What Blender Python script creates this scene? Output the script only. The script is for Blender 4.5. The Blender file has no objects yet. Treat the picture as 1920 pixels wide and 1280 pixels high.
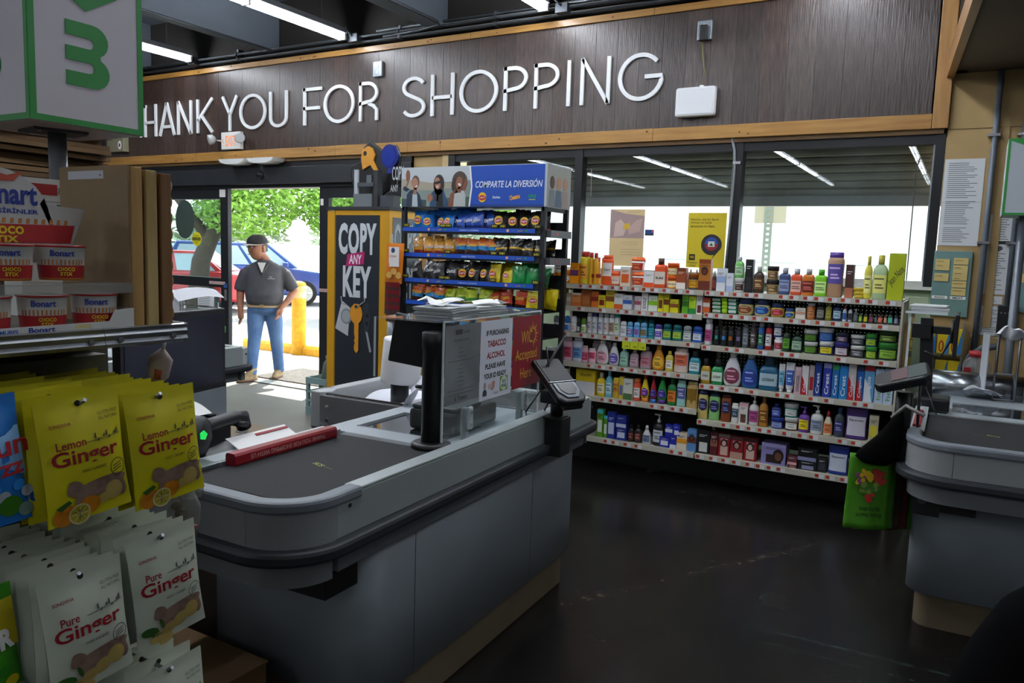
import bpy, math, random
from mathutils import Matrix, Vector
rnd = random.Random(7)
SC = bpy.context.scene
COL = SC.collection
PI = math.pi

# ---------------------------------------------------------------- camera, sky, sun, exposure
cd = bpy.data.cameras.new('camera'); cam = bpy.data.objects.new('camera', cd); COL.objects.link(cam)
cd.sensor_width = 36.0; cd.lens = 1460 / 1920 * 36; cd.clip_start = 0.05; cd.clip_end = 400
rx, ux, fx = (0.86284448, 0.50438792, 0.03304901), (-0.08495115, 0.08024987, 0.99314816), (-0.49827975, 0.85973995, -0.11209149)
cam.matrix_world = Matrix(((rx[0], ux[0], -fx[0], 0), (rx[1], ux[1], -fx[1], 0), (rx[2], ux[2], -fx[2], 1.6), (0, 0, 0, 1)))
SC.camera = cam
w = bpy.data.worlds.new('sky'); SC.world = w; w.use_nodes = True
bg = w.node_tree.nodes['Background']; bg.inputs[0].default_value = (0.80, 0.90, 1.0, 1); bg.inputs[1].default_value = 4.0
sl = bpy.data.lights.new('sun', 'SUN'); sun = bpy.data.objects.new('sun', sl); COL.objects.link(sun)
sl.energy = 13.0; sl.angle = 0.01; sl.color = (1, 0.95, 0.86)
sun.rotation_euler = Vector((0.30, -0.62, -1.0)).to_track_quat('-Z', 'Y').to_euler()
TUBE = 42.0                      # emission of the front bank of ceiling tubes
TUBE2 = 46.0                     # bank in the middle of the store
TUBE4 = 8.0                      # tubes turned down for the light balance
TUBE3 = 24.0                     # banks at the right and at the back of the store
vs = SC.view_settings; vs.view_transform = 'Standard'; vs.look = 'None'; vs.gamma = 1; vs.exposure = 0.35; vs.use_curve_mapping = False

# ---------------------------------------------------------------- materials
def lin(h):
    if not isinstance(h, str): return tuple(h) + (1,)
    o = []
    for i in (0, 2, 4):
        c = int(h[i:i + 2], 16) / 255
        o.append(c / 12.92 if c <= 0.04045 else ((c + 0.055) / 1.055) ** 2.4)
    return tuple(o) + (1,)
MATS = {}
def M(h, rough=0.5, metal=0.0, noise=0.0, scale=20.0, emit=0.0, alpha=1.0, trans=0.0, coat=0.0, stretch=None, c2=None, bump=0.0, spec=0.5):
    key = (h, rough, metal, noise, scale, emit, alpha, trans, coat, stretch, c2, bump, spec)
    if key in MATS: return MATS[key]
    m = bpy.data.materials.new('m_%s_%d' % (h if isinstance(h, str) else 'c', len(MATS))); m.use_nodes = True
    nt = m.node_tree; b = nt.nodes['Principled BSDF']
    b.inputs['Base Color'].default_value = lin(h); b.inputs['Roughness'].default_value = rough; b.inputs['Metallic'].default_value = metal
    b.inputs['Specular IOR Level'].default_value = spec
    if coat: b.inputs['Coat Weight'].default_value = coat; b.inputs['Coat Roughness'].default_value = 0.08
    if trans: b.inputs['Transmission Weight'].default_value = trans; b.inputs['IOR'].default_value = 1.2
    if alpha < 1: b.inputs['Alpha'].default_value = alpha
    if emit: b.inputs['Emission Color'].default_value = lin(h); b.inputs['Emission Strength'].default_value = emit
    if noise or c2 or bump:
        tc = nt.nodes.new('ShaderNodeTexCoord'); mp = nt.nodes.new('ShaderNodeMapping'); nz = nt.nodes.new('ShaderNodeTexNoise')
        nt.links.new(tc.outputs['Object'], mp.inputs['Vector']); nt.links.new(mp.outputs['Vector'], nz.inputs['Vector'])
        if stretch: mp.inputs['Scale'].default_value = stretch
        nz.inputs['Scale'].default_value = scale; nz.inputs['Detail'].default_value = 5
        cr = nt.nodes.new('ShaderNodeValToRGB'); nt.links.new(nz.outputs['Fac'], cr.inputs['Fac'])
        a = lin(h); d = lin(c2) if c2 else tuple(x * (1 - noise) for x in a[:3]) + (1,)
        cr.color_ramp.elements[0].position = 0.32; cr.color_ramp.elements[1].position = 0.68
        cr.color_ramp.elements[0].color = d; cr.color_ramp.elements[1].color = a
        nt.links.new(cr.outputs['Color'], b.inputs['Base Color'])
        if bump:
            bp = nt.nodes.new('ShaderNodeBump'); bp.inputs['Strength'].default_value = bump; bp.inputs['Distance'].default_value = 0.01
            nt.links.new(nz.outputs['Fac'], bp.inputs['Height']); nt.links.new(bp.outputs['Normal'], b.inputs['Normal'])
    MATS[key] = m
    return m
def glassmat(name, tint, ior=1.45, rough=0.0, haze=0.0, hazec='ffffff'):
    if name in MATS: return MATS[name]
    m = bpy.data.materials.new(name); m.use_nodes = True; nt = m.node_tree; nt.nodes.clear()
    out = nt.nodes.new('ShaderNodeOutputMaterial'); tr = nt.nodes.new('ShaderNodeBsdfTransparent'); gl = nt.nodes.new('ShaderNodeBsdfGlossy')
    ge = nt.nodes.new('ShaderNodeNewGeometry'); dt = nt.nodes.new('ShaderNodeVectorMath'); dt.operation = 'DOT_PRODUCT'; mx = nt.nodes.new('ShaderNodeMixShader')
    nt.links.new(ge.outputs['Normal'], dt.inputs[0]); nt.links.new(ge.outputs['Incoming'], dt.inputs[1])
    def mth(op, a, b=None):
        n = nt.nodes.new('ShaderNodeMath'); n.operation = op
        for i, q in enumerate((a, b)):
            if isinstance(q, (int, float)): n.inputs[i].default_value = q
            elif q is not None: nt.links.new(q, n.inputs[i])
        return n.outputs[0]
    f0 = ((ior - 1) / (ior + 1)) ** 2            # Schlick reflectance of a thin sheet, the same from both sides
    fres = mth('ADD', mth('MULTIPLY', mth('POWER', mth('SUBTRACT', 1.0, mth('ABSOLUTE', dt.outputs['Value'])), 5.0), 1 - f0), f0)
    tr.inputs[0].default_value = lin(tint); gl.inputs['Roughness'].default_value = rough
    nt.links.new(fres, mx.inputs[0]); nt.links.new(tr.outputs[0], mx.inputs[1]); nt.links.new(gl.outputs[0], mx.inputs[2])
    last = mx
    if haze:
        df = nt.nodes.new('ShaderNodeBsdfDiffuse'); df.inputs[0].default_value = lin(hazec)
        m2 = nt.nodes.new('ShaderNodeMixShader'); m2.inputs[0].default_value = haze
        nt.links.new(mx.outputs[0], m2.inputs[1]); nt.links.new(df.outputs[0], m2.inputs[2]); last = m2
    nt.links.new(last.outputs[0], out.inputs[0]); MATS[name] = m
    return m
WHITE = M('e9e9e6', 0.5); BLACK = M('0c0c0e', 0.45); PRINTK = M('151515', 0.6); PAPER = M('d9dbe0', 0.75)
CHROME = M('c8c8cc', 0.22, 1.0); STEEL = M('9a9ca0', 0.38, 1.0); GALV = M('7e858c', 0.4, 0.7)
GREYPL = M('8d9294', 0.45, noise=0.08, scale=6); DARKPL = M('17181a', 0.5)
PANE = glassmat('pane', 'eef3f3', 1.5); ACRY = glassmat('acrylic', 'f2f6f6', 1.4, haze=0.035)
CLEAR = glassmat('clear_plastic', 'e8e8e4', 1.4, 0.08, haze=0.12)

# ---------------------------------------------------------------- mesh helpers
class MB:
    def __init__(s): s.v = []; s.f = []; s.m = []; s.ms = []; s.sm = []
    def mi(s, m):
        if m not in s.ms: s.ms.append(m)
        return s.ms.index(m)
    def add(s, vs, fs, m, smooth=False):
        o = len(s.v); k = s.mi(m); s.v += [tuple(p) for p in vs]
        for f in fs: s.f.append([i + o for i in f]); s.m.append(k); s.sm.append(smooth)
        return s
    def box(s, x0, x1, y0, y1, z0, z1, m, mf=None, ax=None):
        vs = [(x0, y0, z0), (x1, y0, z0), (x1, y1, z0), (x0, y1, z0), (x0, y0, z1), (x1, y0, z1), (x1, y1, z1), (x0, y1, z1)]
        if ax is not None: vs = [ax @ Vector(p) for p in vs]
        return s.add(vs, [(0, 3, 2, 1), (4, 5, 6, 7), (0, 1, 5, 4), (1, 2, 6, 5), (2, 3, 7, 6), (3, 0, 4, 7)], m)
    def prism(s, poly, a, b, m, axis='z', smooth=False):
        # poly: 2D points; extruded from a to b along axis (z: xy poly, y: xz poly, x: yz poly)
        def q(p, t): return {'z': (p[0], p[1], t), 'y': (p[0], t, p[1]), 'x': (t, p[0], p[1])}[axis]
        n = len(poly); vs = [q(p, a) for p in poly] + [q(p, b) for p in poly]
        fs = [tuple(range(n))[::-1], tuple(range(n, 2 * n))]
        s.add(vs, fs, m); o = len(s.v) - 2 * n; k = s.mi(m)
        for i in range(n):
            j = (i + 1) % n; s.f.append([o + i, o + j, o + n + j, o + n + i]); s.m.append(k); s.sm.append(smooth)
        return s
    def loft(s, rings, m, n=14, p=2.0, c=(0, 0), caps=True, smooth=True):
        # rings: (rx, ry, z[, mat[, cx, cy]]) ; superellipse exponent p
        vs = []; ms = []
        for r in rings:
            cx = c[0] + (r[4] if len(r) > 4 else 0); cy = c[1] + (r[5] if len(r) > 5 else 0)
            for i in range(n):
                a = 2 * PI * i / n + PI / n; ca, sa = math.cos(a), math.sin(a)
                vs.append((cx + r[0] * math.copysign(abs(ca) ** (2 / p), ca), cy + r[1] * math.copysign(abs(sa) ** (2 / p), sa), r[2]))
            ms.append(r[3] if len(r) > 3 and r[3] else m)
        o = len(s.v); s.v += vs
        for k in range(len(rings) - 1):
            mk = s.mi(ms[k])
            for i in range(n):
                j = (i + 1) % n
                s.f.append([o + k * n + i, o + k * n + j, o + (k + 1) * n + j, o + (k + 1) * n + i]); s.m.append(mk); s.sm.append(smooth)
        if caps:
            s.f.append([o + i for i in range(n)][::-1]); s.m.append(s.mi(ms[0])); s.sm.append(False)
            e = o + (len(rings) - 1) * n; s.f.append([e + i for i in range(n)]); s.m.append(s.mi(ms[-1])); s.sm.append(False)
        return s
    def tube(s, pts, r, m, n=8, smooth=True, caps=True):
        pts = [Vector(p) for p in pts]; o = len(s.v); k = s.mi(m); N = len(pts); prev = None
        for i, p in enumerate(pts):
            t = (pts[min(i + 1, N - 1)] - pts[max(i - 1, 0)]).normalized()
            if prev is None:
                u = t.orthogonal().normalized()
            else:
                u = prev - t * prev.dot(t); u = u.normalized() if u.length > 1e-6 else t.orthogonal().normalized()
            prev = u; v = t.cross(u); rr = r[i] if isinstance(r, (list, tuple)) else r
            for a in range(n):
                q = p + u * (rr * math.cos(2 * PI * a / n)) + v * (rr * math.sin(2 * PI * a / n)); s.v.append(tuple(q))
        for i in range(N - 1):
            for a in range(n):
                b = (a + 1) % n; s.f.append([o + i * n + a, o + i * n + b, o + (i + 1) * n + b, o + (i + 1) * n + a]); s.m.append(k); s.sm.append(smooth)
        if caps:
            s.f.append([o + a for a in range(n)][::-1]); s.m.append(k); s.sm.append(False)
            s.f.append([o + (N - 1) * n + a for a in range(n)]); s.m.append(k); s.sm.append(False)
        return s
    def grid(s, fn, nu, nv, m, smooth=True, mf=None, close=False):
        o = len(s.v)
        for j in range(nv + 1):
            for i in range(nu + 1): s.v.append(tuple(fn(i / nu, j / nv)))
        for j in range(nv):
            for i in range(nu):
                a = o + j * (nu + 1) + i; s.f.append([a, a + 1, a + nu + 2, a + nu + 1])
                s.m.append(s.mi(mf(i / nu, j / nv) if mf else m)); s.sm.append(smooth)
        return s
    def ball(s, c, r, m, nu=14, nv=9):
        c = Vector(c); r = (r, r, r) if not isinstance(r, (tuple, list)) else r
        def fn(u, v):
            a = 2 * PI * u; b = PI * (v - 0.5)
            return (c.x + r[0] * math.cos(a) * math.cos(b), c.y + r[1] * math.sin(a) * math.cos(b), c.z + r[2] * math.sin(b))
        return s.grid(fn, nu, nv, m)
    def xf(s, mat): s.v = [tuple(mat @ Vector(p)) for p in s.v]; return s
    def mesh(s, name):
        me = bpy.data.meshes.new(name); me.from_pydata(s.v, [], s.f)
        for m in s.ms: me.materials.append(m)
        me.polygons.foreach_set('material_index', s.m); me.polygons.foreach_set('use_smooth', s.sm); me.update()
        return me
    def ob(s, name, parent=None, loc=(0, 0, 0), rz=0.0, rot=None, bev=0):
        return mkob(name, s.mesh(name), parent, loc, rz, rot, bev)
def mkob(name, me, parent=None, loc=(0, 0, 0), rz=0.0, rot=None, bev=0):
    o = bpy.data.objects.new(name, me); COL.objects.link(o); o.location = loc
    o.rotation_euler = rot if rot else (0, 0, rz)
    if parent: o.parent = parent
    if bev:
        b = o.modifiers.new('b', 'BEVEL'); b.width = bev; b.segments = 2; b.limit_method = 'ANGLE'; b.angle_limit = 0.7
    return o
def box(name, x0, x1, y0, y1, z0, z1, m, parent=None, bev=0, **k): return MB().box(x0, x1, y0, y1, z0, z1, m).ob(name, parent, bev=bev, **k)
def tag(o, label, cat, group=None):
    o['label'] = label; o['category'] = cat
    if group: o['group'] = group
    return o
def thing(name, label, cat, loc=(0, 0, 0), rz=0.0, group=None):
    o = bpy.data.objects.new(name, None); COL.objects.link(o); o.location = loc; o.rotation_euler = (0, 0, rz); o.empty_display_size = 0.05
    return tag(o, label, cat, group)
def struct(o, label=None, kind='structure'):
    o['kind'] = kind
    if label: o['label'] = label
    return o
def copytree(o, parent=None):
    c = o.copy(); COL.objects.link(c); c.parent = parent
    for ch in list(o.children): copytree(ch, c)
    return c
# print (flat lettering): collected, turned into meshes in one go at the end
TXT = []
FRONT = (PI / 2, 0, 0); RIGHT = (PI / 2, 0, PI / 2)
def text(s, w, h, m, parent, loc, rot=FRONT, name='lettering', bold=0.0, ext=0.0, shear=0.0, drape=None, spin=0.0, mirror=False):
    TXT.append((s, w, h, m, parent, loc, rot, name, bold, ext, shear, drape, spin, mirror))
def finish_text():
    cache = {}; tmp = {}
    for t in TXT:
        k = (t[0], t[8], t[10])
        if k in tmp: continue
        c = bpy.data.curves.new('t', 'FONT'); c.body = t[0]; c.size = 1; c.offset = t[8]; c.shear = t[10]; c.resolution_u = 3; c.align_x = 'CENTER'; c.space_line = 0.95; c.space_character = 1.1 if t[8] > 0.038 else 1.0
        o = bpy.data.objects.new('t', c); COL.objects.link(o); tmp[k] = o
    dg = bpy.context.evaluated_depsgraph_get()
    base = {}
    for k, o in tmp.items():
        me = bpy.data.meshes.new_from_object(o.evaluated_get(dg))
        base[k] = ([v.co.copy() for v in me.vertices], [list(p.vertices) for p in me.polygons])
        bpy.data.meshes.remove(me)
    for o in tmp.values():
        c = o.data; bpy.data.objects.remove(o); bpy.data.curves.remove(c)
    for s, w, h, m, parent, loc, rot, name, bold, ext, shear, drape, spin, mirror in TXT:
        vs, fs = base[(s, bold, shear)]
        if not vs: continue
        key = (s, bold, shear, round(w, 5), round(h or 0, 5), ext, m.name, spin, mirror) if drape is None else None
        me = cache.get(key) if key else None
        if me is None:
            x0 = min(v.x for v in vs); x1 = max(v.x for v in vs); y0 = min(v.y for v in vs); y1 = max(v.y for v in vs)
            kx = w / (x1 - x0); ky = (h / (y1 - y0)) if h else kx
            P = [Vector(((v.x - (x0 + x1) / 2) * kx * (-1 if mirror else 1), (v.y - (y0 + y1) / 2) * ky, 0)) for v in vs]
            if spin: P = [Matrix.Rotation(spin, 3, 'Z') @ p for p in P]
            F = [list(f) for f in fs]
            if drape: P = [Vector((p.x, p.y, drape(p.x, p.y))) for p in P]
            if ext:
                n = len(P); edges = {}
                for f in F:
                    for a, b in zip(f, f[1:] + f[:1]): edges[(a, b)] = 1
                P2 = P + [p + Vector((0, 0, -ext)) for p in P]
                side = [[b, a, a + n, b + n] for (a, b) in edges if (b, a) not in edges]
                P, F = P2, F + side
            me = bpy.data.meshes.new(name); me.from_pydata(P, [], F); me.materials.append(m); me.update()
            if key: cache[key] = me
        mkob(name, me, parent, loc, rot=rot)

# ================================================================ the setting
YW = 6.30
# ---- floor: black polished slab with a scuffed seam, greyer where the entrance traffic has worn it
def floor_material():
    m = bpy.data.materials.new('floor_black'); m.use_nodes = True; nt = m.node_tree; b = nt.nodes['Principled BSDF']
    N = nt.nodes.new; L = nt.links.new
    tc = N('ShaderNodeTexCoord'); nz = N('ShaderNodeTexNoise'); nz.inputs['Scale'].default_value = 2.2; nz.inputs['Detail'].default_value = 8
    L(tc.outputs['Object'], nz.inputs['Vector'])
    cr = N('ShaderNodeValToRGB'); cr.color_ramp.elements[0].color = lin('0f0e0d'); cr.color_ramp.elements[1].color = lin('1d1b1a'); L(nz.outputs['Fac'], cr.inputs['Fac'])
    sx = N('ShaderNodeSeparateXYZ'); L(tc.outputs['Object'], sx.inputs[0])
    def math_(op, a, c=None, clamp=False):
        n = N('ShaderNodeMath'); n.operation = op; n.use_clamp = clamp
        for i, q in enumerate((a, c)):
            if q is None: continue
            if isinstance(q, (int, float)): n.inputs[i].default_value = q
            else: L(q, n.inputs[i])
        return n.outputs[0]
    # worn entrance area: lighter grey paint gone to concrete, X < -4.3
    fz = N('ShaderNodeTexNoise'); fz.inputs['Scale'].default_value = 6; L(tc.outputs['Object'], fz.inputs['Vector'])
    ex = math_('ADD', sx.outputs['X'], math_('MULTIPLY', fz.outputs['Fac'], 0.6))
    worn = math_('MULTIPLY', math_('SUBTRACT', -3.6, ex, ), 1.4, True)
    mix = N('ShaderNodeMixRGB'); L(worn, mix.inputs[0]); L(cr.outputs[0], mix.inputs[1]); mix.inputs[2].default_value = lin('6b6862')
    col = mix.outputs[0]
    hi = N('ShaderNodeTexNoise'); hi.inputs['Scale'].default_value = 28; hi.inputs['Detail'].default_value = 6; L(tc.outputs['Object'], hi.inputs['Vector'])
    def seam(p, q, width, colr, thr, gain):
        nonlocal col
        dx, dy = q[0] - p[0], q[1] - p[1]; ln = math.hypot(dx, dy); dx /= ln; dy /= ln
        ax = math_('SUBTRACT', sx.outputs['X'], p[0]); ay = math_('SUBTRACT', sx.outputs['Y'], p[1])
        along = math_('ADD', math_('MULTIPLY', ax, dx), math_('MULTIPLY', ay, dy))
        off = math_('ABSOLUTE', math_('ADD', math_('MULTIPLY', ax, -dy), math_('MULTIPLY', ay, dx)))
        inn = math_('MULTIPLY', math_('GREATER_THAN', along, 0.0), math_('LESS_THAN', along, ln))
        band = math_('MULTIPLY', math_('LESS_THAN', off, width), inn)
        g = math_('MULTIPLY', math_('SUBTRACT', hi.outputs['Fac'], thr), gain, True)
        f = math_('MULTIPLY', band, g)
        mm = N('ShaderNodeMixRGB'); L(f, mm.inputs[0]); L(col, mm.inputs[1]); mm.inputs[2].default_value = lin(colr); col = mm.outputs[0]
    seam((-1.50, 3.10), (-0.60, 4.66), 0.024, '4a4234', 0.50, 7)
    seam((-0.70, 3.24), (-0.74, 3.97), 0.012, '26332e', 0.45, 4)
    seam((-0.705, 3.395), (0.2, 3.42), 0.010, '2c3a36', 0.40, 5)
    seam((-0.705, 3.27), (0.2, 3.30), 0.005, '2c3a36', 0.40, 5)
    L(col, b.inputs['Base Color'])
    rr = N('ShaderNodeMapRange'); rr.inputs['To Min'].default_value = 0.16; rr.inputs['To Max'].default_value = 0.34; L(nz.outputs['Fac'], rr.inputs['Value'])
    rw = math_('ADD', rr.outputs[0], math_('MULTIPLY', worn, 0.3)); L(rw, b.inputs['Roughness'])
    b.inputs['Specular IOR Level'].default_value = 0.35
    return m
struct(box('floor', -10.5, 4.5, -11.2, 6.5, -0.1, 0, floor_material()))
CEILM = M('525a63', 0.75, noise=0.25, scale=1.2)
ce = struct(box('ceiling', -10.5, 4.5, -11.2, 6.5, 4.25, 4.4, CEILM))
stem = MB().box(-0.09, 0.09, -11.2, 6.32, 3.72, 4.25, M('5c646d', 0.75, noise=0.2, scale=1.5)).mesh('ceiling_beam')
for x in (-9.05, -6.83, -4.58, -2.33, -0.08, 2.2): mkob('ceiling_beam', stem, ce, (x, 0, 0))
TAN = M('b09567', 0.8, c2='9c8155', scale=3.0); DARKFR = M('1c1d20', 0.4, 0.3); WALLG = M('77797a', 0.9, noise=0.1, scale=2)
wf = struct(box('wall_front', -10.5, -0.2, 6.335, 6.5, 2.53, 4.25, M('2a2623', 0.9)))
box('entrance_pillar', -4.86, -4.43, 6.32, 6.5, 0, 2.53, TAN, wf); box('pillar_edge', -4.50, -4.43, 6.30, 6.5, 0, 2.53, M('bfa57a', 0.8, noise=0.1), wf)
box('wall_base', -4.43, -0.21, 6.32, 6.5, 0, 1.44, M('a9bd9c', 0.85, noise=0.08), wf)
box('wall_end', -10.5, -9.45, 6.32, 6.5, 0, 2.53, M('5a5248', 0.9), wf)
wr2 = struct(box('wall_front_right', -0.207, 4.5, 6.30, 6.5, 0, 4.25, TAN))
box('panel_joint', -0.2, 4.5, 6.297, 6.301, 2.553, 2.558, M('6d5838', 0.9), wr2)
box('panel_batten', 0.11, 0.16, 6.29, 6.30, 1.2, 2.555, TAN, wr2)
struct(box('wall_left', -10.65, -10.5, -11.2, 6.5, 0, 4.25, WALLG)); struct(box('wall_right', 4.5, 4.65, -11.2, 6.5, 0, 4.25, WALLG)); struct(box('wall_back', -10.5, 4.5, -11.35, -11.2, 0, 4.25, WALLG))
# lowered brown ceiling at the right with a wooden edge board
so = struct(MB().prism([(-0.2, 6.3), (-0.04, 4.4), (4.5, 4.4), (4.5, 6.3)], 2.93, 3.05, M('4a3a26', 0.85, c2='38291a', scale=1.5), 'z').ob('ceiling_right'))
dv = Vector((-0.04 + 0.2, 4.4 - 6.3)).normalized(); nv = Vector((-dv.y, dv.x)) * (-1)
MB().prism([(-0.2, 6.3), (-0.04, 4.4), (-0.04 - 0.045 * abs(nv.x), 4.4 - 0.045 * nv.y), (-0.2 - 0.045 * abs(nv.x), 6.295)], 2.90, 3.07, M('8a6230', 0.55, c2='6d4a22', scale=8, stretch=(1, 0.2, 1)), 'z').ob('edge_board', so)
box('soffit_upstand', -0.2, -0.12, 6.2, 6.30, 2.93, 3.9, M('3b2f24', 0.8), so)
# ---- dark laminate sign wall: vertical planks
WOODS = [M('4a3830', 0.34, c2='2a1f1b', scale=9, stretch=(9, 1, 0.7), bump=0.35), M('50423c', 0.33, c2='322826', scale=10, stretch=(8, 1, 0.6), bump=0.35), M('433530', 0.36, c2='261d1a', scale=8, stretch=(10, 1, 0.8), bump=0.35)]
sw = thing('sign_wall', 'dark brown wood plank panel above the entrance and windows', 'wall panel', (0, 6.31, 2.66))
pm = [MB().box(0, 0.1985, 0, 0.024, 0, 0.925, k).mesh('plank') for k in WOODS]
x = -9.92; i = 0
while x < -0.33:
    mkob('plank', pm[rnd.randrange(3)], sw, (x, rnd.uniform(-0.001, 0.001), 0)); x += 0.2; i += 1
PINE = M('a97d3c', 0.5, c2='8f6328', scale=5, stretch=(0.5, 4, 6), coat=0.15); PINED = M('6f5228', 0.6, c2='553b1a', scale=5, stretch=(0.5, 4, 6)); PINEV = M('a67b42', 0.5, c2='8d6330', scale=5, stretch=(6, 4, 0.5), coat=0.15); KNOT = M('4a2c12', 0.6)
def trim(name, label): return struct(thing(name, label, 'trim'))
for nm, z0, z1, y0, joints, mm in (('trim_1', 2.562, 2.665, 6.26, (-9.92, -8.05, -5.85, -4.9, -4.5, -2.35, -0.309), PINE), ('trim_2', 3.58, 3.638, 6.285, (-9.92, -7.0, -4.2, -2.4, -0.3), PINE)):
    t = bpy.data.objects.new(nm, None); COL.objects.link(t); struct(t)
    for a, b in zip(joints, joints[1:]):
        o = box('board', a + 0.001, b - 0.001, y0, 6.32, z0, z1 + rnd.uniform(-0.002, 0.002), mm, t, bev=0.003)
    for k in range(16):
        kx = rnd.uniform(-9.5, -0.4); kz = rnd.uniform(z0 + 0.02, z1 - 0.015); r = rnd.uniform(0.004, 0.010)
        MB().prism([(kx + r * 1.3 * math.cos(a * PI / 4), kz + r * math.sin(a * PI / 4)) for a in range(8)], y0 - 0.0008, y0 + 0.002, KNOT, 'y').ob('knot', t)
t = bpy.data.objects.new('trim_3', None); COL.objects.link(t); struct(t)
MB().prism([(-0.308, 2.562), (-0.207, 2.562), (-0.207, 3.9), (-0.308, 3.9)], 6.262, 6.30, PINEV, 'y').ob('board', t, bev=0.003)
box('board', -9.92, -0.23, 6.285, 6.33, 2.528, 2.561, PINED, t)
# ---- windows: dark aluminium frames, three panes
for n, (a, b) in enumerate(((-4.43, -3.035), (-3.035, -1.645), (-1.645, -0.215))):
    wv = bpy.data.objects.new('window_%d' % (n + 1), None); COL.objects.link(wv); struct(wv)
    l = 0.075 if n == 0 else 0.037; r = 0.06 if n == 2 else 0.037
    box('frame', a, a + l, 6.30, 6.40, 1.46, 2.528, DARKFR, wv); box('frame', b - r, b, 6.30, 6.40, 1.46, 2.528, DARKFR, wv)
    box('frame', a + l, b - r, 6.31, 6.40, 2.462, 2.528, DARKFR, wv); box('frame', a + l, b - r, 6.31, 6.40, 1.462, 1.50, M('c9ccc8', 0.4, 0.5), wv)
    box('glazing_bead', b - r - 0.012, b - r, 6.33, 6.39, 1.50, 2.462, M('8e9297', 0.35, 0.7), wv)
    box('pane', a + l, b - r, 6.355, 6.361, 1.50, 2.462, PANE, wv)
    box('sill', a, b, 6.27, 6.45, 1.438, 1.461, M('d3d5cb', 0.6), wv)
# ---- sliding entrance doors
DK = M('25272b', 0.4, 0.4); DK2 = M('141518', 0.45, 0.3)
d1 = bpy.data.objects.new('door_1', None); COL.objects.link(d1); struct(d1)
box('door_header', -9.45, -4.86, 6.27, 6.48, 2.285, 2.47, M('2d3034', 0.45, 0.4, noise=0.1, scale=3), d1, bev=0.004)
box('header_cover', -9.45, -4.86, 6.30, 6.5, 2.47, 2.53, DK2, d1); box('track', -9.45, -4.86, 6.31, 6.46, 2.245, 2.285, DK2, d1)
box('frame_post', -9.45, -9.32, 6.30, 6.46, 0, 2.25, DK, d1); box('frame_post', -4.93, -4.86, 6.28, 6.46, 0, 2.53, DK2, d1)
def leaf(x0, x1, y, st_l, st_r):
    lf = bpy.data.objects.new('door_leaf', None); COL.objects.link(lf); lf.parent = d1
    box('stile', x0, x0 + st_l, y, y + 0.05, 0, 2.245, DK, lf); box('stile', x1 - st_r, x1, y, y + 0.05, 0, 2.245, DK, lf)
    for z0, z1 in ((0, 0.2), (1.08, 1.19), (2.13, 2.245)): box('rail', x0 + st_l, x1 - st_r, y + 0.002, y + 0.048, z0, z1, DK, lf)
    for z0, z1 in ((0.2, 1.08), (1.19, 2.13)): box('pane', x0 + st_l, x1 - st_r, y + 0.022, y + 0.028, z0, z1, PANE, lf)
    return lf
l1 = leaf(-9.32, -7.60, 6.33, 0.08, 0.13); l2 = leaf(-6.135, -4.93, 6.33, 0.13, 0.08)
l3 = leaf(-9.25, -7.68, 6.40, 0.08, 0.11)
MB().prism([(-8.396 + 0.18 * math.cos(k * PI / 14), 1.885 + 0.235 * math.sin(k * PI / 14)) for k in range(28)], 6.344, 6.347, M('3a4a42', 0.5), 'y').ob('round_decal', l1)
dc = MB().prism([(-8.18 + 0.083 * math.cos(k * PI / 12), 1.65 + 0.085 * math.sin(k * PI / 12)) for k in range(24)], 6.341, 6.344, M('d9cf18', 0.5), 'y').ob('caution_decal', l1)
text('AUTOMATIC', 0.10, 0.016, PRINTK, l1, (-8.18, 6.340, 1.69)); box('decal_band', -8.255, -8.105, 6.3395, 6.341, 1.632, 1.668, PRINTK, l1); text('CAUTION', 0.13, 0.022, M('d9cf18', 0.5), l1, (-8.18, 6.339, 1.65)); text('DOOR', 0.06, 0.016, PRINTK, l1, (-8.18, 6.340, 1.61))
for lf, xx in ((l1, -7.80), (l2, -6.00)):
    box('push_label', xx - 0.14, xx + 0.14 if xx < -7 else xx + 0.2, 6.3285, 6.331, 1.115, 1.150, M('c9b3b0', 0.6), lf)
    text('IN EMERGENCY PUSH TO OPEN', 0.25, 0.018, M('9c2020', 0.6), lf, (xx, 6.328, 1.1325))
box('lock_plate', -7.66, -7.62, 6.32, 6.33, 0.93, 1.06, CHROME, l1); box('blue_sticker', -7.68, -7.62, 6.326, 6.33, 1.08, 1.13, M('28518a', 0.5), l1)
box('white_sticker', -7.74, -7.64, 6.326, 6.33, 2.15, 2.24, WHITE, l1); box('white_sticker', -6.12, -6.08, 6.326, 6.33, 2.05, 2.12, WHITE, l2)
np_ = box('posted_notice', -8.17, -7.88, 6.342, 6.345, 0.80, 1.03, PAPER, l1)
for k in range(9): box('text_line', -8.15, -7.92 - rnd.random() * 0.04, 6.3405, 6.342, 0.995 - k * 0.022, 1.000 - k * 0.022, M('6b7076', 0.8), l1)
MB().ball((-6.977, 6.262, 2.385), (0.05, 0.04, 0.045), DK2).ob('motion_sensor', d1)
box('threshold', -7.6, -6.135, 6.30, 6.48, 0, 0.012, M('6d6f70', 0.4, 0.7), d1)
# ---- outside: pavement, kerb, street
CONC = M('bdb7aa', 0.9, noise=0.12, scale=3); ASPH = M('8d8b89', 0.95, noise=0.15, scale=8)
gr = struct(box('floor_pavement', -45, 25, 6.5, 11.0, -0.12, -0.002, CONC)); struct(box('floor_street', -90, 60, 11.0, 95, -0.12, -0.02, ASPH))
tag(box('entrance_canopy', -10.5, -4.6, 6.5, 7.3, 2.36, 2.9, M('d8c8a4', 0.9)), 'beige canopy slab over the entrance outside', 'canopy')
cv = struct(box('wall_outside', -10.5, 4.5, 6.5, 6.52, 3.1, 5, M('cbbf9f', 0.9)))
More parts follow.
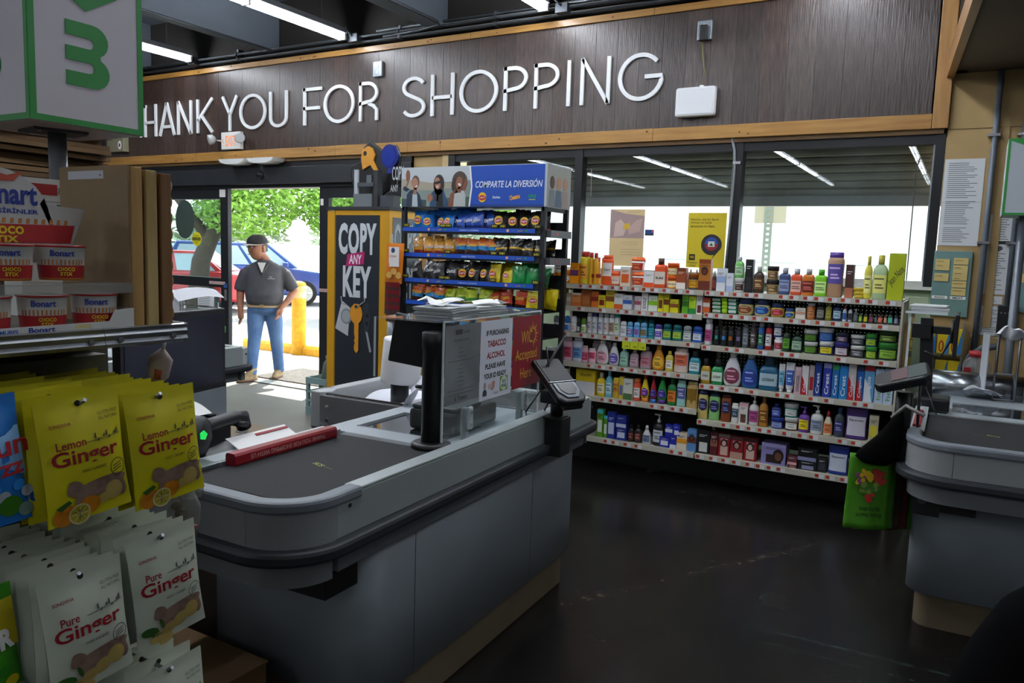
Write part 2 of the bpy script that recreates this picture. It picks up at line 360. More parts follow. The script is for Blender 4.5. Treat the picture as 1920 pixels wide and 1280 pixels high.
# ================================================================ fixed fittings
def ceiling_light(x, y0, label, em=TUBE):
    t = thing('ceiling_light', label, 'ceiling light', (x, y0, 3.70), 0, 'fluorescent ceiling lights')
    L = 2.44; MB().prism([(-0.055, 0.045), (-0.035, 0.10), (0.035, 0.10), (0.055, 0.045), (0.05, 0.04), (-0.05, 0.04)], 0, L, M('b9bcc0', 0.5), 'y').ob('housing', t)
    EM = M('f3f8ff', 0.4, emit=em)
    for s in (-1, 1):
        MB().tube([(s * 0.026, 0.03, 0.0), (s * 0.026, L / 2 - 0.02, 0.0)], 0.0165, EM).ob('tube', t); MB().tube([(s * 0.026, L / 2 + 0.02, 0.0), (s * 0.026, L - 0.03, 0.0)], 0.0165, EM).ob('tube', t)
    for y in (0.01, L / 2, L - 0.01): box('tube_holder', -0.045, 0.045, y - 0.012, y + 0.012, -0.02, 0.045, M('c9cbcd', 0.5), t)
    for y in (0.3, L - 0.3): MB().tube([(0, y, 0.1), (0, y, 0.55)], 0.006, GALV).ob('hanger_rod', t)
    return t
for x, nm in ((-8.0, 'left, beside the aisle sign'), (-5.65, 'above the word YOU FOR'), (-3.35, 'above the word SHOPPING'), (-1.05, 'nearest the right end of the sign wall')):
    ceiling_light(x, 3.70, 'white twin tube ceiling light ' + nm)
for x in (-8.0, -5.65, -3.35, -1.05, 1.3):
    ceiling_light(x, 1.16, 'white twin tube ceiling light of the second row from the windows', TUBE2 if x < -1 else TUBE4)
for x in (1.3, 3.4): ceiling_light(x, 2.75, 'white twin tube ceiling light right of the camera', TUBE3 * 0.9)
for y in (-4.95, -7.45, -9.95):
    for x in (-8.7, -6.2, -3.35, -1.05, 1.3, 3.4): ceiling_light(x, y, 'white twin tube ceiling light at the back of the store', TUBE3 if y > -8 else TUBE4)
# conduits under the ceiling along the sign wall
for k, (y, z, m) in enumerate(((6.24, 3.668, M('3c4248', 0.5, 0.3)), (6.215, 3.715, M('4a5056', 0.45, 0.4)), (6.25, 3.76, GALV))):
    t = MB().tube([(-9.9, y, z), (-0.35, y, z)] if k < 2 else [(-5.3, y, z), (-0.35, y, z)], 0.013, m).ob('conduit'); tag(t, ['lower dark painted conduit along the top of the sign wall', 'upper dark painted conduit along the top of the sign wall', 'bare shiny conduit above the right half of the sign wall'][k], 'conduit')
    for x in (-9.1, -7.3, -5.0, -3.9, -1.9): MB().box(x - 0.012, x + 0.012, y - 0.02, 6.31, z - 0.016, z + 0.016, m).ob('strap', t)
for k, (x, lb) in enumerate(((-8.02, 'grey junction box behind the left ceiling light'), (-5.55, 'grey junction box behind the middle ceiling light'), (-3.2, 'grey junction box behind the ceiling light over SHOPPING'))):
    t = box('junction_box', x - 0.06, x + 0.06, 6.17, 6.29, 3.665, 3.745, M('41474d', 0.5, 0.3), bev=0.004); tag(t, lb, 'junction box')
    MB().tube([(x, 6.17, 3.72), (x - 0.05, 6.14, 3.77), (x - 0.03, 6.1, 3.8)], 0.009, M('41474d', 0.5)).ob('cable', t)
t = MB().tube([(-4.45, 4.2, 3.72), (-4.45, 6.1, 3.72), (-4.5, 6.2, 3.72), (-4.75, 6.22, 3.7), (-5.2, 6.23, 3.69)], 0.012, M('5a6066', 0.4, 0.5)).ob('conduit'); tag(t, 'bent conduit curving off the ceiling beam near SHOPPING', 'conduit')
t = MB().tube([(-6.72, 3.9, 3.70), (-6.72, 6.2, 3.70)], 0.012, M('4c5258', 0.4, 0.5)).ob('conduit'); tag(t, 'straight conduit under the ceiling beam above the entrance', 'conduit')
# big white letters
LET = WHITE_L = M('dfe1e2', 0.5)
tl = thing('wall_lettering', 'large white raised letters reading THANK YOU FOR SHOPPING', 'sign', (0, 6.305, 2.90))
def stroke(pts, wd=0.034, closed=False):
    # ribbon polygon quads along a path in xz
    n = len(pts); out = []
    for i in range(n):
        if closed: a, b = pts[i - 1], pts[(i + 1) % n]
        else: a, b = pts[max(i - 1, 0)], pts[min(i + 1, n - 1)]
        dx, dz = b[0] - a[0], b[1] - a[1]; l = math.hypot(dx, dz) or 1; out.append((pts[i], (-dz / l * wd / 2, dx / l * wd / 2)))
    return out
def arc(cx, cz, rx_, rz_, a0, a1, n=24): return [(cx + rx_ * math.cos(math.radians(a0 + (a1 - a0) * k / n)), cz + rz_ * math.sin(math.radians(a0 + (a1 - a0) * k / n))) for k in range(n + 1)]
H = 0.39; q = 0.017
GLY = {'H': (0.20, [[(q, 0), (q, H)], [(0.20 - q, 0), (0.20 - q, H)], [(q, H * .44), (0.20 - q, H * .44)]]),
 'T': (0.22, [[(0.11, 0), (0.11, H)], [(0, H - q), (0.22, H - q)]]),
 'A': (0.22, [[(q, 0), (0.11, H)], [(0.11, H), (0.22 - q, 0)], [(0.05, H * .27), (0.17, H * .27)]]),
 'N': (0.22, [[(q, 0), (q, H)], [(q, H), (0.22 - q, 0)], [(0.22 - q, 0), (0.22 - q, H)]]),
 'K': (0.20, [[(q, 0), (q, H)], [(q, H * .36), (0.20 - q, H)], [(0.062, H * .50), (0.20 - q, 0)]]),
 'Y': (0.20, [[(0.0 + q, H), (0.10, H * .48)], [(0.20 - q, H), (0.10, H * .48)], [(0.10, H * .48), (0.10, 0)]]),
 'U': (0.22, [[(q, H), (q, 0.11)] + arc(0.11, 0.11, 0.11 - q, 0.11 - q, 180, 360) + [(0.22 - q, 0.11), (0.22 - q, H)]]),
 'F': (0.19, [[(q, 0), (q, H)], [(0, H - q), (0.19, H - q)], [(0, H * .45), (0.17, H * .45)]]),
 'R': (0.20, [[(q, 0), (q, H)], [(0, H - q), (0.09, H - q)] + arc(0.09, H * .72, 0.093, H * .28 - q, 90, -90, 14) + [(0, H * .44)], [(0.10, H * .44), (0.15, H * .38), (0.183, H * .28), (0.183, 0)]]),
 'S': (0.23, [arc(0.115, H * .745, 0.098, H * .255 - q, 25, 235, 18) + arc(0.115, H * .255, 0.098, H * .255 - q, 60, -155, 18)]),
 'P': (0.20, [[(q, 0), (q, H)], [(0, H - q), (0.09, H - q)] + arc(0.09, H * .72, 0.093, H * .28 - q, 90, -90, 14) + [(0, H * .44)]]),
 'I': (0.034, [[(q, 0), (q, H)]]), 'O': (0.32, None), 'G': (0.34, [arc(0.17, H / 2, 0.153, H / 2 - q, 42, 360, 30) + [(0.20, H / 2)]])}
WORDS = [('T', -9.26), ('H', -8.99), ('A', -8.745), ('N', -8.44), ('K', -8.11), ('Y', -7.62), ('O', -7.34), ('U', -6.79), ('F', -6.27), ('O', -5.91), ('R', -5.42), ('S', -4.945), ('H', -4.66), ('O', -4.37), ('P', -3.92), ('P', -3.59), ('I', -3.18), ('N', -3.06), ('G', -2.66)]
WID = {5: 0.22, 6: 0.40, 7: 0.25, 8: 0.25, 9: 0.40, 10: 0.25, 11: 0.25, 12: 0.24, 13: 0.41, 14: 0.26, 15: 0.25, 17: 0.28, 18: 0.43}
LP = [(-9.28, -9.04), (-9.087, -8.835), (-8.803, -8.478), (-8.447, -8.172), (-8.095, -7.783), (-7.654, -7.365), (-7.352, -6.911), (-6.869, -6.58), (-6.352, -6.08), (-6.054, -5.616), (-5.562, -5.304), (-5.001, -4.712), (-4.655, -4.372), (-4.318, -3.881), (-3.828, -3.569), (-3.509, -3.249), (-3.187, -3.13), (-3.051, -2.76), (-2.698, -2.288)]
for i, ((ch, x), (xa, xb)) in enumerate(zip(WORDS, LP)):
    gw, st = GLY[ch]; kx = (xb - xa) / gw; mb = MB()
    if ch == 'O': st = [arc(gw / 2, H / 2, gw / 2 - q, H / 2 - q, 0, 360, 40)[:-1]]
    for s_ in st:
        rb = stroke([(p[0] * kx, p[1]) for p in s_], 0.034, ch == 'O'); n = len(rb); vs = []
        for (p, o_) in rb:
            vs += [(p[0] + o_[0], -0.02, p[1] + o_[1]), (p[0] - o_[0], -0.02, p[1] - o_[1]), (p[0] + o_[0], 0, p[1] + o_[1]), (p[0] - o_[0], 0, p[1] - o_[1])]
        fs = []
        for k in range(n if ch == 'O' else n - 1):
            a, b = 4 * k, 4 * ((k + 1) % n); fs += [(a, b, b + 1, a + 1), (a + 2, b + 2, b, a), (a + 1, b + 1, b + 3, a + 3)]
        if ch != 'O': fs += [(0, 1, 3, 2), (4 * n - 4, 4 * n - 2, 4 * n - 1, 4 * n - 3)]
        mb.add(vs, fs, LET)
    mb.ob('letter', tl, (xa, 0, 0))
# exit sign with emergency heads
t = thing('exit_sign', 'lit EXIT sign with two emergency lamp heads on sign wall', 'exit sign', (-7.45, 6.30, 2.685))
box('housing', -0.16, 0.16, -0.05, 0, 0, 0.195, M('d9d9d4', 0.5), t, bev=0.006); text('EXIT', 0.17, 0.115, M('e07a3a', 0.5, emit=0.6), t, (0, -0.0512, 0.095), bold=0.01); text('<', 0.03, 0.05, M('e07a3a', 0.5), t, (-0.13, -0.0512, 0.095))
for sx_ in (-0.26, 0.20):
    MB().loft([(0.02, 0.02, -0.03), (0.055, 0.055, 0.0), (0.058, 0.058, 0.05), (0.045, 0.045, 0.055)], M('b9bcbc', 0.3), 14).xf(Matrix.Translation((sx_, -0.08, 0.12)) @ Matrix.Rotation(PI / 2 + 0.3, 4, 'X') @ Matrix.Rotation(0.6 if sx_ > 0 else -0.5, 4, 'Y')).ob('lamp_head', t)
    MB().tube([(sx_ * 0.62, -0.03, 0.10), (sx_ * 0.9, -0.05, 0.11)], 0.009, M('c9c9c4', 0.5)).ob('lamp_arm', t)
t = thing('air_curtain_cover', 'white shallow double diffuser fixture hanging below wood trim by EXIT sign', 'light fixture', (-7.05, 6.2, 2.50))
for a in (-0.44, 0.02): MB().prism([(a, 0.055), (a + 0.03, 0.02), (a + 0.11, 0), (a + 0.31, 0), (a + 0.39, 0.02), (a + 0.42, 0.055)], -0.09, 0.09, M('cfd2d3', 0.5), 'y').ob('diffuser', t)
t = thing('wifi_access_box', 'white wireless access box under the letter G', 'network box', (-2.0, 6.30, 2.74))
box('case', -0.165, 0.16, -0.07, 0, 0, 0.23, M('d3d5d8', 0.4), t, bev=0.02); MB().tube([(0.04, -0.02, 0.23), (0.045, -0.012, 0.36), (0.02, -0.012, 0.5), (0.02, -0.012, 0.62)], 0.004, M('6d6a2e', 0.5)).ob('cable', t)
box('plug', 0.02, 0.05, -0.03, 0, 0.225, 0.245, WHITE, t)
MB().tube([(-0.1, -0.03, 0.0), (-0.03, -0.03, -0.03), (0.06, -0.03, -0.005)], 0.003, BLACK).ob('cable', t)
for x, z, lb, pl in ((-5.31, 3.40, 'grey outlet box above the word FOR', 0), (-1.97, 3.41, 'grey outlet box with plugged black adapter above white wireless box', 1)):
    t = thing('outlet_box', lb, 'outlet', (x, 6.31, z)); box('plate', -0.058, 0.058, -0.035, 0, -0.075, 0.075, M('8f969c', 0.4, 0.6), t, bev=0.006)
    for k in (-0.03, 0.03): MB().tube([(0, -0.0375, k), (0, -0.034, k)], 0.018, M('c9ccce', 0.5), 14).ob('socket', t)
    if pl: box('adapter', -0.025, 0.035, -0.085, -0.035, -0.09, 0.03, BLACK, t, bev=0.006)
t = thing('alarm_box', 'small olive grey control box with round white label at left end', 'control box', (-9.6, 6.28, 2.73)); box('case', -0.17, 0.17, -0.05, 0.03, 0, 0.26, M('77745c', 0.6), t, bev=0.005)
MB().prism([(0.1 + 0.035 * math.cos(a * PI / 8), 0.08 + 0.055 * math.sin(a * PI / 8)) for a in range(16)], -0.053, -0.05, WHITE, 'y').ob('round_label', t); box('label_mark', 0.085, 0.115, -0.0545, -0.053, 0.06, 0.10, M('6a2f2f', 0.6), t)
t = thing('security_camera', 'white bullet security camera at top right corner of sign wall', 'camera', (-0.17, 6.10, 3.40))
MB().tube([(0, 0, 0), (-0.03, -0.15, -0.012)], 0.034, M('cfd0d2', 0.35), 16).ob('body', t); MB().tube([(-0.030, -0.149, -0.012), (-0.032, -0.158, -0.0127)], 0.028, BLACK, 16).ob('lens', t); MB().tube([(0.0, 0, 0), (0.05, 0.05, 0.03)], 0.02, WHITE).ob('bracket', t); MB().tube([(0.045, 0.045, -0.03), (0.05, 0.05, 0.07)], 0.045, WHITE, 16).ob('mount', t)
# pipes and notices on the tan wall
for x, y, lb in ((0.078, 6.265, 'grey wall conduit beside the long paper notice'), (0.245, 6.265, 'grey wall conduit rising above the black breaker box')):
    o = MB().tube([(x, y, 0.9 if x < 0.1 else 1.3), (x, y, 2.93)], 0.02, M('68707a', 0.5, 0.2, noise=0.1), 12).ob('wall_conduit'); tag(o, lb, 'conduit')
    for z in (1.78, 2.50): box('clamp', x - 0.045, x + 0.028, y - 0.024, 6.30, z - 0.008, z + 0.008, CHROME, o)
def notice(name, lb, x0, x1, z0, z1, lines, mark=None, y=6.298):
    o = box(name, x0, x1, y - 0.0015, y, z0, z1, M('cfd2d4', 0.8), None); tag(o, lb, 'notice')
    h = (z1 - z0) / (lines + 3)
    for k in range(lines):
        z = z1 - h * (k + 2); b = rnd.uniform(0.55, 0.95); off = 0.1 * (x1 - x0)
        if rnd.random() < 0.12: continue
        box('text_line', x0 + off, x0 + off + (x1 - x0 - 2 * off) * b, y - 0.0022, y - 0.0015, z - h * 0.22, z + h * 0.1, M('6e7276', 0.8), o)
    return o
nn = notice('wall_notice', 'long two page paper notice beside the window frame', -0.205, 0.037, 1.757, 2.352, 40)
box('fold', -0.205, 0.037, 6.2955, 6.2965, 2.055, 2.058, M('a2a5a8', 0.8), nn)
n2 = notice('wall_notice', 'tall paper notice with black banner between the two conduits', 0.095, 0.236, 1.432, 1.972, 30)
box('banner', 0.11, 0.232, 6.295, 6.2965, 1.775, 1.795, PRINTK, n2); MB().prism([(0.17 + 0.018 * math.cos(a * PI / 6), 1.745 + 0.016 * math.sin(a * PI / 6)) for a in range(12)], 6.295, 6.2965, M('4b4f52', 0.8), 'y').ob('picture', n2)
notice('wall_notice', 'small paper slip below the banner notice', 0.112, 0.215, 1.365, 1.418, 4); notice('wall_notice', 'lowest square paper notice behind the right checkout', 0.088, 0.24, 1.148, 1.350, 12)
t = thing('time_card_rack', 'teal time card rack with PRODUCE and MEAT slots on tan wall', 'card rack', (-0.10, 6.285, 1.262))
box('backboard', -0.118, 0.116, -0.012, 0.012, 0, 0.457, M('668785', 0.6), t, bev=0.003)
for cx, hs in ((-0.062, ((0.40, 0.06), (0.372, 0.05), (0.30, 0.055))), (0.05, ((0.41, 0.045), (0.36, 0.04), (0.32, 0.035), (0.285, 0.03), (0.25, 0.045), (0.20, 0.05)))):
    for z, h in hs: box('time_card', cx - 0.044, cx + 0.044, -0.018 - rnd.random() * 0.004, -0.011, z - h, z, M('cdb877', 0.8), t)
    for z, h in hs: box('card_line', cx - 0.036, cx + rnd.uniform(0.0, 0.036), -0.0235, -0.022, z - 0.018, z - 0.015, M('7d6a3a', 0.8), t)
for cx, s_ in ((-0.062, 'PRODUCE'), (0.05, 'MEAT')):
    box('slot_label', cx - 0.048, cx + 0.048, -0.0145, -0.011, 0.122, 0.143, WHITE, t); text(s_, 0.062, 0.013, PRINTK, t, (cx, -0.0150, 0.1325), bold=0.02)
t = thing('card_rack', 'teal card rack cut off at the right edge of the photo', 'card rack', (0.36, 6.285, 1.32)); box('backboard', -0.085, 0.2, -0.012, 0.012, 0, 0.40, M('668785', 0.6), t); box('time_card', -0.06, 0.02, -0.018, -0.011, 0.2, 0.26, M('cdb877', 0.8), t)
t = thing('breaker_box', 'black metal switch box below the right conduit', 'switch box', (0.245, 6.28, 1.16)); box('case', -0.05, 0.06, -0.05, 0.0, 0, 0.20, BLACK, t, bev=0.004); box('frame_rim', -0.055, 0.065, -0.03, 0.0, 0.175, 0.205, STEEL, t)
for k in range(4): MB().tube([(-0.03 + 0.022 * k, -0.053, 0.15), (-0.03 + 0.022 * k, -0.049, 0.15)], 0.006, STEEL, 8).ob('screw', t)
# yellow noodle boxes in a wall rack at the right
t = thing('wall_shelf', 'thin steel wall shelf holding yellow and blue packs', 'shelf', (-0.15, 6.2, 0.80))
for z in (0.0, 0.215): box('shelf_board', -0.16, 0.16, -0.12, 0.08, z - 0.01, z, M('6f6a4a', 0.6), t)
for xx in (-0.16, 0.15): box('side_rail', xx, xx + 0.01, -0.12, 0.08, 0, 0.43, STEEL, t)
YEL = M('e0c21c', 0.4, noise=0.06); BLU = M('2a7fc0', 0.4); RED = M('b2241f', 0.4)
k = 0
for z in (0.80, 1.015):
    for j, xx in enumerate((-0.27, -0.19, -0.11, -0.035)):
        o = box('noodle_pack', -0.036, 0.036, -0.05, 0.05, 0, 0.17, YEL, None, loc=(xx, 6.16, z), bev=0.002); tag(o, 'yellow and blue noodle pack, %s from left on the %s wall shelf' % (['first', 'second', 'third', 'fourth'][j], ['lower', 'upper'][z > 0.9]), 'food pack', 'yellow packs on the wall shelf')
        MB().prism([(0.005, 0.0), (0.036, 0), (0.036, 0.17), (0.022, 0.1)], -0.0512, -0.05, BLU, 'y').ob('blue_panel', o)
        MB().prism([(-0.01 + 0.016 * math.cos(a * PI / 7), 0.05 + 0.04 * math.sin(a * PI / 7)) for a in range(14)], -0.0524, -0.0512, RED, 'y').ob('red_emblem', o); MB().prism([(-0.01 + 0.008 * math.cos(a * PI / 7), 0.05 + 0.03 * math.sin(a * PI / 7)) for a in range(14)], -0.0532, -0.0524, YEL, 'y').ob('emblem_centre', o)

ORDW = ('first', 'second', 'third', 'fourth', 'fifth', 'sixth', 'seventh', 'eighth', 'ninth', 'tenth', 'eleventh', 'twelfth', 'thirteenth', 'fourteenth', 'fifteenth', 'sixteenth')
# ================================================================ checkout counters
RAIL = M('98a19f', 0.38, 0.25, noise=0.05, scale=3); SHELL = M('87898a', 0.5, noise=0.06, scale=5); EDGE = M('6a7077', 0.5); BUMP = M('22262b', 0.5); LAM = M('868e94', 0.55, noise=0.06, scale=2); KICK = M('6e5f49', 0.7, noise=0.2, scale=5)
DECK = M('a3abb0', 0.42, 0.2); BELT = M('17181a', 0.85, noise=0.15, scale=14); UND = M('585c60', 0.5)
def ribbon(mb, path, th, z0, z1, m, closed=False):
    n = len(path); inn = []
    for i in range(n):
        a, b = path[max(i - 1, 0)], path[min(i + 1, n - 1)]; dx, dy = b[0] - a[0], b[1] - a[1]; l = math.hypot(dx, dy) or 1
        inn.append((path[i][0] + dy / l * th, path[i][1] - dx / l * th))
    vs = []
    for p, q_ in zip(path, inn): vs += [(p[0], p[1], z0), (p[0], p[1], z1), (q_[0], q_[1], z1), (q_[0], q_[1], z0)]
    for k in range(n - 1):
        a, b = 4 * k, 4 * k + 4; o = len(mb.v)
    fs = []
    for k in range(n - 1):
        a, b = 4 * k, 4 * k + 4; fs += [(a, b, b + 1, a + 1), (a + 1, b + 1, b + 2, a + 2), (a + 2, b + 2, b + 3, a + 3), (a + 3, b + 3, b, a)]
    fs += [(0, 1, 2, 3), (4 * n - 4, 4 * n - 1, 4 * n - 2, 4 * n - 3)]
    return mb.add(vs, fs, m, False)
def near(off, y0=-0.80, r=0.17, inset=0.0):
    # right side -> rounded corner -> near end, running towards -x
    cx, cy = 0.07 - r, -0.97 + r + inset
    return [(0.07 + off, y0)] + [(cx + (r + off) * math.cos(-k * PI / 48), cy + (r + off) * math.sin(-k * PI / 48)) for k in range(1, 25)] + [(-0.62, -0.955 - off + inset)]
def far(off, r=0.09):
    cx, cy = 0.07 - r, 1.15 - r
    return [(-0.5, 1.15 + off)] + [(cx + (r + off) * math.cos(PI / 2 - k * PI / 16), cy + (r + off) * math.sin(PI / 2 - k * PI / 16)) for k in range(9)]
def counter(label, loc, rz, sx=1, wing=True, flip=False):
    t = thing('checkout_counter', label, 'checkout counter', loc, rz)
    MX = Matrix.Diagonal((sx, 1, 1, 1))
    def put(mb, name, par=t, bev=0): return mb.xf(MX).ob(name, par, bev=bev)
    def bx(name, x0, x1, y0, y1, z0, z1, m, bev=0, par=t): return put(MB().box(x0, x1, y0, y1, z0, z1, m), name, par, bev)
    # base: kick and laminate panels
    def base(off, ins): return [(0.07 + off, 0.95 + off * 0)] + [(p[0], p[1]) for p in near(off, 0.2, 0.14, ins)[1:]] + [(-0.62, 0.95)]
    put(MB().prism(base(-0.075, 0.345)[::-1], 0, 0.2, KICK, 'z'), 'kickboard')
    out = base(-0.035, 0.31); seam = -0.36
    body = MB().prism(out[::-1], 0.175, 0.735, LAM, 'z', True); pb = put(body, 'base_panel')
    bx('panel_seam', 0.0351, 0.0356, seam - 0.0015, seam + 0.0015, 0.178, 0.735, M('33373a', 0.7)); bx('panel_seam', 0.0351, 0.0356, 0.52, 0.5225, 0.178, 0.735, M('4b5054', 0.7)); bx('kick_seam', -0.0049, -0.0044, seam, seam + 0.002, 0.0, 0.175, M('33291c', 0.7))
    bx('top_batten', -0.55, 0.038, -0.60, 0.93, 0.715, 0.74, M('7c6d55', 0.6))
    # undercarriage, bumper, rail, shells
    ub = MB(); ribbon(ub, [(0.058, 1.03), (0.058, -0.78)], 0.05, 0.685, 0.748, UND); put(ub, 'lower_rail', bev=0.004)
    ub = MB(); ribbon(ub, near(-0.014), 0.05, 0.675, 0.748, M('6d7072', 0.5)); put(ub, 'lower_shell'); ub = MB(); ribbon(ub, far(-0.014), 0.05, 0.685, 0.748, M('6d7072', 0.5)); put(ub, 'lower_shell')
    ub = MB(); ribbon(ub, far(0.035) + near(0.035, -0.80)[0:], 0.09, 0.748, 0.79, BUMP); put(ub, 'bumper', bev=0.012)
    bx('rail', 0.02, 0.07, -0.80, 1.06, 0.79, 0.908, RAIL, 0.003); bx('rail_lip', 0.012, 0.07, -0.70, 1.06, 0.908, 0.917, M('aab2b2', 0.35, 0.3), 0.003)
    n_ = near(0.0)
    ub = MB(); ribbon(ub, n_[:25], 0.05, 0.79, 0.89, SHELL); put(ub, 'corner_shell'); ub = MB(); ribbon(ub, [(n_[24][0] - 0.002, n_[24][1]), n_[25]], 0.05, 0.79, 0.89, SHELL); put(ub, 'end_shell')
    ub = MB(); ribbon(ub, [(0.076, -0.69), (0.076, -0.74)] + near(0.006)[0:], 0.055, 0.885, 0.921, EDGE); put(ub, 'edge_moulding', bev=0.010)
    ub = MB(); ribbon(ub, far(0.0), 0.05, 0.79, 0.905, M('a4a9a8', 0.4)); put(ub, 'far_shell', bev=0.004)
    for yy, zz in ((-0.745, 0.875), (1.09, 0.865)): put(MB().tube([(0.068, yy, zz), (0.0725, yy, zz)], 0.006, BLACK, 10), 'screw')
    # deck with belt, scanner window, bagging well
    put(MB().prism([(-0.58, -0.93)] + [(-0.10 + 0.13 * math.cos(-PI / 2 + k * PI / 16), -0.80 + 0.13 * math.sin(-PI / 2 + k * PI / 16)) for k in range(9)] + [(-0.58, -0.80)], 0.84, 0.888, M('8b8f92', 0.4, 0.5), 'z'), 'deck'); bx('belt_bed', -0.50, 0.02, -0.80, -0.13, 0.78, 0.872, BLACK)
    bt = bx('belt', -0.48, 0.018, -0.86, -0.145, 0.872, 0.892, BELT, 0.004)
    lg = M('8f9428', 0.6)
    text('SCS', 0.05, 0.020, lg, bt, (-0.245 * sx, -0.52, 0.8928), (0, 0, 0), 'belt_mark', bold=0.03, spin=-0.3); text('systems', 0.05, 0.009, M('5d6026', 0.6), bt, (-0.195 * sx, -0.535, 0.8928), (0, 0, 0), 'belt_mark', spin=-0.3)
    bx('belt_plate', -0.48, 0.018, -0.145, -0.10, 0.87, 0.890, M('7d8386', 0.3, 0.7)); bx('side_rail', -0.505, -0.482, -0.88, -0.13, 0.86, 0.905, M('8d9396', 0.35, 0.6)); bx('back_ledge', -0.60, -0.505, -0.95, -0.10, 0.84, 0.898, M('b9c0c4', 0.45), 0.004)
    bx('side_shelf', -0.76, -0.60, -0.92, -0.30, 0.825, 0.855, M('2b2d30', 0.5), 0.003)
    bx('guide_plate', -0.56, -0.478, -0.90, -0.72, 0.898, 0.908, M('6f7478', 0.35, 0.6), 0.002)
    bx('deck', -0.60, 0.02, -0.10, 0.012, 0.84, 0.890, DECK); bx('deck', -0.60, -0.515, 0.012, 0.335, 0.84, 0.890, DECK); bx('deck', -0.09, 0.02, 0.012, 0.335, 0.84, 0.890, DECK); bx('deck', -0.60, 0.02, 0.335, 0.70, 0.84, 0.890, DECK)
    bx('scanner_frame', -0.515, -0.09, 0.012, 0.335, 0.855, 0.878, M('24262a', 0.25)); bx('scanner_glass', -0.47, -0.13, 0.03, 0.315, 0.878, 0.888, M('30363a', 0.03, 0.0, coat=1.0)); bx('scanner_trim', -0.515, -0.09, 0.008, 0.016, 0.888, 0.892, CHROME)
    bx('bag_well', -0.58, 0.02, 0.70, 1.10, 0.82, 0.835, M('a9adb0', 0.22, 1.0)); bx('well_edge', -0.60, 0.02, 0.69, 0.71, 0.82, 0.895, STEEL); bx('well_edge', -0.60, 0.02, 1.09, 1.15, 0.80, 0.895, M('a4a9a8', 0.35, 0.4)); bx('well_side', -0.60, -0.57, 0.70, 1.10, 0.80, 0.895, M('a4a9a8', 0.35, 0.4))
    bx('cable_bracket', -0.20, 0.03, -0.80, -0.655, 0.60, 0.672, BLACK, 0.003); bx('under_frame', -0.55, 0.0, -0.9, 1.05, 0.735, 0.86, M('2b2d2f', 0.7))
    if wing:
        w_ = bx('wing_side', -1.10, -0.60, 0.45, 0.475, 0.72, 0.882, M('6d6f71', 0.5)); bx('wing_edge', -1.10, -0.60, 0.474, 0.486, 0.878, 0.892, M('2a2a2a', 0.3)); bx('wing_trim', -1.06, -0.60, 0.462, 0.472, 0.882, 0.888, CHROME)
        bx('wing_floor', -1.10, -0.60, 0.47, 1.15, 0.78, 0.80, M('a9adb0', 0.2, 1.0)); put(MB().prism([(-1.16, 0.45), (-1.10, 0.45), (-1.06, 0.50), (-1.09, 0.56), (-1.16, 0.60)], 0.72, 0.90, M('a7aaab', 0.45), 'z'), 'wing_corner', bev=0.006)
        bx('wing_rear', -1.16, -1.09, 0.56, 1.20, 0.72, 0.90, M('a7aaab', 0.42), 0.005); bx('wing_end', -1.10, -0.60, 1.13, 1.20, 0.72, 0.895, M('a7aaab', 0.42)); bx('wing_base', -1.05, -0.62, 0.55, 1.1, 0.0, 0.72, M('3a3c3e', 0.6))
        put(MB().prism([(-1.16, 0.72), (-1.1, 0.68), (-0.6, 0.66), (-0.6, 0.72)], 0.452, 0.50, M('4a4c4e', 0.5), 'y'), 'wing_skirt')
        for zz in (0.83, 0.765): put(MB().tube([(-1.055, 0.446, zz), (-1.055, 0.452, zz)], 0.009, CHROME, 12), 'bolt')
        bx('paper_label', -1.10, -1.05, 0.4475, 0.4505, 0.735, 0.75, M('8a8c8e', 0.6)); bx('paper_label', -0.72, -0.67, 0.4475, 0.4505, 0.79, 0.81, M('a9acb0', 0.6))
    return t
CA = (-1.564, 2.374, 0); CR = 0.04409
MAIN = counter('grey checkout counter with black belt in the foreground', CA, CR)
lane2 = counter('grey checkout counter of the next lane, behind the dark monitor', (-4.20, 2.53, 0), CR)
RC = counter('grey checkout counter at the right edge with green bag hung beside it', (-0.10, 4.385, 0), 0.012, -1, False)
def CL(x, y, z=0): c, s = math.cos(CR), math.sin(CR); return (CA[0] + c * x - s * y, CA[1] + s * x + c * y, z)
def RL(x, y, z=0): return (-0.10 - 0.012 * y + x, 4.385 + y, z)
# ---- on the main counter
REDB = M('8e1420', 0.35, noise=0.15, scale=12)
t = thing('checkout_divider', 'red checkout divider bar lying along the back of black belt', 'divider', CL(-0.462, -0.445, 0.893), CR)
MB().prism([(-0.02, 0), (0.02, 0), (0.022, 0.006), (0.022, 0.032), (0.016, 0.04), (-0.016, 0.04), (-0.022, 0.032), (-0.022, 0.006)], -0.245, 0.245, REDB, 'y').ob('bar', t)
text('THANK YOU FOR SHOPPING WITH US', 0.36, 0.016, M('c79a94', 0.6), t, (0.0228, 0.0, 0.019), RIGHT, spin=PI, bold=0.005)
t = thing('price_card', 'white card with red line propped behind red divider bar', 'card', CL(-0.56, -0.42, 0.90), CR)
MB().box(-0.002, 0.002, -0.14, 0.14, 0, 0.075, WHITE).xf(Matrix.Rotation(-1.15, 4, 'Y')).ob('card', t); MB().box(0.0022, 0.006, -0.02, 0.135, 0.050, 0.060, M('8e1420', 0.5)).xf(Matrix.Rotation(-1.15, 4, 'Y')).ob('red_line', t)
t = thing('customer_display_pole', 'thick black pole with round foot beside acrylic guard', 'pole', CL(-0.075, -0.115, 0.890), CR)
